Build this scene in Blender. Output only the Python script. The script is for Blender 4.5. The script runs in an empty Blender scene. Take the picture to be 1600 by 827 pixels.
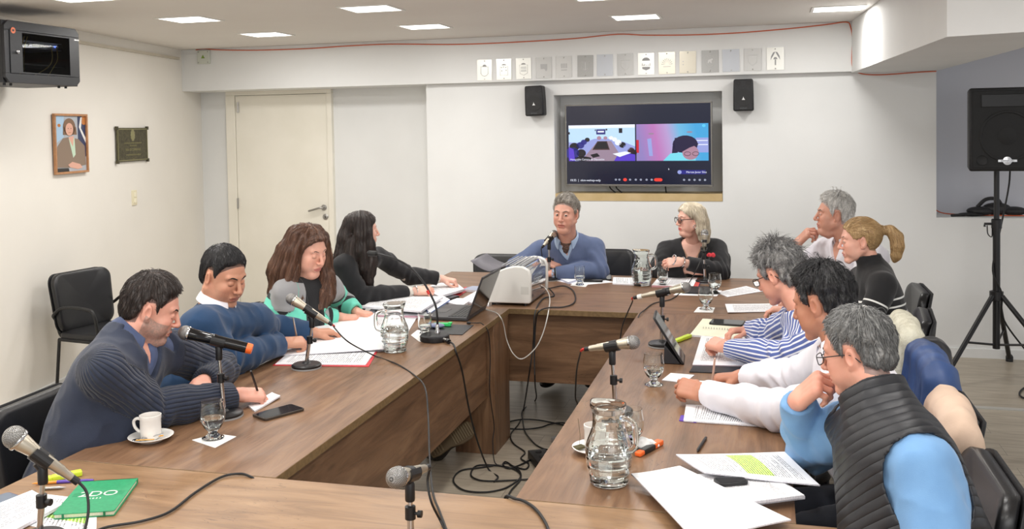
import bpy, bmesh, math, random
import numpy as np
from mathutils import Vector, Matrix
PI = math.pi
random.seed(7)
SC = bpy.context.scene
COL = SC.collection

# ------------------------------------------------------------------ camera
F_PX, CX, CY = 1477.55, 800.0, 253.64          # focal length and principal point, in pixels of the 1600x827 frame
YAW, PITCH, ROLL, CAM_H = 0.2606, -0.0358, -0.0167, 1.796
def _basis():
    f = np.array([-math.sin(YAW)*math.cos(PITCH), math.cos(YAW)*math.cos(PITCH), math.sin(PITCH)])
    r = np.array([math.cos(YAW), math.sin(YAW), 0.0]); u = np.cross(r, f)
    c, s = math.cos(ROLL), math.sin(ROLL)
    return c*r+s*u, (-s*r+c*u), f
CR, CU, CF = _basis()
cam_d = bpy.data.cameras.new('camera'); cam = bpy.data.objects.new('camera', cam_d); COL.objects.link(cam)
cam.matrix_world = Matrix(((CR[0], CU[0], -CF[0], 0), (CR[1], CU[1], -CF[1], 0), (CR[2], CU[2], -CF[2], CAM_H), (0, 0, 0, 1)))
cam_d.sensor_width = 36; cam_d.lens = 36*F_PX/1600; cam_d.shift_y = -(413.5-CY)/1600; cam_d.clip_start = 0.05
SC.camera = cam

# ------------------------------------------------------------------ world and exposure
world = bpy.data.worlds.new('world'); SC.world = world; world.use_nodes = True
world.node_tree.nodes['Background'].inputs[0].default_value = (0.97, 0.975, 1.0, 1)
world.node_tree.nodes['Background'].inputs[1].default_value = 0.60
SC.view_settings.view_transform = 'Standard'; SC.view_settings.look = 'None'
SC.view_settings.gamma = 1; SC.view_settings.use_curve_mapping = False
SC.view_settings.exposure = 0.24
PANEL_POWER = 9.5
SC.cycles.max_bounces = 10; SC.cycles.transparent_max_bounces = 16; SC.cycles.transmission_bounces = 10
SC.cycles.caustics_reflective = False; SC.cycles.caustics_refractive = False
SC.cycles.sample_clamp_indirect = 6

# added soft fill light from behind the camera, its source unseen
def area(name, loc, target, sx, sy, power, col, parent=None):
    d = bpy.data.lights.new(name, 'AREA'); d.shape = 'RECTANGLE'; d.size = sx; d.size_y = sy; d.energy = power; d.color = col
    o = bpy.data.objects.new(name, d); COL.objects.link(o); o.location = loc
    o.rotation_euler = (Vector(target)-Vector(loc)).to_track_quat('-Z', 'Y').to_euler(); return o
area('rear_fill', (1.6, -1.6, 2.1), (-1.2, 4.5, 0.9), 3.2, 1.6, 60, (1.0, 0.985, 0.96))

# ------------------------------------------------------------------ measuring helpers (points on real planes of the room)
CAM0 = np.array([0, 0, CAM_H])
def ray(px, py): return CR*((px-CX)/F_PX) - CU*((py-CY)/F_PX) + CF
def on_z(px, py, z=0.75): d = ray(px, py); return Vector(CAM0+d*((z-CAM_H)/d[2]))
def on_y(px, py, Y): d = ray(px, py); return Vector(CAM0+d*(Y/d[1]))
def on_x(px, py, X): d = ray(px, py); return Vector(CAM0+d*(X/d[0]))
def on_plane(px, py, p, n): d = ray(px, py); n = np.array(n); return Vector(CAM0+d*(((np.array(p)-CAM0)@n)/(d@n)))

# ------------------------------------------------------------------ materials
def s2l(c): return tuple((x/12.92 if x <= 0.04045 else ((x+0.055)/1.055)**2.4) for x in c)
def rgb(r, g, b): return s2l((r/255, g/255, b/255))+(1,)
class NT:
    def __init__(s, name):
        s.m = bpy.data.materials.new(name); s.m.use_nodes = True; s.t = s.m.node_tree; s.b = s.t.nodes['Principled BSDF']
    def n(s, typ, **kw):
        x = s.t.nodes.new(typ)
        for k, v in kw.items():
            if k.startswith('i_'):
                key = k[2:]; key = int(key) if key.isdigit() else key.replace('_', ' ')
                if isinstance(v, bpy.types.NodeSocket): s.t.links.new(v, x.inputs[key])
                else: x.inputs[key].default_value = v
            else: setattr(x, k, v)
        return x
    def l(s, a, b): s.t.links.new(a, b)
    def math(s, op, a, b=0.0, c=0.0): return s.n('ShaderNodeMath', operation=op, i_0=a, i_1=b, i_2=c).outputs[0]
    def ramp(s, fac, stops, interp='LINEAR'):
        r = s.n('ShaderNodeValToRGB', i_0=fac); r.color_ramp.interpolation = interp
        while len(r.color_ramp.elements) < len(stops): r.color_ramp.elements.new(0.5)
        for e, (p, c) in zip(r.color_ramp.elements, stops): e.position = p; e.color = c
        return r.outputs[0]
    def mix(s, f, a, b): 
        x = s.n('ShaderNodeMix', data_type='RGBA'); 
        for sock, v in ((x.inputs[0], f), (x.inputs[6], a), (x.inputs[7], b)):
            if isinstance(v, bpy.types.NodeSocket): s.l(v, sock)
            else: sock.default_value = v
        return x.outputs[2]
    def attr(s, name): return s.n('ShaderNodeAttribute', attribute_name=name)
    def bump(s, h, strength=0.3, dist=0.002): 
        b = s.n('ShaderNodeBump', i_Height=h); b.inputs['Strength'].default_value = strength; b.inputs['Distance'].default_value = dist
        s.l(b.outputs[0], s.b.inputs['Normal'])
    def set(s, **kw):
        for k, v in kw.items():
            key = k.replace('_', ' ')
            if isinstance(v, bpy.types.NodeSocket): s.l(v, s.b.inputs[key])
            else: s.b.inputs[key].default_value = v
        return s
MATS = {}
def mat(name, col=None, rough=0.5, metal=0.0, **kw):
    if name in MATS: return MATS[name]
    t = NT(name); t.set(Base_Color=col, Roughness=rough, Metallic=metal, **kw); MATS[name] = t.m; return t.m
def noisy(name, c1, c2, scale=20, rough=0.6, bump=0.0, bscale=None, metal=0.0, dist=0.002, detail=4, **kw):
    if name in MATS: return MATS[name]
    t = NT(name); tc = t.n('ShaderNodeTexCoord').outputs['Object']
    nz = t.n('ShaderNodeTexNoise', i_Vector=tc, i_Scale=scale, i_Detail=detail).outputs[0]
    t.set(Base_Color=t.ramp(nz, [(0.35, c1), (0.65, c2)]), Roughness=rough, Metallic=metal, **kw)
    if bump: t.bump(t.n('ShaderNodeTexNoise', i_Vector=tc, i_Scale=bscale or scale*4, i_Detail=3).outputs[0], bump, dist)
    MATS[name] = t.m; return t.m

def wood(name, c1, c2, c3, rough=0.38):
    """oak-print laminate: grain along the object's local x axis, with cracks and knots"""
    t = NT(name); tc = t.n('ShaderNodeTexCoord').outputs['Object']
    mp = t.n('ShaderNodeMapping', i_Vector=tc); mp.inputs['Scale'].default_value = (1.1, 9.0, 9.0)
    big = t.n('ShaderNodeTexNoise', i_Vector=mp.outputs[0], i_Scale=1.6, i_Detail=8, i_Roughness=0.65, i_Distortion=0.9).outputs[0]
    mp2 = t.n('ShaderNodeMapping', i_Vector=tc); mp2.inputs['Scale'].default_value = (6, 160, 160)
    fine = t.n('ShaderNodeTexNoise', i_Vector=mp2.outputs[0], i_Scale=1.5, i_Detail=5, i_Roughness=0.7).outputs[0]
    mp3 = t.n('ShaderNodeMapping', i_Vector=tc); mp3.inputs['Scale'].default_value = (1.6, 7, 7)
    crack = t.n('ShaderNodeTexNoise', i_Vector=mp3.outputs[0], i_Scale=2.1, i_Detail=3, i_Distortion=1.6).outputs[0]
    cr = t.ramp(t.math('ABSOLUTE', t.math('SUBTRACT', crack, 0.5)), [(0.0, (1, 1, 1, 1)), (0.006, (0, 0, 0, 1))])
    gate = t.ramp(t.n('ShaderNodeTexNoise', i_Vector=tc, i_Scale=2.3, i_Detail=2).outputs[0], [(0.52, (0, 0, 0, 1)), (0.6, (1, 1, 1, 1))])
    base = t.ramp(big, [(0.3, c1), (0.5, c2), (0.7, c3)])
    base = t.mix(t.math('MULTIPLY', t.ramp(fine, [(0.35, (1, 1, 1, 1)), (0.6, (0, 0, 0, 1))]), 0.28), base, c1)
    vor = t.n('ShaderNodeTexVoronoi', i_Vector=mp3.outputs[0], i_Scale=1.3).outputs['Distance']
    knot = t.ramp(vor, [(0.02, (1, 1, 1, 1)), (0.1, (0, 0, 0, 1))])
    dark = tuple(x*0.45 for x in c1[:3])+(1,)
    base = t.mix(t.math('MULTIPLY', t.math('MULTIPLY', cr, gate), 0.7), base, dark)
    base = t.mix(t.math('MULTIPLY', knot, 0.45), base, dark)
    t.set(Base_Color=base, Roughness=t.ramp(fine, [(0.3, (rough-0.06,)*3+(1,)), (0.7, (rough+0.1,)*3+(1,))]))
    t.bump(fine, 0.12, 0.001)
    return t.m
M_OAK = wood('oak_laminate', rgb(90, 66, 47), rgb(127, 95, 70), rgb(150, 118, 89))
M_OAKF = wood('oak_laminate_light', rgb(112, 85, 60), rgb(146, 114, 83), rgb(166, 134, 101))
M_OAKE = noisy('oak_edge_band', rgb(110, 88, 58), rgb(128, 104, 70), 60, 0.45)
M_WALL = noisy('white_wall_paint', rgb(224, 225, 224), rgb(230, 231, 230), 1.3, 0.75, 0.05, 60)
M_WALLW = noisy('warm_wall_paint', rgb(230, 226, 218), rgb(235, 231, 223), 1.3, 0.75, 0.05, 60)
M_CEIL = noisy('ceiling_paint', rgb(226, 221, 216), rgb(230, 226, 221), 1.0, 0.85)
M_CREAM = noisy('cream_door_paint', rgb(234, 230, 217), rgb(239, 235, 223), 3, 0.5)
M_WHITE = mat('white_plastic', rgb(232, 231, 226), 0.35)
M_BLACK = mat('black_plastic', rgb(22, 22, 24), 0.4)
M_DBLACK = noisy('black_textured', rgb(20, 20, 22), rgb(30, 30, 33), 80, 0.55, 0.3, 400)
M_LEATHER = noisy('black_vinyl', rgb(24, 24, 26), rgb(32, 32, 34), 6, 0.33, 0.12, 300)
M_CHROME = mat('chrome', rgb(200, 200, 200), 0.18, 1.0)
M_STEEL = mat('brushed_steel', rgb(170, 168, 165), 0.32, 1.0)
M_CHAMP = mat('champagne_metal', rgb(196, 188, 172), 0.34, 0.85)
M_RUBBER = mat('black_rubber', rgb(18, 18, 19), 0.55)
M_GLASS = mat('clear_glass', (0.97, 1.0, 0.985, 1), 0.02, 0.0, Transmission_Weight=1.0, IOR=1.45)
M_WATER = mat('water', (0.98, 1.0, 1.0, 1), 0.0, 0.0, Transmission_Weight=1.0, IOR=1.33)
M_CERAM = mat('white_ceramic', rgb(238, 236, 232), 0.18)
M_ORANGE = mat('orange_plastic', rgb(245, 110, 45), 0.4)
M_RED = mat('red_tape', rgb(205, 45, 40), 0.5)
M_LIME = mat('lime_plastic', rgb(205, 230, 60), 0.4)
M_NAPKIN = noisy('napkin_paper', rgb(240, 240, 238), rgb(248, 248, 246), 20, 0.9, 0.2, 200)

# ------------------------------------------------------------------ mesh building
class MB:
    def __init__(s): s.v = []; s.f = []; s.mi = []; s.uv = {}
    def add(s, vs, fs, mi=0, uvs=None):
        o = len(s.v); s.v += [tuple(v) for v in vs]
        for k, f in enumerate(fs):
            if uvs is not None: s.uv[len(s.f)] = [uvs[i] for i in f]
            s.f.append([i+o for i in f]); s.mi.append(mi)
        return s
    def box(s, lo, hi, mi=0, M=None, bev=0.0):
        x0, y0, z0 = lo; x1, y1, z1 = hi
        if bev > 0:
            bm = bmesh.new(); bmesh.ops.create_cube(bm, size=1)
            for v in bm.verts: v.co = Vector((x0+(v.co.x+.5)*(x1-x0), y0+(v.co.y+.5)*(y1-y0), z0+(v.co.z+.5)*(z1-z0)))
            bmesh.ops.bevel(bm, geom=list(bm.edges), offset=bev, segments=3, affect='EDGES', profile=0.6)
            bm.verts.index_update(); vs = [v.co.copy() for v in bm.verts]; fs = [[v.index for v in f.verts] for f in bm.faces]; bm.free()
        else:
            vs = [Vector(p) for p in ((x0,y0,z0),(x1,y0,z0),(x1,y1,z0),(x0,y1,z0),(x0,y0,z1),(x1,y0,z1),(x1,y1,z1),(x0,y1,z1))]
            fs = [(0,3,2,1),(4,5,6,7),(0,1,5,4),(1,2,6,5),(2,3,7,6),(3,0,4,7)]
        if M is not None: vs = [M @ v for v in vs]
        return s.add(vs, fs, mi)
    def prism(s, pts, z0, z1, mi=0, M=None):
        """pts: xy outline, extruded z0..z1"""
        n = len(pts); vs = [Vector((p[0], p[1], z0)) for p in pts]+[Vector((p[0], p[1], z1)) for p in pts]
        if M is not None: vs = [M @ v for v in vs]
        return s.add(vs, [list(range(n))[::-1], list(range(n, 2*n))]+[(i, (i+1) % n, n+(i+1) % n, n+i) for i in range(n)], mi)
    def lathe(s, prof, seg=40, mi=0, M=None, facet=None):
        """prof: (r,z) list"""
        vs = []; fs = []
        for r, z in prof:
            for k in range(seg):
                a = 2*PI*k/seg; rr = r*(facet(a, z) if facet else 1); vs.append(Vector((rr*math.cos(a), rr*math.sin(a), z)))
        for j in range(len(prof)-1):
            for k in range(seg):
                k2 = (k+1) % seg; fs.append((j*seg+k, j*seg+k2, (j+1)*seg+k2, (j+1)*seg+k))
        if prof[0][0] > 1e-5: fs.append([k for k in range(seg)][::-1])
        if prof[-1][0] > 1e-5: fs.append([(len(prof)-1)*seg+k for k in range(seg)])
        if M is not None: vs = [M @ v for v in vs]
        return s.add(vs, fs, mi)
    def tube(s, path, r, seg=8, mi=0, close=False, smooth=0):
        P = [Vector(p) for p in path]
        if smooth: P = spline(P, smooth, close)
        n = len(P); vs = []; fs = []
        up = Vector((0, 0, 1)); prev = None
        for i in range(n):
            if close: t = P[(i+1) % n]-P[i-1]
            else: t = P[min(i+1, n-1)]-P[max(i-1, 0)]
            if t.length < 1e-9: t = Vector((0, 0, 1))
            t.normalize()
            if prev is None: a = t.cross(up) if abs(t.z) < 0.9 else t.cross(Vector((1, 0, 0)))
            else: a = prev-t*prev.dot(t)
            a.normalize(); prev = a; b = t.cross(a)
            rr = r[i*(len(r)-1)//max(1, n-1)] if isinstance(r, (list, tuple)) else r
            for k in range(seg): an = 2*PI*k/seg; vs.append(P[i]+a*(rr*math.cos(an))+b*(rr*math.sin(an)))
        m = n if close else n-1
        for i in range(m):
            i2 = (i+1) % n
            for k in range(seg): k2 = (k+1) % seg; fs.append((i*seg+k, i*seg+k2, i2*seg+k2, i2*seg+k))
        if not close: fs += [list(range(seg))[::-1], [(n-1)*seg+k for k in range(seg)]]
        return s.add(vs, fs, mi)
    def sphere(s, c, r, seg=24, mi=0, M=None, sq=(1, 1, 1)):
        pr = []; n = seg//2; vs = []; fs = []
        vs.append(Vector((0, 0, -1)))
        for j in range(1, n):
            t = -PI/2+PI*j/n
            for k in range(seg): a = 2*PI*k/seg; vs.append(Vector((math.cos(t)*math.cos(a), math.cos(t)*math.sin(a), math.sin(t))))
        vs.append(Vector((0, 0, 1))); top = len(vs)-1
        for k in range(seg): fs.append((0, 1+(k+1) % seg, 1+k)); fs.append((top, top-seg+k, top-seg+(k+1) % seg))
        for j in range(n-2):
            for k in range(seg): a = 1+j*seg; fs.append((a+k, a+(k+1) % seg, a+seg+(k+1) % seg, a+seg+k))
        vs = [Vector((v.x*r*sq[0], v.y*r*sq[1], v.z*r*sq[2])) for v in vs]
        vs = [(M @ v if M is not None else v)+Vector(c) for v in vs]
        return s.add(vs, fs, mi)
    def quad(s, pts, mi=0, uv=True): return s.add(pts, [(0, 1, 2, 3)], mi, [(0, 0), (1, 0), (1, 1), (0, 1)] if uv else None)
    def build(s, name, mats, parent=None, smooth=False, bevel=0.0, angle=None):
        me = bpy.data.meshes.new(name); me.from_pydata([tuple(v) for v in s.v], [], s.f)
        for m in (mats if isinstance(mats, (list, tuple)) else [mats]): me.materials.append(m)
        me.polygons.foreach_set('material_index', s.mi)
        if s.uv:
            ul = me.uv_layers.new(name='UVMap')
            for p in me.polygons:
                u = s.uv.get(p.index)
                if u:
                    for li, c in zip(p.loop_indices, u): ul.data[li].uv = c
        me.update()
        o = bpy.data.objects.new(name, me); COL.objects.link(o)
        if smooth or angle:
            me.polygons.foreach_set('use_smooth', [True]*len(me.polygons))
            me.set_sharp_from_angle(angle=math.radians(angle or 35))
        if bevel:
            b = o.modifiers.new('bevel', 'BEVEL'); b.width = bevel; b.segments = 2; b.limit_method = 'ANGLE'; b.angle_limit = math.radians(40)
            me.polygons.foreach_set('use_smooth', [True]*len(me.polygons)); me.set_sharp_from_angle(angle=math.radians(50))
        if parent is not None:
            bpy.context.view_layer.update()
            o.parent = parent; o.matrix_parent_inverse = Matrix.Identity(4)
        return o
def spline(P, n=6, close=False):
    out = []; N = len(P); rng = N if close else N-1
    for i in range(rng):
        p0 = P[(i-1) % N] if (close or i > 0) else P[0]*2-P[1]; p1 = P[i]; p2 = P[(i+1) % N]; p3 = P[(i+2) % N] if (close or i < N-2) else P[-1]*2-P[-2]
        for k in range(n):
            t = k/n; out.append(0.5*((2*p1)+(p2-p0)*t+(2*p0-5*p1+4*p2-p3)*t*t+(3*p1-p0-3*p2+p3)*t**3))
    if not close: out.append(P[-1])
    return out
def thing(name, label, cat, loc=(0, 0, 0), rotz=0, group=None, M=None):
    o = bpy.data.objects.new(name, None); COL.objects.link(o); o.empty_display_size = 0.05
    if M is not None: o.matrix_world = M
    else: o.location = loc; o.rotation_euler = (0, 0, rotz)
    o['label'] = label; o['category'] = cat
    if group: o['group'] = group
    return o
def tag(o, label, cat, group=None, loc=None, rotz=None, M=None):
    o['label'] = label; o['category'] = cat
    if group: o['group'] = group
    if loc is not None: o.location = loc
    if rotz is not None: o.rotation_euler = (0, 0, rotz)
    if M is not None: o.matrix_world = M
    return o
def struct(o): o['kind'] = 'structure'; return o
def dup(root, label, loc=None, rotz=None, M=None, group=None):
    r = root.copy(); COL.objects.link(r); r['label'] = label
    if group: r['group'] = group
    if M is not None: r.matrix_world = M
    else:
        r.location = loc
        if rotz is not None: r.rotation_euler = (0, 0, rotz)
    for ch in list(root.children):
        c = ch.copy(); COL.objects.link(c); c.parent = r
        for g in list(ch.children): d = g.copy(); COL.objects.link(d); d.parent = c
    return r
def RZ(a): return Matrix.Rotation(a, 4, 'Z')
def TR(*p): return Matrix.Translation(Vector(p))
def frame(o, x=None, y=None, z=None):
    """matrix from origin and two axes (third derived)"""
    if x is not None and y is not None: x = Vector(x).normalized(); z = x.cross(Vector(y)).normalized(); y = z.cross(x)
    elif z is not None and x is not None: z = Vector(z).normalized(); y = z.cross(Vector(x)).normalized(); x = y.cross(z)
    elif z is not None and y is not None: z = Vector(z).normalized(); x = Vector(y).cross(z).normalized(); y = z.cross(x)
    o = Vector(o); return Matrix(((x.x, y.x, z.x, o.x), (x.y, y.y, z.y, o.y), (x.z, y.z, z.z, o.z), (0, 0, 0, 1)))
def text_mesh(body, size, M, mi=0, mb=None, depth=0.0004, align='CENTER'):
    cu = bpy.data.curves.new('t', 'FONT'); cu.body = body; cu.size = size; cu.align_x = align; cu.align_y = 'CENTER'; cu.extrude = depth
    o = bpy.data.objects.new('t', cu); COL.objects.link(o); dg = bpy.context.evaluated_depsgraph_get()
    me = bpy.data.meshes.new_from_object(o.evaluated_get(dg))
    vs = [M @ v.co for v in me.vertices]; fs = [list(p.vertices) for p in me.polygons]
    bpy.data.objects.remove(o); bpy.data.curves.remove(cu); bpy.data.meshes.remove(me)
    mb = mb or MB(); return mb.add(vs, fs, mi)

# ================================================================== THE ROOM
YB, YD = 7.77, 8.10                # niche wall and the door wall further back
ZC, ZBM = 2.572, 2.19              # ceiling, underside of the beam
def simple(name, lo, hi, m, kind=True, bevel=0):
    o = MB().box(lo, hi).build(name, m, bevel=bevel)
    if kind: struct(o)
    return o
# floor: laminate planks running along x
def floor_mat():
    t = NT('grey_oak_floor'); tc = t.n('ShaderNodeTexCoord').outputs['Object']
    br = t.n('ShaderNodeTexBrick', i_Vector=tc, i_Color1=(0.35, 0.35, 0.35, 1), i_Color2=(0.65, 0.65, 0.65, 1), i_Mortar=(0, 0, 0, 1), i_Scale=1.0)
    br.inputs['Brick Width'].default_value = 1.25; br.inputs['Row Height'].default_value = 0.19; br.inputs['Mortar Size'].default_value = 0.0012
    br.offset = 0.37
    mp = t.n('ShaderNodeMapping', i_Vector=tc); mp.inputs['Scale'].default_value = (1.2, 11, 1)
    va = t.n('ShaderNodeVectorMath', operation='ADD', i_0=mp.outputs[0], i_1=t.n('ShaderNodeVectorMath', operation='SCALE', i_0=br.outputs[0], i_Scale=7.0).outputs[0]).outputs[0]
    nz = t.n('ShaderNodeTexNoise', i_Vector=va, i_Scale=2.2, i_Detail=8, i_Roughness=0.62, i_Distortion=0.8).outputs[0]
    c = t.ramp(nz, [(0.3, rgb(140, 128, 112)), (0.5, rgb(170, 159, 142)), (0.7, rgb(190, 180, 163))])
    tone = t.mix(0.25, c, t.mix(br.outputs[0], rgb(140, 128, 112), rgb(196, 186, 168)))
    c2 = t.mix(br.outputs['Fac'], tone, rgb(110, 100, 88))
    t.set(Base_Color=c2, Roughness=0.36); t.bump(nz, 0.08, 0.001); return t.m
fl = simple('floor', (-5.6, -0.8, -0.06), (4.2, 8.5, 0.0), floor_mat())
ce = simple('ceiling', (-5.6, -0.8, ZC), (4.2, 8.5, ZC+0.1), M_CEIL)
# left wall, slightly splayed
WLA, WLB = Vector((-4.71, 4.93)), Vector((-5.2, 7.7))
wd = (WLB-WLA).normalized(); WL0 = WLA-wd*5.2; WL1 = WLA+wd*3.45
WLN = Vector((wd.y, -wd.x, 0))      # inward normal
def strip(name, p0, p1, th, z0, z1, m, off=0.0):
    n = Vector((wd.y, -wd.x))
    a = p0+n*off; b = p1+n*off; c = b-n*th; d = a-n*th
    return struct(MB().prism([a, b, c, d][::-1], z0, z1).build(name, m))
strip('wall_left', WL0, WL1, 0.2, 0, ZC, M_WALLW)
strip('baseboard_left', WL0, WL1-wd*0.26, 0.015, 0, 0.075, M_WALL, 0.0145)
simple('wall_back', (-5.5, YD, 0), (-2.60, YD+0.15, ZC), M_WALL)
# niche wall with a hole for the television
nx0, nx1, nz0, nz1 = -1.70, -0.322, 1.18, 2.068
def xat(px, py, Y): return on_y(px, py, Y).x
XS = xat(669, 300, YB); XR = 1.266
w = MB(); ND = YB+0.27
for lo, hi in (((XS, YB, 0), (nx0, YD+.15, ZC)), ((nx1, YB, 0), (XR, YD+.15, ZC)), ((nx0, YB, 0), (nx1, YD+.15, nz0)), ((nx0, YB, nz1), (nx1, YD+.15, ZC)), ((nx0, ND, nz0), (nx1, YD+.15, nz1))): w.box(lo, hi)
struct(w.build('wall_niche', M_WALL))
# right part: low wall with a ledge, recess behind
simple('wall_right', (XR, YB, 0), (4.2, YD+.15, 1.062), M_WALL)
simple('wall_recess', (XR, YD+.05, 1.062), (4.2, YD+.15, ZC), mat('recess_shaded_wall', rgb(198, 200, 208), 0.8))  # wall colour made darker and bluer: the recess's shade is put into it
simple('baseboard_back', (0.9, YB-0.014, 0), (4.2, YB+0.001, 0.07), M_WALL)
simple('baseboard_niche', (XS, YB-0.012, 0), (0.9, YB+0.001, 0.07), M_WALL)
# beam across the back, and the dropped soffit along the right
simple('trim_beam', (-5.4, YB-0.075, ZBM), (0.67, YD+.05, ZC-0.001), M_WALL)
ZS = 2.18
struct(MB().prism([(0.655, YB-0.075), (0.655, YB+0.1), (1.275, YB+0.1), (1.34, 5.45), (4.2, 4.55), (4.2, 3.1), (1.1022, 4.59), (0.809, 4.69)][::-1], ZS, ZC-0.001).build('trim_soffit', M_WALL))
# niche reveal sill in pale wood
simple('trim_niche_sill', (nx0+.003, YB-0.004, nz0+0.001), (nx1-.003, ND-.002, nz0+0.062), noisy('pale_oak', rgb(190, 165, 118), rgb(202, 178, 134), 8, 0.5))
simple('trim_threshold', (0.3, 6.375, 0.0), (4.2, 6.425, 0.006), mat('aluminium_strip', rgb(190, 188, 182), 0.4, 0.3))

# ---- door with its frame
dx0 = xat(370.5, 150, YD); dx1 = xat(512, 147, YD); dz = on_y(440, 148.5, YD).z
doorM = struct(MB().box((dx0, YD-0.035, 0.008), (dx1, YD+0.01, dz), bev=0.003).build('door_1', M_CREAM))
fr = MB()
fr.box((dx0-0.10, YD-0.045, 0), (dx0-0.004, YD+0.01, dz+0.004)).box((dx1+0.004, YD-0.045, 0), (dx1+0.055, YD+0.01, dz+0.004)).box((dx0-0.10, YD-0.045, dz+0.004), (dx1+0.055, YD+0.01, dz+0.05))
struct(fr.build('trim_door_frame', M_CREAM, bevel=0.003))
hp = on_y(506, 324.5, YD-0.04); kp = on_y(508.5, 339, YD-0.04)
h = MB(); Mh = frame((hp.x, YD-0.036, hp.z), x=(1, 0, 0), z=(0, -1, 0))
h.lathe([(0.0, 0), (0.027, 0), (0.027, 0.006), (0.024, 0.009), (0.011, 0.01), (0.010, 0.05), (0, 0.052)], 24, M=Mh)
h.tube([(hp.x, YD-0.082, hp.z), (hp.x-0.03, YD-0.088, hp.z-0.002), (hp.x-0.08, YD-0.088, hp.z-0.016), (hp.x-0.135, YD-0.084, hp.z-0.03)], 0.0095, 10, smooth=4)
h.build('door_handle', M_STEEL, doorM, smooth=True)
h = MB().lathe([(0, 0), (0.027, 0), (0.027, 0.006), (0.022, 0.009), (0, 0.009)], 24, M=frame((kp.x, YD-0.036, kp.z), x=(1, 0, 0), z=(0, -1, 0)))
h.box((kp.x-0.004, YD-0.047, kp.z-0.012), (kp.x+0.004, YD-0.044, kp.z+0.01), 1)
h.build('keyhole_plate', [M_STEEL, M_BLACK], doorM, smooth=True)
for py in (168, 318):
    p = on_y(373.5, py, YD-0.04)
    MB().lathe([(0.008, -0.05), (0.008, 0.05)], 10, M=TR(p.x-0.012, YD-0.043, p.z)).build('hinge', M_STEEL, doorM, smooth=True)

# ---- ceiling light panels
def light_panel(cx, cy, sx, sy, label, rz=0.0, power=PANEL_POWER):
    t = thing('ceiling_light', label, 'ceiling light', (cx, cy, ZC), rz, 'recessed square ceiling lights')
    f = MB(); w_ = 0.018
    for lo, hi in (((-sx-w_, -sy-w_, -0.006), (sx+w_, -sy, 0)), ((-sx-w_, sy, -0.006), (sx+w_, sy+w_, 0)), ((-sx-w_, -sy, -0.006), (-sx, sy, 0)), ((sx, -sy, -0.006), (sx+w_, sy, 0))): f.box(lo, hi)
    f.build('frame', M_WHITE, t)
    MB().box((-sx, -sy, -0.004), (sx, sy, -0.0005)).build('diffuser', M_PANEL, t)
    d = bpy.data.lights.new('lamp', 'AREA'); d.shape = 'RECTANGLE'; d.size = 2*sx; d.size_y = 2*sy; d.energy = power; d.color = (1.0, 0.975, 0.94)
    o = bpy.data.objects.new('lamp', d); COL.objects.link(o); o.parent = t; o.location = (0, 0, -0.012)
    return t
pm = NT('light_diffuser'); pm.set(Base_Color=(1, 1, 1, 1), Emission_Color=(1, 0.99, 0.97, 1), Emission_Strength=3.0); M_PANEL = pm.m
def panel_px(c, label):
    """light panel from its four corners seen on the ceiling"""
    P = [on_z(x, y, ZC) for x, y in c]; m = sum(P, Vector())/4
    return m, P
LP = [((-3.75, 5.66), 'ceiling light nearest the wall cabinet'),
      ((-3.79, 6.75), 'ceiling light in front of the cream door'),
      ((-2.40, 5.60), 'ceiling light nearer the camera of the middle pair'),
      ((-2.45, 6.72), 'ceiling light further back of the middle pair, above the blank wall'),
      ((-0.87, 6.74), 'ceiling light above the steel plaques'),
      ((0.49, 6.79), 'ceiling light beside the dropped soffit on the right'),
      ((-3.72, 4.53), 'ceiling light cut by the top left edge of the photo'),
      ((-0.93, 5.60), 'ceiling light cut by the top edge above the television')]
for (x, y), lab in LP: light_panel(x, y, 0.155, 0.135, lab)
for x in (-3.7, -2.3, -0.9, 0.4):
    for y in (3.4, 2.2, 0.6):
        light_panel(x, y, 0.155, 0.135, 'recessed square ceiling light above the table, outside the photo')
light_panel(2.6, 6.5, 0.155, 0.135, 'unseen ceiling light added past the dropped soffit to brighten the recess', power=3.0)  # added out of view to lift the dim recess wall

# ================================================================== ON THE WALLS
wxd = Vector((wd.x, wd.y, 0))                     # along the left wall, away from the camera
def wl(px, py, off=0.0): return on_plane(px, py, (WLA.x+WLN.x*off, WLA.y+WLN.y*off, 0), (WLN.x, WLN.y, 0))
def wallM(p): return frame(p, x=wxd, y=(0, 0, 1))  # local x along wall, y up, z out of the wall... towards the room
# portrait photo in a thin wood frame
a, b, c = wl(81, 177, .01), wl(133, 179, .01), wl(85, 275, .01)
W_, H_ = 0.30, (a-c).length*0.98; W_ = abs((b-a).dot(wxd))
ctr = (a+b)/2-Vector((0, 0, H_/2)); Mw = frame(ctr+WLN*0.0, x=wxd, z=WLN)
def W(x, y, z): return Mw @ Vector((x, y, z))
if (Mw @ Vector((0, 1, 0))-Mw.translation).z < 0: Mw = frame(ctr, x=-wxd, z=WLN)
t = thing('framed_portrait', 'framed portrait photograph of a person in a brown jacket on the left wall', 'picture', M=Mw)
sg = 1 if (Mw.to_3x3() @ Vector((1, 0, 0))).dot(wxd) > 0 else -1
f = MB(); e = 0.016; hw, hh = W_/2, H_/2
for lo, hi in (((-hw, -hh, 0), (hw, -hh+e, .02)), ((-hw, hh-e, 0), (hw, hh, .02)), ((-hw, -hh+e, 0), (-hw+e, hh-e, .02)), ((hw-e, -hh+e, 0), (hw, hh-e, .02))): f.box(lo, hi)
f.build('picture_frame', noisy('honey_wood', rgb(170, 120, 80), rgb(186, 136, 94), 30, 0.4), t, bevel=0.002)
pic = MB(); iw, ih = hw-e, hh-e
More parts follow.
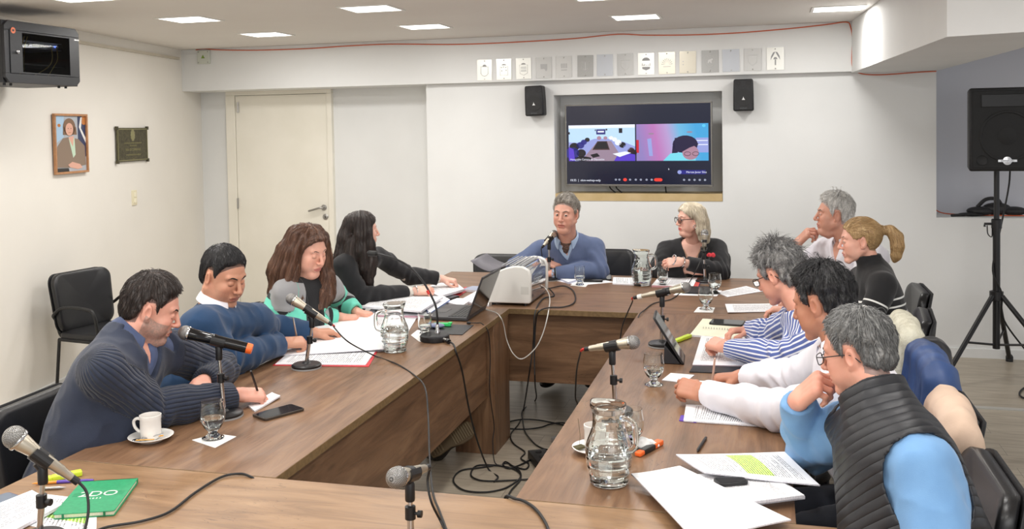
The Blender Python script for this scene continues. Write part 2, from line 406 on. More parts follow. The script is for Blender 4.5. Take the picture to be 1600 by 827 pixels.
pmats = [mat('print_grey', rgb(176, 182, 190), .35), mat('print_lightblue', rgb(170, 200, 226), .35), mat('print_navy', rgb(44, 56, 92), .35), mat('print_white', rgb(232, 232, 230), .35), mat('print_orange', rgb(190, 120, 60), .35), mat('print_jacket', rgb(138, 118, 102), .35), mat('print_skin', rgb(222, 170, 150), .35), mat('print_hair', rgb(128, 98, 76), .35), mat('print_green', rgb(196, 220, 196), .35), mat('print_black', rgb(36, 34, 36), .35)]
def poly(pts, mi, z): pic.add([Vector(((x*2-1)*iw*sg, (y*2-1)*ih, 0.006+z*0.0004)) for x, y in pts], [tuple(range(len(pts)))], mi)
def ell(cx, cy, rx, ry, mi, z, n=20): poly([(cx+rx*math.cos(2*PI*k/n), cy+ry*math.sin(2*PI*k/n)) for k in range(n)], mi, z)
poly([(0, 0), (1, 0), (1, 1), (0, 1)], 0, 0)
poly([(0, .5), (.28, .62), (.3, 1), (0, 1)], 1, 1); ell(.14, .83, .05, .03, 4, 2)
poly([(.74, .3), (1, .25), (1, 1), (.74, 1)], 2, 1); poly([(.78, .8), (.84, .98), (.9, .98), (.85, .78), (1, .6), (1, .5), (.86, .68)], 3, 2); ell(.95, .93, .09, .09, 4, 2)
poly([(.03, .08), (.06, .45), (.25, .6), (.45, .62), (.75, .58), (.96, .45), (.98, .1), (.6, .06)], 5, 3)
poly([(.43, .6), (.62, .6), (.64, .3), (.56, .24)], 8, 4); poly([(.42, .62), (.6, .64), (.56, .44)], 6, 5)
ell(.46, .8, .2, .16, 7, 5); poly([(.27, .8), (.68, .8), (.7, .66), (.25, .66)], 7, 5); ell(.46, .76, .125, .115, 6, 6)
ell(.42, .775, .018, .006, 9, 7); ell(.51, .775, .018, .006, 9, 7); poly([(.42, .705), (.51, .705), (.5, .695), (.43, .695)], 4, 7)
poly([(.38, .12), (.52, .17), (.78, .12), (.86, .05), (.7, .03), (.45, .07)], 6, 7); poly([(0, 0), (.42, 0), (.4, .06), (0, .07)], 9, 6)
pic.build('photo_print', pmats, t)
# bronze plaque
a, b, c = wl(179, 197, .01), wl(229, 197, .01), wl(181, 257, .01)
W_ = abs((b-a).dot(wxd)); H_ = (a-c).length; ctr = (a+b)/2-Vector((0, 0, H_/2))
Mp = frame(ctr, x=wxd*sg, z=WLN); hw, hh = W_/2, H_/2*0.98
t = thing('bronze_plaque', 'dark bronze commemorative plaque with notched corners and a round crest on the left wall', 'plaque', M=Mp)
M_BRZ = noisy('aged_bronze', rgb(66, 62, 48), rgb(92, 88, 66), 50, 0.42, 0.25, 300, metal=0.55); M_BRZL = mat('worn_bronze', rgb(150, 146, 108), .4, .5)
f = MB().box((-hw+.012, -hh+.012, 0), (hw-.012, hh-.012, .012))
for sx in (-1, 1):
    for sy in (-1, 1): f.box((sx*hw-.028 if sx > 0 else -hw, sy*hh-.028 if sy > 0 else -hh, 0), (hw if sx > 0 else -hw+.028, hh if sy > 0 else -hh+.028, .018))
f.build('plaque_plate', M_BRZ, t, bevel=0.002)
f = MB(); k = .006
for lo, hi in (((-hw+.02, hh-.026, .012), (hw-.02, hh-.02, .015)), ((-hw+.02, -hh+.02, .012), (hw-.02, -hh+.026, .015)), ((-hw+.02, -hh+.026, .012), (-hw+.026, hh-.026, .015)), ((hw-.026, -hh+.026, .012), (hw-.02, hh-.026, .015))): f.box(lo, hi)
f.build('raised_border', M_BRZL, t)
f = MB().lathe([(0, .02), (.02, .02), (.03, .014), (.036, .012)], 24, M=Matrix.Translation((0, hh*.52, 0)) @ Matrix.Scale(1.35, 4, (0, 1, 0)), facet=lambda a, z: 1+.08*math.cos(12*a))
f.build('crest', M_BRZL, t, smooth=True)
for txt, y, s_ in (('HONORABLE CAMARA DE DIPUTADOS', .08, .0165), ('DE CATAMARCA', -.06, .015), ('SALA DE COMISIONES', -.28, .026), ('"GOBERNADOR FELIPE VARELA"', -.56, .018), ('2007', -.78, .012)):
    text_mesh(txt, s_, TR(0, hh*y, .0125), 0, None, 0.0012).build('lettering', M_BRZL, t)
# light switch
a = wl(210.5, 309, .008); Ms = frame((a.x, a.y, a.z), x=wxd*sg, z=WLN)
t = thing('light_switch', 'small cream double light switch below the bronze plaque', 'light switch', M=Ms)
MB().box((-.038, -.062, -.010), (.038, .062, .002), bev=.003).build('switch_plate', mat('cream_plastic', rgb(226, 218, 190), .4), t, angle=40)
for y in (-.024, .024): MB().box((-.018, y-.018, .002), (.018, y+.018, .008), bev=.002).build('rocker', mat('cream_plastic2', rgb(238, 232, 208), .4), t, angle=40)
# network cabinet
X0 = -4.22
yb0, yb1 = on_x(8, 90, X0).y, on_x(124, 90, X0).y
zt = on_x(122, 46, X0).z; zb = on_x(124, 135, X0).z
xw = WLA.x+ (yb0-WLA.y)*wd.x/wd.y
t = thing('network_cabinet', 'black wall-mounted network cabinet with glass door high on the left wall', 'cabinet', (X0, yb0, zb))
L_ = yb1-yb0; Hc = zt-zb; D_ = X0-(xw)-0.01
M_CAB = noisy('cabinet_black', rgb(22, 23, 26), rgb(28, 29, 32), 100, .45, .15, 500)
sh = MB(); th = .018
sh.box((-D_+.09*0, 0, 0), (-.02, L_, th)).box((-D_, 0, Hc-th), (-.02, L_, Hc)).box((-D_, 0, th), (-.02, th, Hc-th)).box((-D_, L_-th, th), (-.02, L_, Hc-th)).box((-D_, th, th), (-D_+.01, L_-th, Hc-th))
sh.build('cabinet_shell', M_CAB, t)
f = MB(); dy0, dy1 = .02, L_-.02
ch = .03
f.prism([(ch, 0), (L_-ch, 0), (L_, ch), (L_, .055), (0, .055), (0, ch)], -.02, .0, M=Matrix(((0, 0, 1, 0), (1, 0, 0, 0), (0, 1, 0, 0), (0, 0, 0, 1))))
f.prism([(0, Hc-.055), (L_, Hc-.055), (L_, Hc-ch), (L_-ch, Hc), (ch, Hc), (0, Hc-ch)], -.02, .0, M=Matrix(((0, 0, 1, 0), (1, 0, 0, 0), (0, 1, 0, 0), (0, 0, 0, 1))))
f.box((-.02, 0, .055), (0, .035, Hc-.055)).box((-.02, L_-.035, .055), (0, L_, Hc-.055))
f.build('cabinet_front_frame', M_CAB, t, bevel=.002)
dr = MB().box((-.006, .13, .057), (.003, L_-.09, .066)).box((-.006, .13, Hc-.066), (.003, L_-.09, Hc-.057)).box((-.006, .037, .057), (.004, .13, Hc-.057)).box((-.006, L_-.09, .057), (.004, L_-.037, Hc-.057))
drr = dr.build('door', M_CAB, t)
MB().box((-.004, .13, .057), (.001, L_-.09, Hc-.057)).build('door_glass', mat('smoked_glass', rgb(214, 216, 220), .01, 0, Transmission_Weight=1.0, IOR=1.15), drr)
MB().lathe([(0, .004), (.011, .004), (.011, .016), (.007, .018), (0, .018)], 16, M=Matrix.Translation((0, .085, Hc*.5)) @ Matrix.Rotation(PI/2, 4, 'Y')).build('door_lock', M_CHROME, drr, smooth=True)
b_ = MB().lathe([(.0, .0045), (.018, .0045), (.018, .0055), (0, .0055)], 24, M=Matrix.Translation((0, .062, Hc*.84)) @ Matrix.Rotation(PI/2, 4, 'Y'))
b_.box((.005, .054, Hc*.84-.006), (.0062, .070, Hc*.84+.006), 1)
b_.build('round_badge', [mat('badge_orange', rgb(176, 92, 60), .4), M_BLACK], drr)
sw = MB().box((-.28, .07, Hc*.60), (-.05, L_-.1, Hc*.60+.045)).build('network_switch', mat('switch_blue_grey', rgb(160, 174, 198), .4), t)
pt = MB()
for k in range(10): pt.box((-.05, .11+k*.028+(k > 4)*.02, Hc*.60+.012), (-.046, .131+k*.028+(k > 4)*.02, Hc*.60+.032))
pt.box((-.05, .48, Hc*.60+.006), (-.046, .52, Hc*.60+.04)); pt.build('ports', M_BLACK, sw)
MB().box((-.05, .452, Hc*.60+.02), (-.045, .46, Hc*.60+.028)).build('status_light', mat('blue_led', rgb(60, 90, 255), .4, Emission_Color=(.1, .2, 1, 1), Emission_Strength=3.0), sw)
MB().box((-.30, .03, Hc*.33), (-.08, L_-.03, Hc*.33+.008)).build('cabinet_shelf', M_CAB, t)
M_YC = mat('yellow_patch_cable', rgb(176, 160, 84), .5)
for y, y2 in ((.14, .16), (.165, .15), (.19, .185)): MB().tube([(-.04, y+.03, Hc*.78), (-.035, y, Hc*.6), (-.035, y-.01, Hc*.35), (-.04, y2, Hc*.14)], .0028, 6, smooth=5).build('patch_cable', M_YC, t, smooth=True)
for y, y2 in ((L_-.2, L_-.36), (L_-.155, L_-.24)): MB().tube([(-.04, y, Hc*.68), (-.035, y, Hc*.45), (-.035, y-.04, Hc*.3), (-.04, y2, Hc*.13)], .0028, 6, smooth=5).build('patch_cable', M_YC, t, smooth=True)
for y in (.05, .1, L_-.12, L_-.06): MB().lathe([(.008, -.014), (.008, 0)], 10, M=TR(-.06, y, 0)).build('bolt', M_BLACK, t)
MB().box((0, L_-.05, Hc-.075), (.006, L_-.005, Hc-.067)).build('hinge', M_CHROME, t)
# cable trunking on the left wall and the junction box
n = Vector((wd.y, -wd.x)); q0 = WLA+wd*0.75+n*.0015; q1 = WLA+wd*2.72+n*.0015
mb_ = MB(); z0_ = 2.475
mb_.prism([q0, q1, q1-Vector((-n.x, -n.y))*-0.0+n*.022, q0+n*.022], z0_, z0_+.022)
o = mb_.build('cable_trunking', noisy('aged_trunking', rgb(196, 188, 172), rgb(206, 199, 184), 4, .6)); tag(o, 'thin beige cable trunking running along the top of the left wall', 'cable trunking')
jp = on_y(319, 89.5, YB-.085)
t = thing('junction_box', 'pale square junction box at the left end of the orange cable', 'junction box', (jp.x, YB-.075, jp.z))
s_ = .062
MB().box((-s_, -.03, -s_), (s_, 0, s_), bev=.006).build('box_body', mat('pale_green_plastic', rgb(206, 210, 200), .5), t, angle=40)
MB().add([(-.02, -.031, -.012), (.02, -.031, -.012), (0, -.031, .022)], [(0, 1, 2)]).build('warning_triangle', mat('sticker_green', rgb(120, 150, 60), .6), t)
for sx in (-1, 1):
    for sz in (-1, 1): MB().lathe([(.006, 0), (.004, .003), (0, .003)], 10, M=Matrix.Translation((sx*.048, -.03, sz*.048)) @ Matrix.Rotation(PI/2, 4, 'X')).build('screw', M_STEEL, t)
MB().box((-.19, -.01, .028), (-s_, 0, .034)).build('conduit', M_WALL, t)
# orange cable
yc = YB-.081
path = [on_y(x, y, yc) for x, y in ((306, 78), (318, 76.5), (345, 78), (400, 78.5), (480, 76), (540, 72), (610, 69), (700, 69.5), (760, 68), (830, 64.5), (900, 60), (965, 53.5), (1010, 55), (1080, 54.5), (1150, 51.5), (1230, 45), (1290, 38.5), (1322, 34.5), (1329, 42), (1332, 62), (1331, 95), (1334, 107))]
path += [on_y(x, y, YB-.005) for x, y in ((1345, 115), (1370, 117), (1400, 115.5), (1440, 112.5), (1463, 111.5))]
o = MB().tube(path, .0045, 8, smooth=5).build('orange_cable', mat('orange_cable', rgb(206, 100, 62), .5), smooth=True)
tag(o, 'thin orange cable looping along the white beam and around the soffit', 'cable')
p0 = on_y(1467, 329, YD+.03); path = [Vector((XR+.03, YD+.03, 1.13)), Vector((XR+.06, YD-.02, 1.085)), Vector((XR+.14, YD-.1, 1.07)), Vector((XR+.4, YD-.16, 1.068)), Vector((XR+.75, YD-.18, 1.068)), Vector((XR+1.3, YD-.15, 1.068))]
o = MB().tube(path, .0045, 8, smooth=5).build('orange_cable', MATS['orange_cable'], smooth=True); tag(o, 'short orange cable lying on the ledge behind the tall loudspeaker stand', 'cable')
# black bag heap on the ledge
bl = MB()
for x, y, z, r, sq in ((XR+.34, YD-.15, 1.1, .07, (1.4, 1, .5)), (XR+.46, YD-.13, 1.115, .07, (1.5, 1, .7)), (XR+.58, YD-.14, 1.10, .07, (1.3, 1, .5)), (XR+.26, YD-.2, 1.078, .04, (2.2, 1, .35))): bl.sphere((x, y, z), r, 20, sq=sq)
bl.tube([(XR+.12, YD-.24, 1.07), (XR+.2, YD-.22, 1.075), (XR+.3, YD-.2, 1.085)], .012, 8, smooth=4)
bl.tube([(XR+.32, YD-.15, 1.13), (XR+.38, YD-.16, 1.19), (XR+.46, YD-.15, 1.19), (XR+.5, YD-.14, 1.13)], .014, 8, smooth=5)
tag(bl.build('cable_bag', M_DBLACK, smooth=True), 'black soft cable bag lying on the ledge behind the tall loudspeaker stand', 'bag')

# ---- steel coat-of-arms plates on the beam
cxs = [757, 787.3, 818, 849.5, 881, 914.5, 945, 977, 1009.5, 1042, 1074.5, 1109.5, 1142, 1176, 1211.5]
tone = [(236, 0), (238, 0), (226, 0), (196, 1), (206, 1), (172, 1), (198, 2), (186, 1), (240, 0), (222, 3), (204, 3), (170, 1), (196, 2), (200, 1), (238, 0)]  # how brightly each steel plate reflects, put into its base colour
names = ['an empty shield outline', 'a square crest with a wavy band', 'a shield over small lines of writing', 'a faint map-like patch', 'a faint square patch of columns', 'a dull grey shield with an anchor', 'an almost blank bluish face', 'a faint round-cornered shield outline', 'a dark domed crest with small figures', 'a fan of radiating leaves', 'a tan sheen and faint dots', 'a grey crest with a leaping animal', 'a blank bluish face near the right end', 'a faint rounded square, last but one in the row', 'a wreath with a torch']
def z_top(px): return 92.5-(px-757)*(92.5-74)/(1211.5-757)
for k, (cx_, (tn, kind), nm) in enumerate(zip(cxs, tone, names)):
    c0 = on_y(cx_, z_top(cx_)+16.5+(0.6 if k < 8 else 1.2), YB-.082)
    w_, h_ = .0655, .088
    tilt = ((k*37) % 5-2)*.006
    Mq = frame((c0.x, YB-.079, c0.z), x=(math.cos(tilt), 0, math.sin(tilt)), z=(0, -1, 0))
    t = thing('steel_plaque', 'steel plate on the beam with '+nm, 'plaque', M=Mq, group='steel coat-of-arms plates in a row on the beam')
    colr = {0: (tn, tn, tn-6), 1: (tn, tn, tn-2), 2: (tn-4, tn, tn+6), 3: (tn, tn-6, tn-22)}[kind]
    MB().box((-w_, -h_, -.001), (w_, h_, .002)).build('plate', mat('plate_%d' % k, rgb(*colr), .3 if kind in (0, 3) else .4, .25), t)
    e_ = MB(); g = .0024
    if k == 0: e_.tube([(-.032, .028, g), (.032, .028, g), (.032, -.03, g), (.018, -.046, g), (0, -.053, g), (-.018, -.046, g), (-.032, -.03, g)], .0016, 5, close=True); e_.prism([(.018*math.cos(a_), .03+.016*math.sin(a_)) for a_ in np.linspace(0, PI, 10)], g-.0005, g)
    elif k == 1: e_.tube([(-.034, .024, g), (.034, .024, g), (.034, -.05, g), (-.034, -.05, g)], .0012, 5, close=True); [e_.box((x_, y_, g-.0005), (x_+.01, y_+.006, g)) for x_, y_ in ((-.026, .012), (-.008, .016), (.012, .012), (-.024, -.016), (.014, -.012))]; e_.prism([(.02*math.cos(a_), .034+.01*math.sin(a_)) for a_ in np.linspace(0, PI, 10)], g-.0005, g)
    elif k == 2:
        e_.tube([(-.034, .03, g), (.034, .03, g), (.032, -.04, g), (0, -.056, g), (-.032, -.04, g)], .0014, 5, close=True); [e_.box((-.024, y_, g-.0005), (.024, y_+.004, g)) for y_ in (.0, .01, -.014, -.024)]; e_.prism([(.02*math.cos(a_), .034+.012*math.sin(a_)) for a_ in np.linspace(0, PI, 10)], g-.0005, g)
    elif k == 3: e_.prism([(-.028, .03), (.03, .03), (.03, -.02), (.018, -.03), (.006, -.01), (-.026, -.012)], g-.0005, g)
    elif k == 4: [e_.box((x_, -.01, g-.0005), (x_+.009, .028, g)) for x_ in (-.024, -.01, .004, .018)]; e_.box((-.024, -.03, g-.0005), (.026, -.022, g))
    elif k in (5, 7, 13): e_.tube([(-.036, .034, g), (.036, .034, g), (.034, -.02, g), (0, -.05, g), (-.034, -.02, g)], .0016, 5, close=True); (e_.box((-.002, -.035, g-.0005), (.002, .03, g)), e_.tube([(-.02, -.02, g), (0, -.035, g), (.02, -.02, g)], .002, 5)) if k == 5 else 0
    elif k == 8: e_.prism([(.032*math.cos(a_), .026+.026*math.sin(a_)) for a_ in np.linspace(0, PI, 12)], g-.0005, g); e_.prism([(-.032, -.024), (.032, -.024), (.03, -.04), (0, -.052), (-.03, -.04)][::-1], g-.0005, g); [e_.box((x_, -.016, g-.0005), (x_+.005, -.016+h2, g)) for x_, h2 in ((-.034, .02), (-.024, .01), (-.014, .014), (.004, .008), (.02, .012), (.03, .022))]
    elif k == 9: [e_.prism([(.012*math.cos(a_), -.012+.012*math.sin(a_)), (.042*math.cos(a_-.07), -.012+.048*math.sin(a_-.07)), (.046*math.cos(a_), -.012+.054*math.sin(a_)), (.042*math.cos(a_+.07), -.012+.048*math.sin(a_+.07))], g-.0005, g) for a_ in np.linspace(.1, PI-.1, 9)]; e_.box((-.03, -.03, g-.0005), (.03, -.026, g))
    elif k == 10: [e_.lathe([(.005, g-.0005), (.005, g)], 10, M=TR(-.036, y_, 0)) for y_ in (.006, -.018)]
    elif k == 11: e_.tube([(.034*math.cos(a_), .005+.045*math.sin(a_), g) for a_ in np.linspace(0, 2*PI, 13)[:-1]], .0016, 5, close=True); e_.prism([(-.02, -.012), (-.014, .012), (.0, .016), (.018, .024), (.022, .012), (.01, .004), (.014, -.014), (.004, -.014), (-.004, .0), (-.012, -.014)][::-1], g-.0005, g)
    elif k == 14:
        for s2 in (-1, 1): e_.prism([(s2*x_, y_) for x_, y_ in ((.0, .055), (.016, .05), (.032, .02), (.036, -.01), (.026, .008), (.012, .03))][::-s2], g-.0005, g)
        e_.prism([(-.016, -.004), (.016, -.004), (.008, .012), (-.008, .012)], g-.0005, g); e_.box((-.005, -.05, g-.0005), (.005, -.006, g))
    if k not in (6, 12): e_.build('engraving', mat('engrave_%d' % kind, rgb(*(150 if kind == 0 else 176,)*3), .6, .3) if kind == 0 or k in (3, 4, 9, 10) else mat('engrave_pale', rgb(206, 206, 204), .6, .2), t)
    for y_ in (-h_+.012, h_-.012): MB().lathe([(.0055, .002), (.0045, .005), (0, .006)], 10, M=TR(0, y_, 0)).build('screw', M_STEEL, t)

# ---- television in the niche
TL, TR_, BR_, BL_ = on_y(881.5, 164.3, YB+.07), on_y(1112.3, 158, YB-.05), on_y(1113.7, 291.7, YB-.05), on_y(885.5, 291, YB+.07)
ctr = (TL+TR_+BR_+BL_)/4; ux = ((TR_-TL)+(BR_-BL_)); ux.z = 0
Mtv = frame(ctr, x=ux, y=(0, 0, 1)); tw = ux.length/4; tz = ((TL-BL_).z+(TR_-BR_).z)/4
t = thing('television', 'flat television in the wall niche showing a two-tile video call', 'television', M=Mtv)
TC = (mat('tv_bezel', rgb(120, 118, 114), .35, .5), M_BLACK)
f = MB(); e = .012
for lo, hi in (((-tw, -tz, -.03), (tw, -tz+e*1.4, .004)), ((-tw, tz-e, -.03), (tw, tz, .004)), ((-tw, -tz+e*1.4, -.03), (-tw+e, tz-e, .004)), ((tw-e, -tz+e*1.4, -.03), (tw, tz-e, .004))): f.box(lo, hi)
f.build('bezel', TC[0], t, bevel=.002)
MB().box((-tw+.005, -tz+.005, -.032), (tw-.005, tz-.005, -.004)).box((-.3, -.2, -.07), (.3, .2, -.032)).build('tv_body', M_BLACK, t)
def em(name, r, g, b, st=1.0):
    c = rgb(r, g, b); return mat('screen_'+name, (c[0]*.15, c[1]*.15, c[2]*.15, 1), .15, 0, Emission_Color=c, Emission_Strength=st*.8)
sw_, shh = tw-e, tz-e
def tile_mat():
    t = NT('screen_call_background'); tc = t.n('ShaderNodeTexCoord').outputs['Object']; se = t.n('ShaderNodeSeparateXYZ', i_Vector=tc); x, y = se.outputs[0], se.outputs[1]
    u = t.math('ADD', t.math('DIVIDE', x, sw_), t.math('MULTIPLY', y, .35)); c = t.ramp(u, [(.05, rgb(150, 130, 196)), (.28, rgb(196, 120, 190)), (.45, rgb(190, 160, 214)), (.62, rgb(110, 190, 232)), (.85, rgb(60, 170, 228))])
    t.set(Base_Color=(.02, .02, .03, 1), Roughness=.15, Emission_Color=c, Emission_Strength=.8); return t.m
TVm = [em('navy', 22, 26, 48), em('sky', 188, 220, 255), em('tablewood', 150, 130, 150), em('people_blue', 40, 40, 130), em('dark', 18, 18, 30), em('violet', 88, 60, 200), em('white', 235, 240, 255), em('pink', 216, 130, 190), em('cyan', 90, 200, 240), em('hair', 34, 24, 60), em('face', 170, 130, 150), em('icon_red', 235, 70, 60), em('icon_grey', 150, 156, 175), em('lav', 150, 160, 220), em('shirt', 120, 215, 235), em('redcurtain', 200, 30, 50), em('brown', 70, 46, 50), tile_mat()]
scr = MB()
def sp(pts, mi, z): scr.add([Vector(((x*2-1)*sw_, (1-y*2)*shh, .0005+z*.00035)) for x, y in pts], [tuple(range(len(pts)))[::-1]], mi)
def sr(x0, y0, x1, y1, mi, z): sp([(x0, y0), (x1, y0), (x1, y1), (x0, y1)], mi, z)
def se(cx_, cy_, rx, ry, mi, z, n=18): sp([(cx_+rx*math.cos(2*PI*k/n), cy_+ry*math.sin(2*PI*k/n)) for k in range(n)], mi, z)
sr(0, 0, 1, 1, 0, 0)
# left tile: a view of a meeting room
sr(.015, .245, .488, .70, 1, 1); sr(.015, .245, .488, .285, 6, 2); sp([(.015, .7), (.015, .46), (.12, .47), (.2, .42), (.34, .42), (.42, .47), (.488, .52), (.488, .7)], 13, 2)
sp([(.1, .7), (.225, .45), (.32, .45), (.41, .7)], 2, 3); sp([(.185, .56), (.222, .45), (.29, .45), (.31, .56)], 16, 4); sp([(.19, .545), (.228, .46), (.285, .46), (.3, .545)], 4, 5)
sr(.215, .3, .28, .365, 4, 3); sr(.218, .305, .277, .36, 3, 4); sr(.225, .32, .27, .34, 6, 5); sr(.375, .29, .4, .35, 4, 3); sr(.015, .33, .024, .36, 4, 3); sr(.282, .295, .294, .315, 4, 3); sr(.205, .3, .212, .32, 4, 3)
for x_, y_, r_, m_ in ((.235, .41, .016, 10), (.28, .41, .014, 10), (.15, .43, .018, 4), (.125, .46, .022, 3), (.1, .5, .028, 3), (.055, .52, .035, 4), (.04, .6, .05, 3), (.32, .41, .016, 6), (.345, .43, .018, 6), (.37, .47, .024, 6), (.4, .5, .024, 4), (.43, .53, .024, 13), (.105, .6, .034, 4), (.11, .67, .07, 4), (.46, .57, .025, 16), (.47, .6, .03, 4)): se(x_, y_, r_, r_*1.5 if y_+r_*1.5 < .7 else .7-y_, m_, 6)
sp([(.34, .7), (.36, .64), (.42, .6), (.488, .62), (.488, .7)], 5, 7); sp([(.33, .61), (.42, .58), (.46, .6), (.38, .65)], 6, 8); sp([(.17, .62), (.22, .6), (.24, .64), (.19, .66)], 4, 8); sp([(.015, .52), (.05, .55), (.06, .7), (.015, .7)], 5, 7)
# right tile: a caller looking down
sr(.497, .245, .985, .70, 17, 1)
sr(.497, .44, .514, .6, 15, 4); sp([(.572, .43), (.6, .42), (.61, .64), (.585, .64)], 13, 3)
sr(.9, .42, .985, .6, 13, 3); sr(.905, .45, .98, .46, 6, 4); sr(.905, .5, .98, .51, 6, 4); se(.6, .365, .02, .01, 2, 4); se(.86, .35, .02, .01, 2, 4)
se(.83, .5, .085, .11, 9, 5); sp([(.745, .52), (.77, .45), (.78, .6), (.74, .62)], 9, 5); sp([(.68, .7), (.73, .61), (.8, .6), (.9, .62), (.9, .7)], 14, 6); se(.865, .6, .055, .09, 10, 7); sp([(.76, .42), (.88, .41), (.92, .5), (.86, .54), (.8, .6), (.76, .58)], 9, 8)
for x_ in (.845, .9): scr.tube([Vector(((x_+.022*math.cos(a_))*2*sw_-sw_, (1-2*(.615+.024*math.sin(a_)))*shh, .004)) for a_ in np.linspace(0, 2*PI, 13)[:-1]], .0018, 5, 4, close=True)
se(.955, .275, .012, .018, 8, 3)
for x_, m_ in ((.35, 12), (.375, 12), (.415, 11), (.45, 12), (.49, 12), (.525, 12), (.565, 12), (.6, 12), (.645, 11), (.82, 12), (.855, 12), (.89, 12), (.925, 12), (.96, 12)): se(x_, .935, .0135 if m_ == 11 else .008, .02 if m_ == 11 else .013, m_, 1)
sp([(.63, .915), (.66, .915), (.66, .955), (.63, .955)], 11, 1); se(.63, .935, .014, .02, 11, 1); se(.66, .935, .014, .02, 11, 1)
sp([(.79, .815), (.965, .815), (.965, .865), (.79, .865)], 3, 1); se(.79, .84, .014, .024, 13, 2); sp([(.715, .79), (.722, .81), (.715, .812)], 6, 1)
for txt, x_, y_, s_ in (('10:35  |  nkm-wehep-wdy', .02, .945, .026), ('Honorable Camara de Diputados', .025, .68, .022), ('Marcos Javier Silva', .835, .84, .022)):
    text_mesh(txt, s_, TR((x_*2-1)*sw_, (1-2*y_)*shh, .0045), 6, scr, 0, 'LEFT')
scr.build('screen', TVm, t)
for x_, y_ in ((953, 962), (963, 972), (1040, 1041)):
    a = on_y(x_, 293, YB+.1); b = on_y(y_, 305, YB+.1)
    o = MB().tube([(a.x, YB+.1, a.z+.06), (a.x, YB+.1, a.z), (b.x, YB+.1, nz0+.062)], .006, 6, smooth=4).build('television_cable', M_RUBBER, smooth=True)
    tag(o, {953: 'leftmost black cable hanging below the television', 963: 'slanting black cable below the television, next to the leftmost one', 1040: 'black cable below the right part of the television'}[x_], 'cable')

# ---- small wall speakers
def wall_speaker(cx_, cy_, label, tilt):
    c0 = on_y(cx_, cy_, YB-.14); t = thing('wall_speaker', label, 'loudspeaker', M=frame((c0.x, YB-.075, c0.z), x=(math.cos(tilt), 0, math.sin(tilt)), y=(math.sin(-tilt), 0, math.cos(tilt))) , group='small black wall loudspeakers')
    # local: x right, y up, z towards the room
    MB().prism([(-.078, -.125), (.078, -.125), (.078, -.0), (.074, .125), (-.074, .125), (-.078, 0)], -.06, .07).build('speaker_box', M_DBLACK, t, bevel=.012)
    MB().lathe([(.066, .0695), (.066, .073), (.056, .0735), (.03, .071), (.012, .0725), (0, .073)], 32, M=TR(0, -.02, 0)).build('woofer', M_RUBBER, t, smooth=True)
    for x_ in (-.04, .04): MB().lathe([(.022, .0695), (.022, .073), (.014, .071), (0, .0735)], 24, M=TR(x_, .09, 0)).build('tweeter', M_RUBBER, t, smooth=True)
    MB().add([(-.013, -.038, .074), (.013, -.038, .074), (.004, -.026, .074), (0, -.012, .074), (-.004, -.026, .074)], [(0, 1, 2, 3, 4)]).build('badge', mat('badge_white', rgb(225, 225, 225), .4), t)
    text_mesh('PHONIC', .014, TR(0, -.105, .0712), 0).build('lettering', mat('letter_grey', rgb(90, 92, 96), .5), t)
    MB().box((-.02, -.03, -.075), (.02, .03, -.05)).build('wall_bracket', M_BLACK, t)
wall_speaker(834, 157.5, 'small black wall loudspeaker left of the television', .03)
wall_speaker(1161.5, 148.5, 'small black wall loudspeaker right of the television', 0)

# ---- large loudspeaker on tripod
sx, sy = on_y(1557, 400, 7.2).x, 7.2
def at(px, py, Y=sy): return on_y(px, py, Y)
zt, zb = at(1513, 138, sy-.2).z, at(1513, 268, sy-.2).z
xl = at(1514, 200, sy-.2).x
t = thing('loudspeaker', 'large black loudspeaker box on the tripod stand at the right edge', 'loudspeaker', (sx, sy, zb))
hw = sx-xl+.02; hs = zt-zb; print('spk', hw, hs)
hw = .235
cxo = xl+hw-sx
MB().prism([(cxo-hw, -.2), (cxo+hw, -.2), (cxo+hw*.72, .2), (cxo-hw*.72, .2)], 0.0, hs).build('cabinet', M_DBLACK, t, bevel=.015)
fz = -.2
g = MB(); g.box((cxo-hw+.02, fz-.008, .02), (cxo+hw-.02, fz, hs-.02)); g.build('grille', noisy('speaker_grille', rgb(14, 14, 15), rgb(24, 24, 25), 300, .6, .6, 900), t, bevel=.006)
Mf = lambda x, z: frame((x, fz-.008, z), x=(1, 0, 0), z=(0, -1, 0))
MB().lathe([(.175, 0), (.17, .004), (.16, .0045), (.155, .001)], 40, M=Mf(cxo, hs*.42)).build('woofer_ring', MATS['speaker_grille'], t, smooth=True)
MB().lathe([(.06, .002), (.04, .008), (0, .012)], 30, M=Mf(cxo, hs*.42)).build('woofer_dome', MATS['speaker_grille'], t, smooth=True)
MB().box((cxo-.16, fz-.012, hs*.77), (cxo+.16, fz-.006, hs*.92)).build('horn', M_BLACK, t, bevel=.008)
for s2 in (-1, 1): MB().lathe([(.035, 0), (.033, .004), (.025, .001), (0, .0)], 24, M=Mf(cxo+s2*.155, hs*.13)).build('bass_port', M_RUBBER, t, smooth=True)
bd = MB().lathe([(.028, 0), (.028, .004), (0, .006)], 28, M=Mf(cxo, hs*.125)); bd.box((cxo-.058, fz-.016, hs*.125-.007), (cxo+.058, fz-.008, hs*.125+.008))
text_mesh('PARTSOUND', .014, frame((cxo, fz-.0165, hs*.125), x=(1, 0, 0), z=(0, -1, 0)), 1, bd)
bd.build('badge', [M_CHROME, M_BLACK], t)
t2 = thing('speaker_stand', 'black tripod stand carrying the large loudspeaker', 'speaker stand', (sx, sy, 0))
zc = at(1556, 462).z; zlow = at(1556, 545).z; zm = at(1556, 350).z
MB().tube([(0, 0, max(zlow, .06)), (0, 0, zm+.02)], .024, 20).tube([(0, 0, zm), (0, 0, zb+.02)], .018, 20).build('pole', M_BLACK, t2, smooth=True)
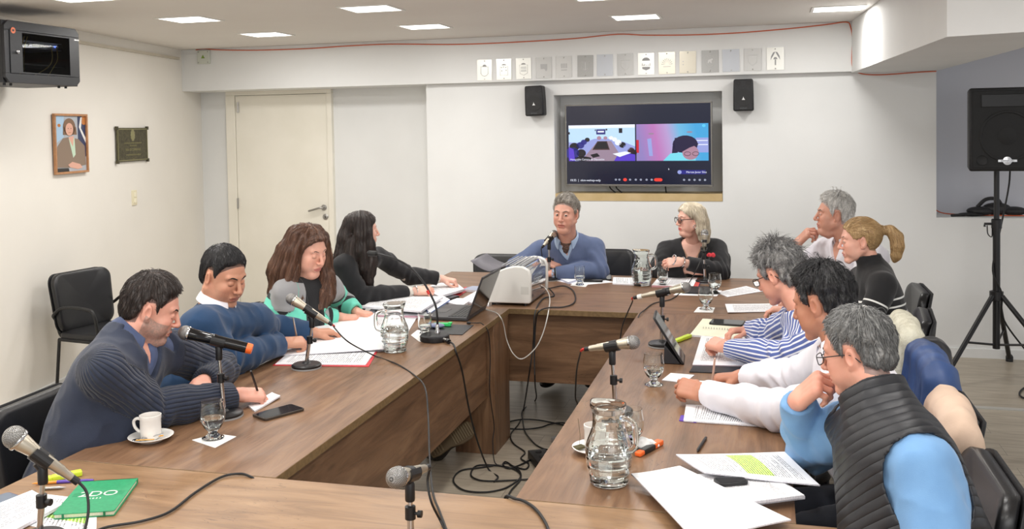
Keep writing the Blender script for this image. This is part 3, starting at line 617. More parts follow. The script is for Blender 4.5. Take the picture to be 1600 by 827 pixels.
MB().lathe([(.03, zm-.03), (.034, zm-.03), (.034, zm+.03), (.028, zm+.035)], 20).build('collar', M_BLACK, t2, smooth=True)
MB().tube([(-.02, 0, zm), (-.075, 0, zm), (-.075, 0, zm-.02)], .009, 10).tube([(-.06, 0, zm-.01), (-.055, 0, zm-.07), (-.03, 0, zm-.09), (-.028, 0, zm-.03)], .004, 6, smooth=4).build('clamp_knob', M_BLACK, t2, smooth=True)
MB().lathe([(.03, zc-.035), (.045, zc-.03), (.045, zc+.03), (.03, zc+.035)], 20).build('leg_hub', M_BLACK, t2, smooth=True)
for ang in (PI*1.22, PI*.38, -PI*.22):
    ca, sa = math.cos(ang), math.sin(ang); R_ = .62
    lg = MB().tube([(ca*.04, sa*.04, zc), (ca*R_*.86, sa*R_*.86, .02+.0*zc)], .017, 12)
    if abs(sa*R_+sy) < 9: pass
    lo_ = lg.build('leg', M_BLACK, t2, smooth=True)
    MB().lathe([(.026, 0), (.026, .035), (.018, .05)], 14, M=TR(ca*R_*.86, sa*R_*.86, 0)).build('rubber_foot', M_RUBBER, lo_, smooth=True)
    q = .48; MB().tube([(ca*.02, sa*.02, zlow+.03), (ca*R_*.86*(1-q)+.0, sa*R_*.86*(1-q), zc*q)][::1], .008, 8).build('brace', M_BLACK, t2, smooth=True)
o = MB().tube([Vector((sx+.12, sy+.15, zb)), Vector((sx+.1, sy+.12, 1.3)), Vector((sx+.02, sy+.05, .95)), Vector((sx-.03, sy-.03, .75)), Vector((sx+.025, sy-.035, .6)), Vector((sx+.05, sy+.0, .4)), Vector((sx+.25, sy+.1, .12)), Vector((sx+.3, sy-.1, .012)), Vector((sx+.1, sy-.3, .008)), Vector((sx+.05, sy-.55, .008)), Vector((sx+.35, sy-.6, .008)), Vector((sx+.8, sy-.35, .008))], .006, 8, smooth=8).build('speaker_cable', M_RUBBER, smooth=True)
tag(o, 'black cable winding down the loudspeaker stand and coiling on the floor', 'cable')

# ================================================================== TABLES
ZT = .75; TH = .032
def slab(x0, y0, x1, y1, rot=False): pass
def tabletop(name, lo, hi, along, m, parent):
    """a top whose grain runs along 'x' or 'y'; local x of the mesh is the grain"""
    cx_, cy_ = (lo[0]+hi[0])/2, (lo[1]+hi[1])/2; lx, ly = (hi[0]-lo[0])/2, (hi[1]-lo[1])/2
    if along == 'y': lx, ly = ly, lx
    o = MB().box((-lx, -ly, -TH), (lx, ly, 0)).build('tabletop', [m, M_OAKE], parent, bevel=.002)
    o.data.polygons.foreach_set('material_index', [1 if abs(p.normal.z) < .5 else 0 for p in o.data.polygons])
    o.location = (cx_, cy_, ZT); o.rotation_euler = (0, 0, PI/2 if along == 'y' else 0); return o
def panel(name, lo, hi, m, parent, axis='x', vertical=False):
    """board with grain along its long horizontal axis (or vertical)"""
    c = Vector([(lo[i]+hi[i])/2 for i in range(3)]); h = [(hi[i]-lo[i])/2 for i in range(3)]
    if vertical: R = Matrix.Rotation(-PI/2, 4, 'Y'); lh = (h[2], h[1], h[0])
    elif axis == 'y': R = RZ(PI/2); lh = (h[1], h[0], h[2])
    else: R = Matrix.Identity(4); lh = h
    o = MB().box([-x for x in lh], lh).build(name, m, parent, bevel=.0015); o.matrix_local = Matrix.Translation(c) @ R; return o
LX0, LX1, RX0, RX1, TY0, TY1, TY2 = -2.2, -1.436, -.687, .075, 2.545, 5.27, 6.58
t = thing('table', 'long oak table on the left, its front end butting the front table', 'table', (0, 0, 0))
tabletop('', (LX0, TY0), (LX1, TY1-.001), 'y', M_OAK, t)
panel('modesty_panel', (LX1-.06, TY0+.04, .32), (LX1-.042, 4.93, ZT-TH), M_OAK, t, 'y')
panel('leg', (LX1-.235, 4.945, 0), (LX1+.0-.002, 5.0, ZT-TH), M_OAK, t, vertical=True)
panel('leg', (LX1-.06, 5.0, 0), (LX1-.002, 5.25, ZT-TH), M_OAK, t, vertical=True)
panel('leg', (LX0+.06, TY0+.05, 0), (LX1-.2, TY0+.09, ZT-TH), M_OAK, t, vertical=True)
t = thing('table', 'oak table at the far end where the two speakers sit', 'table', (0, 0, 0))
tabletop('', (LX0-.03, TY1), (.105, TY2), 'x', M_OAK, t)
panel('modesty_panel', (LX1-.34, 5.36, .30), (.06, 5.378, ZT-TH), M_OAK, t, 'x')
panel('leg', (LX0+.05, 6.1, 0), (LX0+.09, 6.5, ZT-TH), M_OAK, t, vertical=True)
panel('leg', (.03, 5.4, 0), (.07, 6.4, ZT-TH), M_OAK, t, vertical=True)
t = thing('table', 'long oak table on the right with the water jug and papers', 'table', (0, 0, 0))
tabletop('', (RX0, TY0), (RX1, TY1-.001), 'y', M_OAK, t)
panel('modesty_panel', (RX0+.045, TY0+.04, .32), (RX0+.063, 5.2, ZT-TH), M_OAK, t, 'y')
panel('leg', (RX0+.1, 5.15, 0), (RX1-.15, 5.19, ZT-TH), M_OAK, t, vertical=True)
panel('leg', (RX0+.1, TY0+.05, 0), (RX1-.06, TY0+.09, ZT-TH), M_OAK, t, vertical=True)
t = thing('table', 'oak table across the very front with the green notebook', 'table', (0, 0, 0))
FRX = .185
tabletop('', (LX0-.0, 1.73), (FRX, TY0-.004), 'x', M_OAKF, t)
panel('modesty_panel', (LX0+.3, TY0-.065, .32), (FRX-.3, TY0-.045, ZT-TH), M_OAK, t, 'x')
panel('leg', (LX0+.1, 1.8, 0), (LX0+.14, TY0-.1, ZT-TH), M_OAK, t, vertical=True)
panel('leg', (FRX-.14, 1.8, 0), (FRX-.1, TY0-.1, ZT-TH), M_OAK, t, vertical=True)

# ================================================================== CHAIRS
def rrect(w, h, r, n=6):
    pts = []
    for cx_, cy_, a0 in ((w-r, h-r, 0), (-w+r, h-r, PI/2), (-w+r, -h+r, PI), (w-r, -h+r, 3*PI/2)):
        for k in range(n+1): a = a0+PI/2*k/n; pts.append((cx_+r*math.cos(a), cy_+r*math.sin(a)))
    return pts
def pad(w, h, th, r, curve=0.0, taper=1.0):
    """cushioned pad in the xy-plane, thickness along z, bowed about y"""
    m = MB(); out = rrect(w, h, r); n = len(out); rings = [(.0, -th/2), (.3, -th*.5), (.6, -th*.5), (.985, -th*.5), (1, -th*.3), (1, th*.3), (.97, th*.5), (.88, th*.60), (.7, th*.68), (.45, th*.73), (.2, th*.75), (0.0, th*.755)]
    vs = []
    for s_, z in rings:
        for x, y in out:
            xx = x*s_*(1+(taper-1)*(y*s_/h)) ; vs.append(Vector((xx, y*s_, z+curve*(xx/w)**2)))
    fs = []
    for j in range(len(rings)-1):
        for k in range(n): k2 = (k+1) % n; fs.append((j*n+k, j*n+k2, (j+1)*n+k2, (j+1)*n+k))
    return m.add(vs, fs)
def chair(label, loc, rz, arms=True, zback=.66, hb=.2, group='black padded meeting chairs'):
    """faces local +y; origin on the floor under the seat centre"""
    t = thing('meeting_chair', label, 'chair', loc, rz, group)
    s_ = pad(.225, .22, .05, .07).build('seat', M_LEATHER, t, smooth=True, angle=60); s_.location = (0, 0, .45)
    b_ = pad(.235, hb, .045, .075, .035, 1.04)
    o = b_.build('backrest', M_LEATHER, t, smooth=True, angle=60); o.matrix_local = Matrix.Translation((0, -.235, zback)) @ Matrix.Rotation(PI/2+.16, 4, 'X') @ RZ(PI)
    o.matrix_local = frame((0, -.235, zback), x=(-1, 0, 0), y=(0, -.16, 1))
    sh_ = pad(.238, hb+.004, .014, .075, .035, 1.04).build('back_shell', M_DBLACK, t, smooth=True, angle=60); sh_.matrix_local = frame((0, -.27, zback-.005), x=(-1, 0, 0), y=(0, -.16, 1))
    for sx_ in (-1, 1):
        MB().tube([(sx_*.235, .2, .0), (sx_*.232, .185, .43)], .011, 10).build('leg', M_BLACK, t, smooth=True)
        MB().tube([(sx_*.225, -.24, .0), (sx_*.225, -.19, .43)], .011, 10).build('leg', M_BLACK, t, smooth=True)
        MB().tube([(sx_*.228, .185, .43), (sx_*.228, -.19, .43)], .011, 10).build('side_rail', M_BLACK, t, smooth=True)
        MB().tube([(sx_*.17, -.1, .425), (sx_*.17, -.22, .43), (sx_*.17, -.262, .5), (sx_*.17, -.275, zback)], .011, 10, smooth=4).build('back_post', M_BLACK, t, smooth=True)
        if arms: MB().tube([(sx_*.235, .18, .44), (sx_*.26, .17, .62), (sx_*.262, .1, .655), (sx_*.262, -.1, .655), (sx_*.255, -.2, .6), (sx_*.2, -.255, .56)], .011, 10, smooth=5).build('armrest', M_BLACK, t, smooth=True)
    return t

# ================================================================== FIGURES: smooth bodies grown from distance fields
_rng = np.random.RandomState(3); _LAT = _rng.rand(64, 64, 64).astype(np.float32)
def vnoise(x, y, z):
    x = np.asarray(x); i = np.floor(x).astype(int); fx = x-i; j = np.floor(y).astype(int); fy = y-j; k = np.floor(z).astype(int); fz = z-k
    fx = fx*fx*(3-2*fx); fy = fy*fy*(3-2*fy); fz = fz*fz*(3-2*fz)
    i0, i1, j0, j1, k0, k1 = i & 63, (i+1) & 63, j & 63, (j+1) & 63, k & 63, (k+1) & 63
    L = _LAT
    a = L[i0, j0, k0]*(1-fx)+L[i1, j0, k0]*fx; b = L[i0, j1, k0]*(1-fx)+L[i1, j1, k0]*fx
    c = L[i0, j0, k1]*(1-fx)+L[i1, j0, k1]*fx; d = L[i0, j1, k1]*(1-fx)+L[i1, j1, k1]*fx
    return (a*(1-fy)+b*fy)*(1-fz)+(c*(1-fy)+d*fy)*fz
def A(v): return np.array(v, dtype=np.float32)
def cone(a, b, r1, r2):
    a = A(a); b = A(b); ba = b-a; L2 = float(ba@ba)+1e-9
    def f(x, y, z):
        px, py, pz = x-a[0], y-a[1], z-a[2]
        t = np.clip((px*ba[0]+py*ba[1]+pz*ba[2])/L2, 0, 1)
        return np.sqrt((px-t*ba[0])**2+(py-t*ba[1])**2+(pz-t*ba[2])**2)-(r1+(r2-r1)*t)
    r = max(r1, r2); f.lo = np.minimum(a, b)-r; f.hi = np.maximum(a, b)+r; return f
def ellip(c, r, R=None):
    c = A(c); r = A(r); R = np.eye(3) if R is None else np.array(R)
    def f(x, y, z):
        px, py, pz = x-c[0], y-c[1], z-c[2]
        q = [px*R[0][i]+py*R[1][i]+pz*R[2][i] for i in range(3)]
        k0 = np.sqrt((q[0]/r[0])**2+(q[1]/r[1])**2+(q[2]/r[2])**2); k1 = np.sqrt((q[0]/r[0]**2)**2+(q[1]/r[1]**2)**2+(q[2]/r[2]**2)**2)+1e-6
        return k0*(k0-1)/k1
    e = np.sqrt((R**2)@(r**2)); f.lo = c-e; f.hi = c+e; return f
def rbox(c, h, rad, R=None):
    c = A(c); h = A(h)-rad; R = np.eye(3) if R is None else np.array(R)
    def f(x, y, z):
        px, py, pz = x-c[0], y-c[1], z-c[2]
        q = [np.abs(px*R[0][i]+py*R[1][i]+pz*R[2][i])-h[i] for i in range(3)]
        return np.sqrt(np.maximum(q[0], 0)**2+np.maximum(q[1], 0)**2+np.maximum(q[2], 0)**2)+np.minimum(np.maximum(q[0], np.maximum(q[1], q[2])), 0)-rad
    e = np.abs(R)@(h+rad); f.lo = c-e; f.hi = c+e; return f
class Field:
    def __init__(s, lo, hi, h):
        s.lo = A(lo); s.h = h; s.n = np.ceil((A(hi)-s.lo)/h).astype(int)+1; s.F = np.full(tuple(s.n), 0.5, np.float32)
    def sub(s, lo, hi, pad):
        i0 = np.clip(np.floor((lo-pad-s.lo)/s.h).astype(int), 0, s.n-1); i1 = np.clip(np.ceil((hi+pad-s.lo)/s.h).astype(int)+1, 1, s.n)
        g = [(s.lo[k]+s.h*np.arange(i0[k], i1[k], dtype=np.float32)) for k in range(3)]
        return tuple(slice(i0[k], i1[k]) for k in range(3)), g[0][:, None, None], g[1][None, :, None], g[2][None, None, :]
    def add(s, f, k=0.01, cut=None):
        sl, x, y, z = s.sub(f.lo, f.hi, k+2*s.h); 
        if 0 in s.F[sl].shape: return s
        d = f(x, y, z)
        if cut is not None: d = np.maximum(d, cut(x, y, z))
        F = s.F[sl]; h = np.maximum(k-np.abs(F-d), 0)/k; s.F[sl] = np.minimum(F, d)-h*h*k*0.25; return s
    def cut(s, f, k=0.004):
        sl, x, y, z = s.sub(f.lo, f.hi, k+2*s.h)
        if 0 in s.F[sl].shape: return s
        d = -f(x, y, z); F = s.F[sl]; h = np.maximum(k-np.abs(F-d), 0)/k; s.F[sl] = np.maximum(F, d)+h*h*k*0.25; return s
    def cutplane(s, p, n, k=0.004):
        """remove what lies on the side n of the plane through p"""
        g = [(s.lo[i]+s.h*np.arange(s.n[i], dtype=np.float32)) for i in range(3)]; p = A(p); n = A(n); n = n/np.linalg.norm(n)
        d = (g[0][:, None, None]-p[0])*n[0]+(g[1][None, :, None]-p[1])*n[1]+(g[2][None, None, :]-p[2])*n[2]
        h = np.maximum(k-np.abs(s.F-d), 0)/k; s.F = np.maximum(s.F, d)+h*h*k*0.25; return s
    def disp(s, fn, band=0.03):
        m = np.abs(s.F) < band; ix = np.argwhere(m); p = s.lo+s.h*ix; s.F[m] += fn(p[:, 0], p[:, 1], p[:, 2]).astype(np.float32); return s
    def mesh(s):
        F = s.F; F[0] = F[-1] = .5; F[:, 0] = F[:, -1] = .5; F[:, :, 0] = F[:, :, -1] = .5
        I = F < 0; c = np.zeros(tuple(s.n-1), np.uint8)
        for a in (0, 1):
            for b in (0, 1):
                for d in (0, 1): c += I[a:s.n[0]-1+a, b:s.n[1]-1+b, d:s.n[2]-1+d]
        act = (c > 0) & (c < 8); ix = np.argwhere(act); idx = np.full(c.shape, -1, np.int32); idx[act] = np.arange(len(ix))
        V = np.zeros((len(ix), 3)); W_ = np.zeros(len(ix))
        cs = [(a, b, d) for a in (0, 1) for b in (0, 1) for d in (0, 1)]
        val = {q: F[ix[:, 0]+q[0], ix[:, 1]+q[1], ix[:, 2]+q[2]] for q in cs}
        for q in cs:
            for ax in range(3):
                if q[ax] == 0:
                    q2 = list(q); q2[ax] = 1; q2 = tuple(q2); v0, v1 = val[q], val[q2]; cr = (v0 < 0) != (v1 < 0)
                    t = np.where(cr, v0/(v0-v1+1e-12), 0)
                    P = np.array(q, float)[None, :]+np.zeros((len(ix), 3)); P[:, ax] += t; V[cr] += P[cr]; W_[cr] += 1
        V = s.lo+s.h*(ix+V/W_[:, None])
        Q = []
        for ax in range(3):
            u, w_ = (ax+1) % 3, (ax+2) % 3
            a = np.take(I, range(0, s.n[ax]-1), ax); b = np.take(I, range(1, s.n[ax]), ax); e = np.argwhere(a != b); sgn = a[tuple(e.T)]
            ok = (e[:, u] > 0) & (e[:, w_] > 0) & (e[:, u] < s.n[u]-1) & (e[:, w_] < s.n[w_]-1); e = e[ok]; sgn = sgn[ok]
            def at_(du, dw): k = e.copy(); k[:, u] -= du; k[:, w_] -= dw; return idx[tuple(k.T)]
            q = np.stack([at_(1, 1), at_(0, 1), at_(0, 0), at_(1, 0)], 1); q[~sgn] = q[~sgn][:, ::-1]; Q.append(q)
        return V, np.concatenate(Q)
def np_mesh(name, parts, mats, parent, origin=(0, 0, 0)):
    """parts: list of (V, Q, attrs dict); attrs: name -> (n,3) vectors"""
    off = 0; Vs = []; Qs = []; At = {}
    for V, Q, at in parts: Vs.append(V-np.array(origin)); Qs.append(Q+off); off += len(V)
    V = np.concatenate(Vs).astype(np.float32); Q = np.concatenate(Qs).astype(np.int32)
    me = bpy.data.meshes.new(name); me.vertices.add(len(V)); me.vertices.foreach_set('co', V.ravel()); me.loops.add(Q.size); me.loops.foreach_set('vertex_index', Q.ravel())
    me.polygons.add(len(Q)); me.polygons.foreach_set('loop_start', np.arange(0, Q.size, 4, dtype=np.int32)); me.polygons.foreach_set('loop_total', np.full(len(Q), 4, np.int32))
    me.update(calc_edges=True); me.polygons.foreach_set('use_smooth', [True]*len(Q))
    keys = set(k for p in parts for k in p[2])
    for k in keys:
        a = me.attributes.new(k, 'FLOAT_VECTOR', 'POINT'); d = np.concatenate([np.asarray(p[2].get(k, np.zeros((len(p[0]), 3)))) for p in parts]).astype(np.float32); a.data.foreach_set('vector', d.ravel())
    for m in (mats if isinstance(mats, (list, tuple)) else [mats]): me.materials.append(m)
    o = bpy.data.objects.new(name, me); COL.objects.link(o); o.parent = parent; return o
def unit(v): v = np.array(v, float); return v/np.linalg.norm(v)
def basis(fwd, up=(0, 0, 1), roll=0.0):
    f = unit(fwd); u = np.array(up, float); u = unit(u-f*(u@f)); r = np.cross(f, u)
    c, s_ = math.cos(roll), math.sin(roll); r2 = r*c+u*s_; u2 = -r*s_+u*c
    return np.stack([r2, f, u2], 1)      # columns: right, forward, up

# ---- materials for figures
def skin_mat():
    t = NT('skin'); a = t.attr('col').outputs['Vector']; tc = t.n('ShaderNodeTexCoord').outputs['Object']
    nz = t.n('ShaderNodeTexNoise', i_Vector=tc, i_Scale=28, i_Detail=4).outputs[0]
    c = t.mix(t.math('MULTIPLY', t.ramp(nz, [(.42, (0, 0, 0, 1)), (.62, (1, 1, 1, 1))]), .10), a, rgb(178, 92, 76))
    t.set(Base_Color=c, Roughness=.48, Subsurface_Weight=.12, Subsurface_Radius=(.012, .005, .003), Subsurface_Scale=.5)
    t.bump(t.n('ShaderNodeTexNoise', i_Vector=tc, i_Scale=420, i_Detail=2).outputs[0], .12, .0006); return t.m
M_SKIN = skin_mat()
def hair_mat(name, root, mid, tip, rough=.42):
    """fuv: x,y = strand-space coordinates, z = position along the strand"""
    t = NT(name); a = t.attr('fuv').outputs['Vector']
    mp = t.n('ShaderNodeMapping', i_Vector=a); mp.inputs['Scale'].default_value = (60, 60, 3)
    n1 = t.n('ShaderNodeTexNoise', i_Vector=mp.outputs[0], i_Scale=1.0, i_Detail=5, i_Roughness=.7).outputs[0]
    mp2 = t.n('ShaderNodeMapping', i_Vector=a); mp2.inputs['Scale'].default_value = (230, 230, 7)
    n2 = t.n('ShaderNodeTexNoise', i_Vector=mp2.outputs[0], i_Scale=1.0, i_Detail=3, i_Roughness=.7).outputs[0]
    h = t.math('ADD', t.math('MULTIPLY', n1, .6), t.math('MULTIPLY', n2, .4))
    t.set(Base_Color=t.ramp(h, [(.36, root), (.5, mid), (.66, tip)]), Roughness=rough, Specular_IOR_Level=.55)
    t.bump(h, .9, .006); return t.m
def cloth_mat(name, c1, c2=None, kind='plain', rough=.85, scale=350, bump=.25, c3=None, **kw):
    """luv: x,y = direction around the limb (cos, sin), z = length along; prt.x = 0 torso, 1 arm"""
    if name in MATS: return MATS[name]
    c2 = c2 or tuple(x*.8 for x in c1[:3])+(1,)
    t = NT(name); tc = t.n('ShaderNodeTexCoord').outputs['Object']; l = t.attr('luv').outputs['Vector']; pr = t.attr('prt').outputs['Vector']
    se = t.n('ShaderNodeSeparateXYZ', i_Vector=l); X, Y, Z = se.outputs; sp_ = t.n('ShaderNodeSeparateXYZ', i_Vector=pr); arm = sp_.outputs[0]
    ang = t.math('ARCTAN2', Y, X)
    nz = t.n('ShaderNodeTexNoise', i_Vector=tc, i_Scale=scale, i_Detail=3).outputs[0]
    big = t.n('ShaderNodeTexNoise', i_Vector=tc, i_Scale=22, i_Detail=3).outputs[0]
    hgt = nz; col = t.mix(big, c1, c2)
    if kind == 'rib':        # ribs along the sleeves, fine knit elsewhere
        s1 = t.math('SINE', t.math('MULTIPLY', ang, 14.0)); s1 = t.math('ABSOLUTE', s1); s1 = t.math('POWER', s1, .5)
        fine = t.math('ABSOLUTE', t.math('SINE', t.math('MULTIPLY', X, 330.0)))
        rib = t.math('ADD', t.math('MULTIPLY', s1, arm), t.math('MULTIPLY', t.math('SUBTRACT', 1.0, arm), t.math('MULTIPLY', fine, .0)))
        hgt = t.math('ADD', t.math('MULTIPLY', rib, 1.0), t.math('MULTIPLY', nz, .15))
        col = t.mix(t.math('MULTIPLY', t.math('SUBTRACT', 1.0, s1), t.math('MULTIPLY', arm, .55)), col, tuple(x*.45 for x in c1[:3])+(1,))
        bump = .9
    if kind == 'knit':
        hgt = t.math('ADD', t.math('MULTIPLY', t.math('SINE', t.math('MULTIPLY', ang, 60.0)), t.math('MULTIPLY', arm, .1)), nz)
    if kind == 'stripes':    # stripes along the limbs and down the torso
        coord = t.math('ADD', t.math('MULTIPLY', t.math('MULTIPLY', ang, 5.5), arm), t.math('MULTIPLY', t.math('SUBTRACT', 1.0, arm), t.math('MULTIPLY', X, 75.0)))
        wv = t.math('SINE', t.math('MULTIPLY', coord, 6.2832/1.0*.5 if False else 2.1)); wv = t.math('SINE', t.math('MULTIPLY', coord, 4.2))
        col = t.mix(t.ramp(wv, [(.30, (0, 0, 0, 1)), (.42, (1, 1, 1, 1))]), c3, c1)
    if kind == 'bands':      # white bands around sleeves and body, lower part only
        coord = sp_.outputs[1]
        wv = t.math('SINE', t.math('MULTIPLY', coord, 6.2832/.036)); gate = t.math('LESS_THAN', coord, sp_.outputs[2])
        m = t.math('MULTIPLY', t.ramp(wv, [(.72, (0, 0, 0, 1)), (.76, (1, 1, 1, 1))]), gate)
        col = t.mix(m, col, c3)
    if kind == 'blocks':     # teal, grey and black colour blocks
        coord = t.math('ADD', t.math('MULTIPLY', Z, arm), t.math('MULTIPLY', t.math('SUBTRACT', 1.0, arm), t.math('SUBTRACT', .26, Z)))
        coord = t.math('ADD', coord, t.math('MULTIPLY', X, .02))
        T_, G_, K_ = rgb(112, 214, 190), rgb(150, 150, 152), rgb(24, 24, 28)
        col = t.ramp(t.math('DIVIDE', coord, .62), [(0, G_), (.12, K_), (.16, T_), (.36, K_), (.41, G_), (.56, K_), (.60, T_), (.80, K_), (.84, G_)], 'CONSTANT')
        ctr = t.math('LESS_THAN', t.math('ABSOLUTE', X), .062); fr_ = t.math('GREATER_THAN', Y, .0); tor = t.math('SUBTRACT', 1.0, arm)
        col = t.mix(t.math('MULTIPLY', t.math('MULTIPLY', ctr, fr_), tor), col, K_)
    if kind == 'quilt':
        q = t.math('ABSOLUTE', t.math('SINE', t.math('MULTIPLY', t.math('ADD', Z, t.math('MULTIPLY', X, .35)), 3.1416/.025)))
        hgt = t.math('ADD', t.math('POWER', q, .45), t.math('MULTIPLY', nz, .04)); bump = 1.0
    t.set(Base_Color=col, Roughness=rough, **kw)
    if kind in ('rib', 'quilt'): t.bump(hgt, bump, .006 if kind == 'rib' else .0035)
    else: t.bump(hgt, bump, .0015)
    if rough > .7: t.b.inputs['Sheen Weight'].default_value = .15
    MATS[name] = t.m; return t.m

# ---- heads
def surf_y(fld, x, z):
    """front surface of the face at (x,z) in head space"""
    i = int(round((x-fld.lo[0])/fld.h)); k = int(round((z-fld.lo[2])/fld.h)); col_ = fld.F[i, :, k]; w_ = np.where(col_ < 0)[0]
    return fld.lo[1]+fld.h*w_[-1] if len(w_) else .08
def make_head(root, org, c, B, neck, sp):
    """c: head centre, B: basis columns right/forward/up, neck: world point at the base of the neck; sp: options"""
    Ss = sp.get('scale', 1.0); S = np.array((Ss*sp.get('wide', 1.0), Ss*.95, Ss)); fem = sp.get('fem', 0); fat = sp.get('fat', 0.0)
    nk = (np.array(neck)-c)@B/S
    fl_ = Field((-.108, -.14, min(-.19, nk[2]-.03)), (.108, .15, .135), .0022); a = fl_.add
    nr = .054-(.009 if fem else 0)+fat*.012
    a(ellip((0, -.018, .028), (.0755, .094, .088))); a(ellip((0, .012, .02), (.069, .078, .082)), .02)
    a(ellip((0, .028, -.035), (.061+fat*.012, .062, .07)), .02)
    for s_ in (-1, 1):
        a(cone((s_*(.056+fat*.01 if not fem else .052+fat*.01), -.005, -.048), (s_*.018, .072, -.1), .017+fat*.008, .017), .02)
        a(ellip((s_*.040, .060, -.022), (.024, .026, .022)), .018)
        a(cone((s_*.012, .084, .030), (s_*.043, .072, .030), .010 if not fem else .008, .009), .012)
        a(ellip((s_*(.040), .055, -.052), (.022+fat*.008, .028, .028+fat*.006)), .016)
    a(ellip((0, .078, -.098), (.020, .018, .016)), .014)
    if fat > .3: a(ellip((0, .035, -.112), (.045, .05, .028)), .02)
    for s_ in (-1, 1): fl_.cut(ellip((s_*.032, .106, .006), (.020, .020, .014)), .014); fl_.cut(ellip((s_*.030, .108, -.045), (.006, .014, .022), basis((0, 1, 0), (s_*.35, 0, 1))), .012)
    a(cone((0, .088, .022), (0, .114, -.024), .0065, .0105 if not fem else .009), .011); a(ellip((0, .112, -.028), (.0125 if not fem else .0105, .011, .010)), .006)
    for s_ in (-1, 1): a(ellip((s_*.0125, .100, -.031), (.0075, .010, .0075)), .005)
    a(ellip((0, .082, -.062), (.028, .018, .024)), .012)
    op = sp.get('mouth_open', 0)
    a(cone((-.022, .0915, -.059), (0, .0945, -.0585), .0036, .0046), .006); a(cone((.022, .0915, -.059), (0, .0945, -.0585), .0036, .0046), .006); a(cone((-.017, .0915, -.071-op), (.017, .0915, -.071-op), .0056, .0056), .006)
    a(ellip((0, .098, -.060), (.010, .006, .0055)), .004)
    fl_.cut(cone((-.026, .101, -.0652-op/2), (.026, .101, -.0652-op/2), .0030+op*.6, .0030+op*.6), .004)
    for s_ in (-1, 1): a(ellip((s_*.031, .0775, .006), (.0145, .0135, .0125)), .005)
    eo = sp.get('eye_open', .004)
    if eo > 0:
        for s_ in (-1, 1): fl_.cut(ellip((s_*.031, .094, .005), (.0125, .0095, eo)), .0015)
    # ears
    for s_ in (-1, 1):
        R_ = basis((s_*.35, .93, -.0), (0, -.18, 1))
        a(ellip((s_*.0785, -.012, -.004), (.0095, .0195, .033), R_), .006); fl_.cut(ellip((s_*.0895, -.006, .0), (.0075, .0115, .020), R_), .004)
        a(ellip((s_*.0765, .000, -.030), (.006, .008, .009)), .005)
    # neck
    a(cone((0, -.022, -.03), nk, nr, nr+.006), .022)
    if not fem: a(ellip((0, .028, -.128), (.012, .014, .018)), .02)
    V, Q = fl_.mesh(); n = len(V); col = np.tile(np.array(sp['skin'][:3]), (n, 1)); x, y, z = V.T
    def paint(m, c_, w_=1.0): m = np.clip(m, 0, 1)[:, None]*w_; col[:] = col*(1-m)+np.array(c_[:3])*m
    g = lambda d, r_: np.clip(1.3-d/r_, 0, 1)
    base = np.array(sp['skin'][:3])
    for s_ in (-1, 1): paint(g(np.sqrt((x-s_*.043)**2+(z+.03)**2+(y-.08)**2), .03), base*np.array([1.04, .80, .76]), .3)
    paint(g(np.sqrt(x**2+(z+.027)**2+(y-.112)**2), .018), base*np.array([1.04, .78, .74]), .35)
    paint(((np.abs(x) > .072) & (y < .02) & (z < .03) & (z > -.04)).astype(float), base*np.array([1.02, .86, .82]), .3)
    lip = np.sqrt((x/.0265)**2+((z+.0645+op/2)/(.0105+op*.5))**2); paint(np.where((y > .08) & (lip < 1), 1.0, 0), sp.get('lips', rgb(168, 92, 82)), .8)
    if op > 0: paint(np.where((y > .07) & (y < .094) & (np.sqrt((x/.018)**2+((z+.0648+op/2)/(.003+op*.5))**2) < 1), 1., 0), rgb(70, 24, 24), .9)
    for s_ in (-1, 1):
        ex = x-s_*.031; lid = ((np.abs(ex) < .0135) & (y > .074)).astype(float); zl = .0055+eo-((ex/.0135)**2)*eo*1.0 if eo > 0 else -.0035+.5*ex**2*30
        paint(lid*(z > zl-.0015)*np.clip(1.3-np.abs(z-zl)/.0016, 0, 1), rgb(40, 26, 22), .7)
        paint(lid*g(np.abs(z-.012), .006), base*np.array([.92, .8, .76]), .2)
    if 'beard' in sp:
        m = ((z < -.028+.35*np.maximum(0, .04-y)) & (y > -.012) & (z > -.125)).astype(float)*(lip > 1.15)*np.where((np.abs(x) < .02) & (z > -.045), 0, 1)*np.where((z > -.05) & (np.abs(x) < .05) & (y > .07) & (np.abs(x) > .024), 0, 1)
        paint(m*(.45+.55*vnoise(x*300, y*300, z*300)), sp['beard'], sp.get('beard_w', .75))
    if 'hair_root' in sp:
        m = ((z > np.interp(y, [-.12, -.04, -.03, .01, .02, .05, .075, .1], [-.075, -.05, .035, .04, .02, .055, .078, .09])) & (np.abs(x) < .079)).astype(float); paint(m, sp['hair_root'], .8)
    fuv = np.zeros((n, 3)); Vw = c+(V*S)@B.T
    parts = [(Vw, Q, {'col': col})]
    def L2W(p): return c+(np.array(p)*S)@B.T-np.array(org)
    RM = Matrix([list(r) for r in B]).to_4x4()
    # eyeballs
    if eo > 0:
        gz = sp.get('gaze', (0, 1, -.1)); gzw = unit(B@unit(gz))
        for s_ in (-1, 1):
            e_ = MB().sphere((0, 0, 0), .0118*Ss, 24, M=frame((0, 0, 0), z=gzw, x=B[:, 0]))
            o = e_.build('eye', M_EYE, root, smooth=True); o.location = Vector(L2W((s_*.031, .0792, .0055)))
            o.rotation_euler = (0, 0, 0); o.data.transform(frame((0, 0, 0), z=gzw, x=B[:, 0]).inverted()); o.rotation_euler = frame((0, 0, 0), z=gzw, x=B[:, 0]).to_euler()
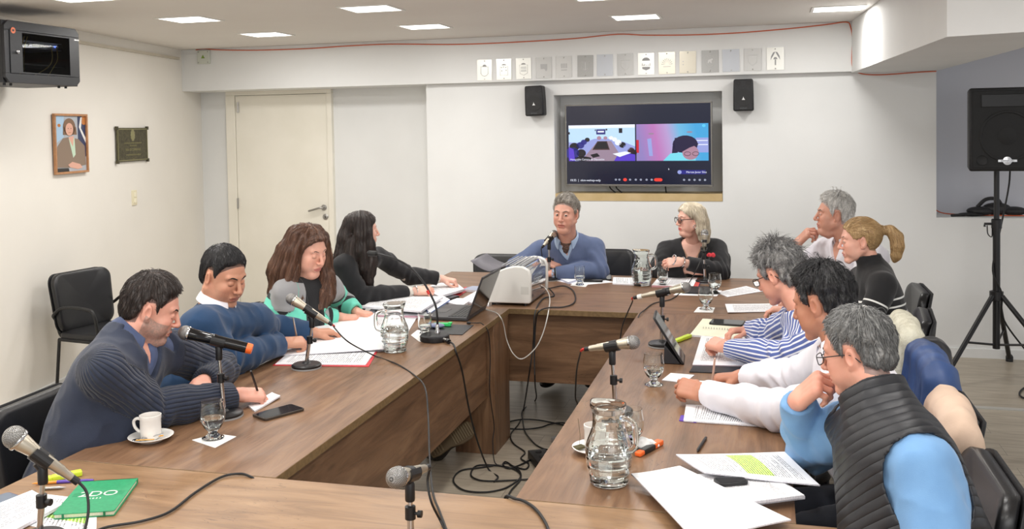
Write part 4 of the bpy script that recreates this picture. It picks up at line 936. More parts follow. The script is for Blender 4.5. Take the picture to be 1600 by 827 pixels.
    # eyebrows
    if sp.get('brow'):
        bt = sp.get('brow_thick', .0032 if not fem else .002)
        for s_ in (-1, 1):
            pts = []
            for k in range(9):
                u = k/8; bx = s_*(.013+.036*u); bz = .0265+.007*math.sin(PI*u*.75)-.006*max(0, u-.6)/.4+sp.get('brow_up', 0); pts.append(L2W((bx, surf_y(fl_, bx, bz)+.0002, bz)))
            MB().tube(pts, [bt*.8*Ss, bt*Ss, bt*Ss, bt*.9*Ss, bt*.6*Ss, bt*.3*Ss], 8, smooth=2).build('eyebrow', sp['brow'], root, smooth=True)
    return parts, L2W, RM, S
def eye_mat():
    t = NT('eye'); tc = t.n('ShaderNodeTexCoord').outputs['Object']; se = t.n('ShaderNodeSeparateXYZ', i_Vector=t.n('ShaderNodeVectorMath', operation='NORMALIZE', i_0=tc).outputs[0])
    t.set(Base_Color=t.ramp(se.outputs[2], [(0, rgb(225, 215, 208)), (.86, rgb(60, 38, 24)), (.972, rgb(10, 8, 8))], 'CONSTANT'), Roughness=.08); return t.m
M_EYE = eye_mat()
def short_hair(root, org, c, B, S, material, thick=.016, line=None, top=.0, messy=.003, name='hair', freq=26, side=.35, part=None, nst=2600, slen=.035, sr=.0010, sweep=(.6, .3, .2)):
    f = Field((-.11, -.15, -.14), (.11, .135, .16), .0028)
    f.add(ellip((0, -.020, .030), (.0765+thick*side, .096+thick*.9, .089+thick+top))); f.add(ellip((0, .012, .024+top*.5), (.070+thick*side, .080+thick*.7, .083+thick+top)), .02)
    f.add(ellip((0, -.045, -.02), (.062+thick*side*.5, .058+thick*.5, .06)), .03)
    ys, zs = line or ([-.14, -.09, -.06, -.043, -.034, -.022, .006, .013, .026, .036, .05, .066, .08, .1, .13], [-.072, -.068, -.058, -.03, .022, .042, .044, .006, .004, .044, .070, .086, .096, .098, .1])
    g = [(f.lo[i]+f.h*np.arange(f.n[i], dtype=np.float32)) for i in range(3)]
    X = g[0][:, None, None]; Y = g[1][None, :, None]; Z = g[2][None, None, :]
    d = (np.interp(Y, ys, zs)+(vnoise(X*55+Y*0+40, Y*55+40, Z*0+7.5+0*X)-.5)*.014-Z)*.5; k = .016; h = np.maximum(k-np.abs(f.F-d), 0)/k; f.F = np.maximum(f.F, d)+h*h*k*.25
    def dn(x, y, z):
        az = np.arctan2(x, -(y+.03)-.35*(z-.1)); el = np.arctan2(z, np.sqrt(x*x+(y+.02)**2))
        n1 = vnoise(az*freq*.5+40, el*3.2+20, y*9+30); n2 = vnoise(x*70+z*20+50, y*24+50, z*40+50)
        return (.5-n1)*messy*2.4+(.5-n2)*messy*1.6
    f.disp(dn, .02); V, Q = f.mesh(); x, y, z = V.T
    az = np.arctan2(x, -(y+.045)*.6+.02); r_ = np.sqrt(x*x+(y+.045)**2)
    fuv = np.stack([x*(1.2)+.0*y, (z-.4*y)*.35+.0*x, y-.9*z], 1)
    cr_ = np.array((.012, -.055, .12))
    def flow(p):
        d = p-cr_; d /= np.linalg.norm(d, axis=1, keepdims=True)+1e-6; d[:, 2] -= .25; w_ = np.clip((p[:, 1]-.0)*14, 0, 1)[:, None]*np.clip((p[:, 2]-.05)*20, 0, 1)[:, None]
        return d*(1-w_*.5)+w_*np.array(sweep)
    SV, SQ, sf = strands(f, V, flow, nst, slen, sr, lift=messy*.6+.001, seed=int(abs(c[0]*1000))+3, edge=(ys, zs))
    o = np_mesh(name, [(c+(V*S)@B.T, Q, {'fuv': fuv}), (c+(SV*S)@B.T, SQ, {'fuv': sf})], material, root, org); return o
def long_hair(root, org, c, B, S, material, locks, cap=True, thick=.02, line=None, name='hair', h=.0036, messy=.004, face_cut=True, part=True, capz=0, nst=3600, slen=.09, sr=.0010, back=False):
    """locks: list of chains in head space: [(p, r), (p, r), ...]"""
    pts = np.array([q[0] for l in locks for q in l]+[(-.11, -.15, -.02), (.11, .12, .15)]); rr = .06
    f = Field(pts.min(0)-rr, pts.max(0)+rr, h)
    if cap:
        f.add(ellip((0, -.020, .030), (.0765+thick*.8, .096+thick, .089+thick*.8+capz))); f.add(ellip((0, .010, .026), (.070+thick*.8, .082+thick*.6, .083+thick*.8+capz)), .02)
        ys, zs = line or ([-.14, -.02, .02, .036, .05, .07, .09, .13], [-.12, -.12, -.06, .0, .04, .066, .088, .10])
        g = [(f.lo[i]+f.h*np.arange(f.n[i], dtype=np.float32)) for i in range(3)]
        d = (np.interp(g[1][None, :, None], ys, zs)-g[2][None, None, :])*.7+0*g[0][:, None, None]
        k = .006; hh_ = np.maximum(k-np.abs(f.F-d), 0)/k; f.F = np.maximum(f.F, d)+hh_*hh_*k*.25
    for l in locks:
        for (p, r1), (q, r2) in zip(l[:-1], l[1:]): f.add(cone(p, q, r1, r2), .02)
    if face_cut: f.cut(ellip((0, .085, -.03), (.052, .06, .085)), .01)
    def dn(x, y, z):
        az = np.arctan2(x, -(y+.02)); n1 = vnoise(az*11+40, z*5+20, 30+y*4); n2 = vnoise(x*60+40, y*60+40, z*11+40)
        return (.5-n1)*messy*2.6+(.5-n2)*messy*1.8
    f.disp(dn, .02); V, Q = f.mesh(); x, y, z = V.T
    if sum(len(l) for l in locks) and z.min() < -.12:
        fuv = np.where((z > .06)[:, None], np.stack([x, y*.6, z+.5*np.abs(x)], 1), np.stack([x, y, z*.8], 1))
    else: fuv = np.stack([x, z*.5, y], 1)
    def flow(p):
        d = np.zeros_like(p); top = np.clip((p[:, 2]-.045)*22, 0, 1); d[:, 2] = -1; sx_ = np.sign(p[:, 0]+.001)
        if back: d = d*(1-top)[:, None]+top[:, None]*np.array((0, -1, -.1)); d[p[:, 1] > -.13] += np.array((0, -1, .35))
        else: d[:, 0] += top*sx_*1.6; d[:, 1] -= top*.7
        return d
    SV, SQ, sf = strands(f, V, flow, nst, slen, sr, steps=8, seed=5)
    return np_mesh(name, [(c+(V*S)@B.T, Q, {'fuv': fuv}), (c+(SV*S)@B.T, SQ, {'fuv': sf})], material, root, org)

def strands(f, V, flow, count, length, r=.0009, steps=6, lift=.0012, seed=1, edge=None):
    """fine locks of hair that follow the surface of the hair volume"""
    rs = np.random.RandomState(seed); p = V[rs.randint(0, len(V), count)].copy(); p += rs.normal(0, .001, p.shape)
    off = lift*(.2+rs.rand(count)*1.8); L = length*(.5+rs.rand(count)*.8)
    if edge: L = L*np.clip((p[:, 2]-np.interp(p[:, 1], *edge))/.06, .12, 1); off = off*np.clip((p[:, 2]-.0)/.06, .25, 1)
    P = [p.copy()]; hi = f.n-2
    def grad(q):
        i = np.clip(np.round((q-f.lo)/f.h).astype(int), 1, hi); a, b, c_ = i.T; F = f.F
        g = np.stack([F[a+1, b, c_]-F[a-1, b, c_], F[a, b+1, c_]-F[a, b-1, c_], F[a, b, c_+1]-F[a, b, c_-1]], 1)/(2*f.h); val = F[a, b, c_]+((q-(f.lo+f.h*i))*g).sum(1)
        return g/(np.linalg.norm(g, axis=1, keepdims=True)+1e-6), val
    wob = rs.normal(0, 1, (count, 3))
    for k in range(steps):
        g, v = grad(p); d = flow(p)+wob*.16; d -= g*(d*g).sum(1, keepdims=True); d /= np.linalg.norm(d, axis=1, keepdims=True)+1e-6
        q = p+d*(L/steps)[:, None]; g, v = grad(q); v = np.clip(v, -.01, .01); ok = np.linalg.norm(g, axis=1) > .5
        q = np.where(ok[:, None], q-g*(v-off)[:, None], q); P.append(q.copy()); p = q
    P = np.stack(P, 1); n = P.shape[1]; T = np.gradient(P, axis=1); T /= np.linalg.norm(T, axis=2, keepdims=True)+1e-9
    up = np.array((.31, .52, .8)); a = np.cross(T, up); a /= np.linalg.norm(a, axis=2, keepdims=True)+1e-9; b = np.cross(T, a)
    rad = r*(1-.85*(np.arange(n)/(n-1))**2)[None, :, None]*(.6+.8*rs.rand(count))[:, None, None]
    ring = [P+rad*(math.cos(t_)*a+math.sin(t_)*b) for t_ in (0, 2*PI/3, 4*PI/3)]; VV = np.stack(ring, 2).reshape(-1, 3)
    base = (np.arange(count)*n*3)[:, None, None]; j = (np.arange(n-1)*3)[None, :, None]; k = np.arange(3)[None, None, :]; k2 = (k+1) % 3
    Q = np.stack([base+j+k, base+j+k2, base+j+3+k2, base+j+3+k], 3).reshape(-1, 4)
    fu = np.repeat(np.stack([rs.rand(count)*9, rs.rand(count)*9, rs.rand(count)], 1), n*3, 0); return VV, Q, fu
# ---- hands
HANDS = {'prop': ((78, 50, 28), (82, 54, 30), (84, 58, 32), (84, 60, 34)), 'flat': ((8, 12, 8),)*4, 'relaxed': ((28, 32, 20), (30, 34, 22), (34, 38, 24), (38, 40, 26)), 'curl': ((45, 55, 35), (50, 60, 40), (55, 62, 42), (58, 64, 44)),
         'fist': ((72, 88, 55), (76, 90, 58), (78, 92, 58), (80, 92, 58)), 'pen': ((48, 46, 22), (52, 56, 30), (64, 70, 42), (70, 76, 46)), 'spread': ((14, 16, 10), (20, 22, 14), (26, 28, 16), (18, 20, 12))}
def make_hand(w, dirv, back, side, pose, skin, S=1.0, arm_back=.07, armr=.03, thumb=0.3, spread=.06, elbow=None):
    """w: wrist, dirv: towards the fingers, back: normal of the back of the hand; side: +1 right, -1 left hand"""
    y = unit(dirv); z = np.array(back, float); z = unit(z-y*(z@y)); x = np.cross(y, z); B = np.stack([x, y, z], 1)
    t_ = -side     # thumb at -x on a right hand
    ab = np.array((0, -arm_back, 0)) if elbow is None else unit((np.array(elbow)-np.array(w))@B)*arm_back
    f = Field(np.minimum((-.078, -.04, -.10), ab-.045), np.maximum((.078, .20, .055), ab+.045), .0023); a = f.add
    a(cone(ab, ab*.12, armr, .025)); a(ellip((0, 0, 0), (.028, .028, .021)), .018)
    a(rbox((0, .050, 0), (.038, .046, .0145), .014), .016)
    ang = HANDS[pose]; L_ = (.070, .078, .073, .056); bx = (-.029, -.010, .010, .0285); by = (.088, .092, .088, .079)
    for k in range(4):
        p = np.array((bx[k]*(-t_)*1.0, by[k], -.001)); p[0] = bx[k] if t_ < 0 else -bx[k]
        sx_ = (bx[k]/.029)*spread*(1 if t_ < 0 else -1); th = 0.0
        a(cone((p[0]*.7, .03, .0), p, .010, .0105), .008)
        for j, fr_ in enumerate((.44, .31, .25)):
            th += math.radians(ang[k][j]); q = p+L_[k]*fr_*np.array((sx_, math.cos(th), -math.sin(th)))
            r1 = .0095-.0008*j-(.001 if k == 3 else 0); a(cone(p, q, r1, r1-.0008), .003); a(ellip(p, (r1*1.04,)*3), .003); p = q
    tt = t_
    p0 = np.array((tt*.018, .018, -.006)); p1 = np.array((tt*.042, .044, -.014-.012*thumb)); p2 = np.array((tt*(.052-.02*thumb), .074, -.02-.03*thumb)); p3 = np.array((tt*(.054-.045*thumb), .098, -.024-.038*thumb))
    a(cone(p0, p1, .0165, .0125), .012); a(cone(p1, p2, .0115, .0100), .004); a(cone(p2, p3, .0100, .0080), .004)
    V, Q = f.mesh(); base = np.array(skin[:3]); col = np.tile(base, (len(V), 1))
    m = (V[:, 1] > .088)[:, None]*.35; col = col*(1-m)+base*np.array([1.01, .88, .84])*m
    Vw = np.array(w)+(V*S)@B.T
    return (Vw, Q, {'col': col})

# ---- torso and sleeves
class Body:
    def __init__(s, neck, pelvis, right, shoulders, elbows, wrists, w=1.0, d=1.0, belly=1.0, arm=1.0, fem=0, shw=.06):
        s.N = A(neck); s.P = A(pelvis); s.U = unit(s.N-s.P); r = np.array(right, float); s.R = unit(r-s.U*(r@s.U)); s.Fw = np.cross(s.U, s.R)
        s.B = np.stack([s.R, s.Fw, s.U], 1); s.sh = [A(p) for p in shoulders]; s.el = [A(p) for p in elbows]; s.wr = [A(p) for p in wrists]
        s.w, s.d, s.belly, s.arm, s.fem, s.shw = w, d, belly, arm, fem, shw
    def torso(s, o=0.0):
        N, P, B = s.N, s.P, s.B; L = np.linalg.norm(N-P); loc = lambda x, y, z: N+B@np.array((x, y, z))
        T = []
        T.append((ellip(loc(0, .005, -.17), (.165*s.w+o, .112*s.d+o, .185+o), B), .05))
        T.append((ellip(loc(0, .02*s.belly, -L*.62), (.152*s.w*max(1, s.belly*.92)+o, .118*s.belly*s.d+o, .20+o), B), .06))
        T.append((ellip(loc(0, .0, -L+.03), (.175*s.w+o, .135*s.d+o, .13+o), B), .06))
        a_, b_ = s.sh; m_ = (a_+b_)/2
        T.append((cone(a_+(m_-a_)*.14, b_+(m_-b_)*.14, s.shw+o, s.shw+o), .04))
        for q in s.sh: T.append((cone(N-s.U*.02, q*.55+N*.45-s.U*.01, .055+o, .05+o), .04))
        if s.fem:
            for x in (-.075, .075): T.append((ellip(loc(x, .085*s.d, -.21), (.068+o, .062+o, .07+o), B), .035))
        return T
    def arms(s, o=0.0, cuff=.94, which=(0, 1), k=.025):
        T = []
        for i in which:
            S_, E_, W_ = s.sh[i], s.el[i], s.wr[i]; am = s.arm; dv = unit(W_-E_); cp = E_+(W_-E_)*cuff
            cutf = (lambda cp, dv: lambda x, y, z: (x-cp[0])*dv[0]+(y-cp[1])*dv[1]+(z-cp[2])*dv[2])(cp, dv)
            T.append((cone(S_, E_, .058*am+o, .047*am+o), k, None)); T.append((cone(E_, E_+(W_-E_)*.35, .047*am+o, .045*am+o), .012, None)); T.append((cone(E_+(W_-E_)*.35, W_, .045*am+o, .029*am+o*.75), .012, cutf))
        return T
    def bounds(s, o=.02, arms=True):
        fs = [t[0] for t in s.torso(o)]+([t[0] for t in s.arms(o)] if arms else [])
        return np.min([f.lo for f in fs], 0)-.03, np.max([f.hi for f in fs], 0)+.03
    def luv(s, V, arms=True):
        """per-vertex limb coordinates"""
        X = V-s.N; loc = X@s.B; uv = loc.copy(); prt = np.zeros((len(V), 3)); prt[:, 1] = loc[:, 2]; prt[:, 2] = -.105
        if arms:
            Ft = np.full(len(V), 9.0)
            for f, k in s.torso(0): Ft = np.minimum(Ft, f(V[:, 0], V[:, 1], V[:, 2]))
            Ft = Ft-.004
            for i in (0, 1):
                S_, E_, W_ = s.sh[i], s.el[i], s.wr[i]; lu = np.linalg.norm(E_-S_); lf = np.linalg.norm(W_-E_)
                d1 = cone(S_, E_, .058*s.arm, .047*s.arm)(V[:, 0], V[:, 1], V[:, 2]); d2 = cone(E_, W_, .047*s.arm, .031*s.arm)(V[:, 0], V[:, 1], V[:, 2])
                dm = np.minimum(d1, d2); m = dm < Ft; up = d1 < d2; Ft = np.where(m, dm, Ft)
                ref = unit(np.cross(E_-S_, W_-E_)+1e-4*s.R)
                for seg, (p, q, base) in ((up, (S_, E_, 0.0)), (~up, (E_, W_, lu))):
                    ax = unit(q-p); r1 = unit(ref-ax*(ref@ax)); r2 = np.cross(ax, r1); D = V-p; al = D@ax; mm = m & seg
                    uv[mm] = np.stack([D@r1, D@r2, al+base], 1)[mm]; prt[mm, 0] = 1; prt[mm, 1] = -(al+base)[mm]; prt[mm, 2] = -.085
        return uv, prt
def wrinkle(body, amp=.006, freq=11, seed=0, elbow=.006):
    def fn(x, y, z):
        d = .0
        n1 = vnoise(x*freq+seed*7+50, y*freq+50, z*freq*.8+50); n2 = vnoise(x*freq*2.3+seed*3+90, y*freq*2.3+90, z*freq*1.7+90)
        d = amp*(np.abs(2*n1-1)*1.6-.5)+amp*.45*(np.abs(2*n2-1)*1.6-.5)
        for i in (0, 1):
            E_ = body.el[i]; r_ = np.sqrt((x-E_[0])**2+(y-E_[1])**2+(z-E_[2])**2); wgt = np.exp(-(r_/.10)**2)
            ax = unit(body.wr[i]-body.sh[i]); t_ = (x-E_[0])*ax[0]+(y-E_[1])*ax[1]+(z-E_[2])*ax[2]
            d = d+elbow*wgt*np.sin(t_*90+11*n1+seed)
        return d
    return fn
def garment(name, root, org, body, material, o=.010, h=.0055, cuff=.94, neck_r=.066, neck_dir=None, vneck=None, arms=True, sleeves_only=False, hem=None, wr=(.006, 11, 0, .006), openf=None, extra=None, armhole=None, high=0.0, wall=.012):
    lo, hi = body.bounds(o+.01, arms or sleeves_only); hi = hi+np.array([0, 0, high+.02]); f = Field(lo, hi, h)
    for g, k in body.torso(o): f.add(g, k)
    nd = unit(neck_dir) if neck_dir is not None else body.U
    if high: f.add(cone(body.N-nd*.02, body.N+nd*high, neck_r+wall, neck_r+wall*.8), .02)
    if armhole:
        for i in (0, 1): f.cut(ellip(body.sh[i]+(body.sh[i]-body.N)*.12-body.U*.035, (armhole*.75, armhole*.95, armhole*1.2), body.B), .006)
    if vneck:
        dv_, wv = vneck; B = body.B; N = body.N
        def vf(x, y, z):
            q = [(x-N[0])*B[0][i]+(y-N[1])*B[1][i]+(z-N[2])*B[2][i] for i in range(3)]
            return np.maximum(np.abs(q[0])-(q[2]+dv_)*wv, -(q[1]-.01))*.8
        vf.lo = N-.25; vf.hi = N+.25; f.cut(vf, .004)
    if arms:
        for g, k, c_ in body.arms(o, cuff): f.add(g, k, c_)
    if extra:
        for g, k in extra: f.add(g, k)
    f.cutplane(body.P-body.U*(hem if hem is not None else .06), -body.U)
    if wr: f.disp(wrinkle(body, *wr))
    if arms:                                   # open cuffs
        for i in (0, 1):
            E_, W_ = body.el[i], body.wr[i]; dv = unit(W_-E_); cp = E_+(W_-E_)*cuff; f.cut(cone(cp-dv*.012, cp+dv*.03, .0295, .0295), .003)
    f.cut(cone(body.N-nd*.01, body.N+nd*.2, neck_r, neck_r), .003)
    if high: f.cut(rbox(body.N+nd*(high+.05), (.14, .14, .05), .003, basis(body.Fw, nd)[:, [0, 1, 2]]), .004)
    V, Q = f.mesh(); uv, prt = body.luv(V, arms); return np_mesh(name, [(V, Q, {'luv': uv, 'prt': prt})], material, root, org)
def skin_core(body, skin, o=-.004, torso=True, h=.008):
    lo, hi = body.bounds(.0); f = Field(lo, hi, h)
    if torso:
        for g, k in body.torso(o): f.add(g, k)
    for i in (0, 1): f.add(cone(body.sh[i], body.el[i], .045*body.arm, .036*body.arm), .02); f.add(cone(body.el[i], body.wr[i], .036*body.arm, .024), .01)
    V, Q = f.mesh(); return (V, Q, {'col': np.tile(np.array(skin[:3]), (len(V), 1))})
def legs(root, org, body, knees, ankles, toes, m_tr, m_sh, w=1.0):
    P = body.P; pts = np.array([P]+list(knees)+list(ankles)); f = Field(pts.min(0)-.2, pts.max(0)+.2, .011)
    f.add(ellip(P-body.U*.0, (.17*w, .13, .11), body.B))
    for s_, k_, a_ in zip((1, -1), knees, ankles):
        hip = P+body.R*s_*.09; f.add(cone(hip, k_, .09*w, .066*w), .04); f.add(cone(k_, np.array(a_)+np.array((0, 0, .03)), .064*w, .048*w), .02)
    f.disp(lambda x, y, z: .007*(np.abs(2*vnoise(x*14+9, y*14+9, z*14+9)-1)*1.6-.5)); V, Q = f.mesh()
    o = np_mesh('trousers', [(V, Q, {'luv': V*0, 'prt': V*0})], m_tr, root, org)
    for a_, t_ in zip(ankles, toes):
        if t_ is None: continue
        a_ = A(a_); t_ = unit(np.array(t_)); Rr = basis(t_); g = Field(a_-.32, a_+.32, .006)
        g.add(ellip(a_+t_*.02+np.array((0, 0, -.03)), (.042, .075, .045), Rr)); g.add(ellip(a_+t_*.13+np.array((0, 0, -.05)), (.048, .09, .034), Rr), .03); g.add(cone(a_, a_+np.array((0, 0, .05)), .045, .047), .02)
        b_ = a_+t_*.08; fz = a_[2]-.085; g.cutplane((b_[0], b_[1], fz), (0, 0, -1)); V, Q = g.mesh(); np_mesh('shoe', [(V, Q, {})], m_sh, root, org)
def collar(root, org, body, neck, nd, material, r=.062, hgt=.034, gap=.5, name='shirt_collar', flare=.010, wing=.05, fwd=None):
    """folded shirt collar: a stand around the neck and two wings in front"""
    nd = unit(nd); f_ = np.array(body.Fw if fwd is None else fwd, float); f_ = unit(f_-nd*(f_@nd)); r_ = np.cross(f_, nd); N = np.array(neck)
    m = MB(); n = 40; rows = []
    for j, (dr, dz) in enumerate(((.0, -.012), (.0, hgt*.6), (.001, hgt), (.005, hgt+.002), (flare, hgt*.7), (flare+.006, hgt*.15), (flare+.008, -.004))):
        row = []
        for k in range(n+1):
            a = gap+(2*PI-2*gap)*k/n; fr = min(k, n-k)/n; w_ = max(0, 1-fr*6)     # near the front opening
            dzz = dz-(wing*w_ if j >= 4 else .0)*(.4+.3*(j-4))-.012*math.cos(a)*.6*(1)
            rr = r+dr+(.012*w_ if j >= 4 else 0)
            p = N+nd*(dzz+.006)+(f_*math.cos(a)*1.06+r_*math.sin(a))*rr; row.append(Vector(p-np.array(org)))
        rows.append(row)
    vs = [v for row in rows for v in row]; W1 = n+1
    m.add(vs, [(j*W1+k, j*W1+k+1, (j+1)*W1+k+1, (j+1)*W1+k) for j in range(len(rows)-1) for k in range(n)])
    o = m.build(name, material, root, smooth=True); sd = o.modifiers.new('thickness', 'SOLIDIFY'); sd.thickness = .002
    sb = o.modifiers.new('smooth', 'SUBSURF'); sb.levels = sb.render_levels = 1; return o
def glasses(root, L2W, S, kind='round', col_=None, rim=.0013, name='eyeglasses', arms=(-1, 1)):
    col_ = col_ or M_BLACK; m = MB(); S = S[0]
    for s_ in (-1, 1):
        pts = []
        for k in range(20):
            a = 2*PI*k/20; c_, sn = math.cos(a), math.sin(a)
            if kind == 'round': x, z = .0235*c_, .0215*sn
            else: x = .0255*math.copysign(abs(c_)**.55, c_); z = .0165*math.copysign(abs(sn)**.6, sn)
            pts.append(L2W((s_*.033+x, .1085-.12*(abs(.033+s_*x*1.0)-.0)**1.5*1.2, .003+z)))
        m.tube(pts, rim*S, 8, close=True)
    m.tube([L2W((-.011, .109, .008)), L2W((0, .1135, .010)), L2W((.011, .109, .008))], rim*S, 8, smooth=3)
    for s_ in arms: m.tube([L2W((s_*.058, .1035, .012)), L2W((s_*.074, .075, .012)), L2W((s_*.081, .0, .010)), L2W((s_*.082, -.02, .002)), L2W((s_*.078, -.036, -.018))], rim*1.1*S, 8, smooth=3)
    o = m.build(name, col_, root, smooth=True)
    l_ = MB()
    for s_ in (-1, 1):
        out = []
        for k in range(16):
            a = 2*PI*k/16; c_, sn = math.cos(a), math.sin(a)
            if kind == 'round': x, z = .0235*c_, .0215*sn
            else: x = .0255*math.copysign(abs(c_)**.55, c_); z = .0165*math.copysign(abs(sn)**.6, sn)
            out.append(L2W((s_*.033+x, .1085-.12*(abs(.033+s_*x))**1.5*1.2, .003+z)))
        l_.add(out, [tuple(range(16))])
    l_.build('lens', mat('lens_glass', (1, 1, 1, 1), 0.0, 0, Transmission_Weight=1.0, IOR=1.02, Specular_IOR_Level=.6), o)
    return o
def person(name_label, at_, cat='person'):
    return thing('person', name_label, cat, at_)

# ================================================================== THE PEOPLE
def npv(v): return np.array(v, float)
def J(px, py, Y): return npv(on_y(px, py, Y))
def JZ(px, py, z): return npv(on_z(px, py, z))
H_DARK = hair_mat('hair_dark_brown', rgb(22, 17, 15), rgb(44, 34, 30), rgb(72, 58, 50)); H_BLACK = hair_mat('hair_black', rgb(12, 12, 13), rgb(26, 25, 27), rgb(52, 50, 54))
H_BROWN = hair_mat('hair_brown', rgb(50, 32, 24), rgb(94, 64, 48), rgb(142, 102, 78)); H_ESPR = hair_mat('hair_long_dark', rgb(20, 15, 14), rgb(42, 31, 28), rgb(78, 60, 50))
H_GREY = hair_mat('hair_grey', rgb(96, 92, 86), rgb(152, 145, 136), rgb(192, 185, 174)); H_SALT = hair_mat('hair_salt_pepper', rgb(62, 62, 64), rgb(122, 121, 120), rgb(178, 176, 172))
H_SILV = hair_mat('hair_silver', rgb(140, 138, 135), rgb(200, 198, 194), rgb(236, 234, 230)); H_BLONDE = hair_mat('hair_ash_blonde', rgb(160, 146, 124), rgb(222, 210, 186), rgb(244, 238, 224))
H_GOLD = hair_mat('hair_golden', rgb(128, 96, 62), rgb(186, 152, 106), rgb(222, 194, 146)); H_IRON = hair_mat('hair_iron_grey', rgb(62, 62, 62), rgb(110, 110, 109), rgb(156, 155, 152))
B_BLACK = mat('brow_black', rgb(28, 22, 20), .8); B_GREY = mat('brow_grey', rgb(92, 80, 72), .8); B_BR = mat('brow_brown', rgb(84, 58, 44), .8)
C_NAVY = cloth_mat('navy_ribbed_knit', rgb(38, 47, 68), rgb(31, 39, 57), 'rib'); C_BLUE = cloth_mat('blue_wool', rgb(24, 62, 100), rgb(19, 52, 86), 'knit')
C_BLOCK = cloth_mat('teal_grey_black_blocks', rgb(112, 214, 190), kind='blocks'); C_BLK = cloth_mat('black_knit', rgb(24, 24, 28), rgb(18, 18, 21), 'knit')
C_STEEL = cloth_mat('slate_blue_wool', rgb(88, 102, 136), rgb(78, 92, 124), 'knit'); C_WHITE = cloth_mat('white_cotton', rgb(232, 230, 236), rgb(222, 220, 228), 'plain', .8, 500, .1)
C_STRIPE = cloth_mat('blue_white_stripes', rgb(232, 234, 242), rgb(226, 228, 238), 'stripes', .8, 500, .1, c3=rgb(86, 104, 168)); C_BAND = cloth_mat('black_white_bands', rgb(24, 24, 27), rgb(18, 18, 20), 'bands', c3=rgb(232, 232, 228))
C_DENIM = cloth_mat('light_blue_chambray', rgb(120, 164, 208), rgb(106, 150, 196), 'plain', .85, 500, .2); C_VEST = cloth_mat('black_quilted_nylon', rgb(34, 35, 40), rgb(28, 29, 33), 'quilt', .5)
C_JEAN = cloth_mat('dark_trouser', rgb(36, 40, 52), rgb(28, 32, 42)); C_SHOE = mat('black_leather', rgb(26, 24, 24), .4); C_CREAM = cloth_mat('cream_cotton', rgb(228, 222, 212), rgb(218, 212, 202), 'plain')
C_LBLUE = cloth_mat('pale_blue_cotton', rgb(176, 198, 226), rgb(164, 188, 218), 'plain'); C_DOT = cloth_mat('navy_print_cotton', rgb(46, 58, 90), rgb(84, 98, 134), 'plain', .85, 260, .1)
C_PIN = cloth_mat('white_striped_collar', rgb(232, 232, 232), rgb(226, 226, 226), 'stripes', .8, 500, .1, c3=rgb(120, 130, 150)); C_SCARF = noisy('brown_print_scarf', rgb(44, 34, 32), rgb(120, 92, 80), 160, .8, .3, 300)

def build_person(label, pose, head, skin, bodykw, hands, pelvis, clothes, group=None, torso_core=True, core_o=-.004):
    """pose: dict of world joints; head: dict(face, roll, ...); hands: list of (wrist joint, direction, back normal, side, preset, kwargs)"""
    org = npv((pelvis[0], pelvis[1], 0)); root = person(label, org)
    B = basis(head['face'], roll=head.get('roll', 0)); c = npv(pose['head'])
    r = npv(pose['sR'])-npv(pose['sL'])
    body = Body(pose['neck'], pelvis, r, (pose['sR'], pose['sL']), (pose['eR'], pose['eL']), (pose['wR'], pose['wL']), **bodykw)
    head['skin'] = skin
    parts, L2W, RM, S = make_head(root, org, c, B, pose['neck'], head)
    parts.append(skin_core(body, skin, core_o, torso_core))
    for w_, d_, bk, side, ps, kw in hands: parts.append(make_hand(w_, d_, bk, side, ps, skin, elbow=pose['eR' if side > 0 else 'eL'], **kw))
    np_mesh('body', parts, M_SKIN, root, org)
    clothes(root, org, body, c, B, S, L2W)
    # lower body
    fw = np.cross((0, 0, 1.0), body.R); fw = unit(fw*np.array((1, 1, 0))); P = body.P; rr = body.R
    kn = [P+fw*.42+rr*s_*.12+np.array((0, 0, .0)) for s_ in (1, -1)]; kn = [np.array((k[0], k[1], .49)) for k in kn]
    an = [np.array((k[0], k[1], .11))-fw*(.04 if i else .0) for i, k in enumerate(kn)]
    tz = [fw+rr*.2, fw-rr*.2]
    if 'crossed' in head: kn[0], an[0] = npv(head['crossed'][0]), npv(head['crossed'][1]); tz[0] = None
    legs(root, org, body, kn, an, tz, head.get('trousers', C_JEAN), head.get('shoes', C_SHOE))
    return root
SK = lambda r, g, b: rgb(r, g, b)

# 1 --- bearded man in a navy ribbed cardigan, writing
def cl(root, org, body, c, B, S, L2W):
    nd = c-body.N
    garment('cardigan', root, org, body, C_NAVY, .016, cuff=.92, neck_r=.07, neck_dir=nd, vneck=(.15, .34), wr=(.008, 9, 1, .009), high=.04, wall=.020)
    garment('shirt', root, org, body, C_DOT, .004, h=.008, arms=False, neck_r=.062, neck_dir=nd, vneck=(.06, .3), wr=None)
    collar(root, org, body, body.N+unit(nd)*.012, nd, C_DOT, .064, .03, .35, wing=.03)
    short_hair(root, org, c, B, S, H_DARK, .017, top=.008, messy=.004, slen=.045)
p = dict(head=J(238, 484, 2.97), neck=J(198, 532, 2.9), sR=J(162, 580, 2.72), sL=J(262, 548, 3.1), eR=JZ(240, 640, .82), wR=JZ(374, 617, .80), eL=JZ(345, 578, .84), wL=JZ(316, 598, .86))
build_person('bearded man in a navy ribbed cardigan writing with a black pen at the left table', p,
    dict(face=(.86, .50, -.42), brow=B_BLACK, eye_open=0, beard=rgb(126, 118, 112), beard_w=.85, hair_root=rgb(40, 34, 32), fat=.35, scale=0.96), SK(220, 162, 142),
    dict(w=1.12, belly=1.25, d=1.1, arm=1.12),
    [(p['wR'], (.62, .66, -.16), (.1, -.35, .9), 1, 'pen', {}), (p['wL'], (.45, -.85, -.1), (.3, .2, .95), -1, 'relaxed', {})],
    (-2.37, 2.80, .54), cl)

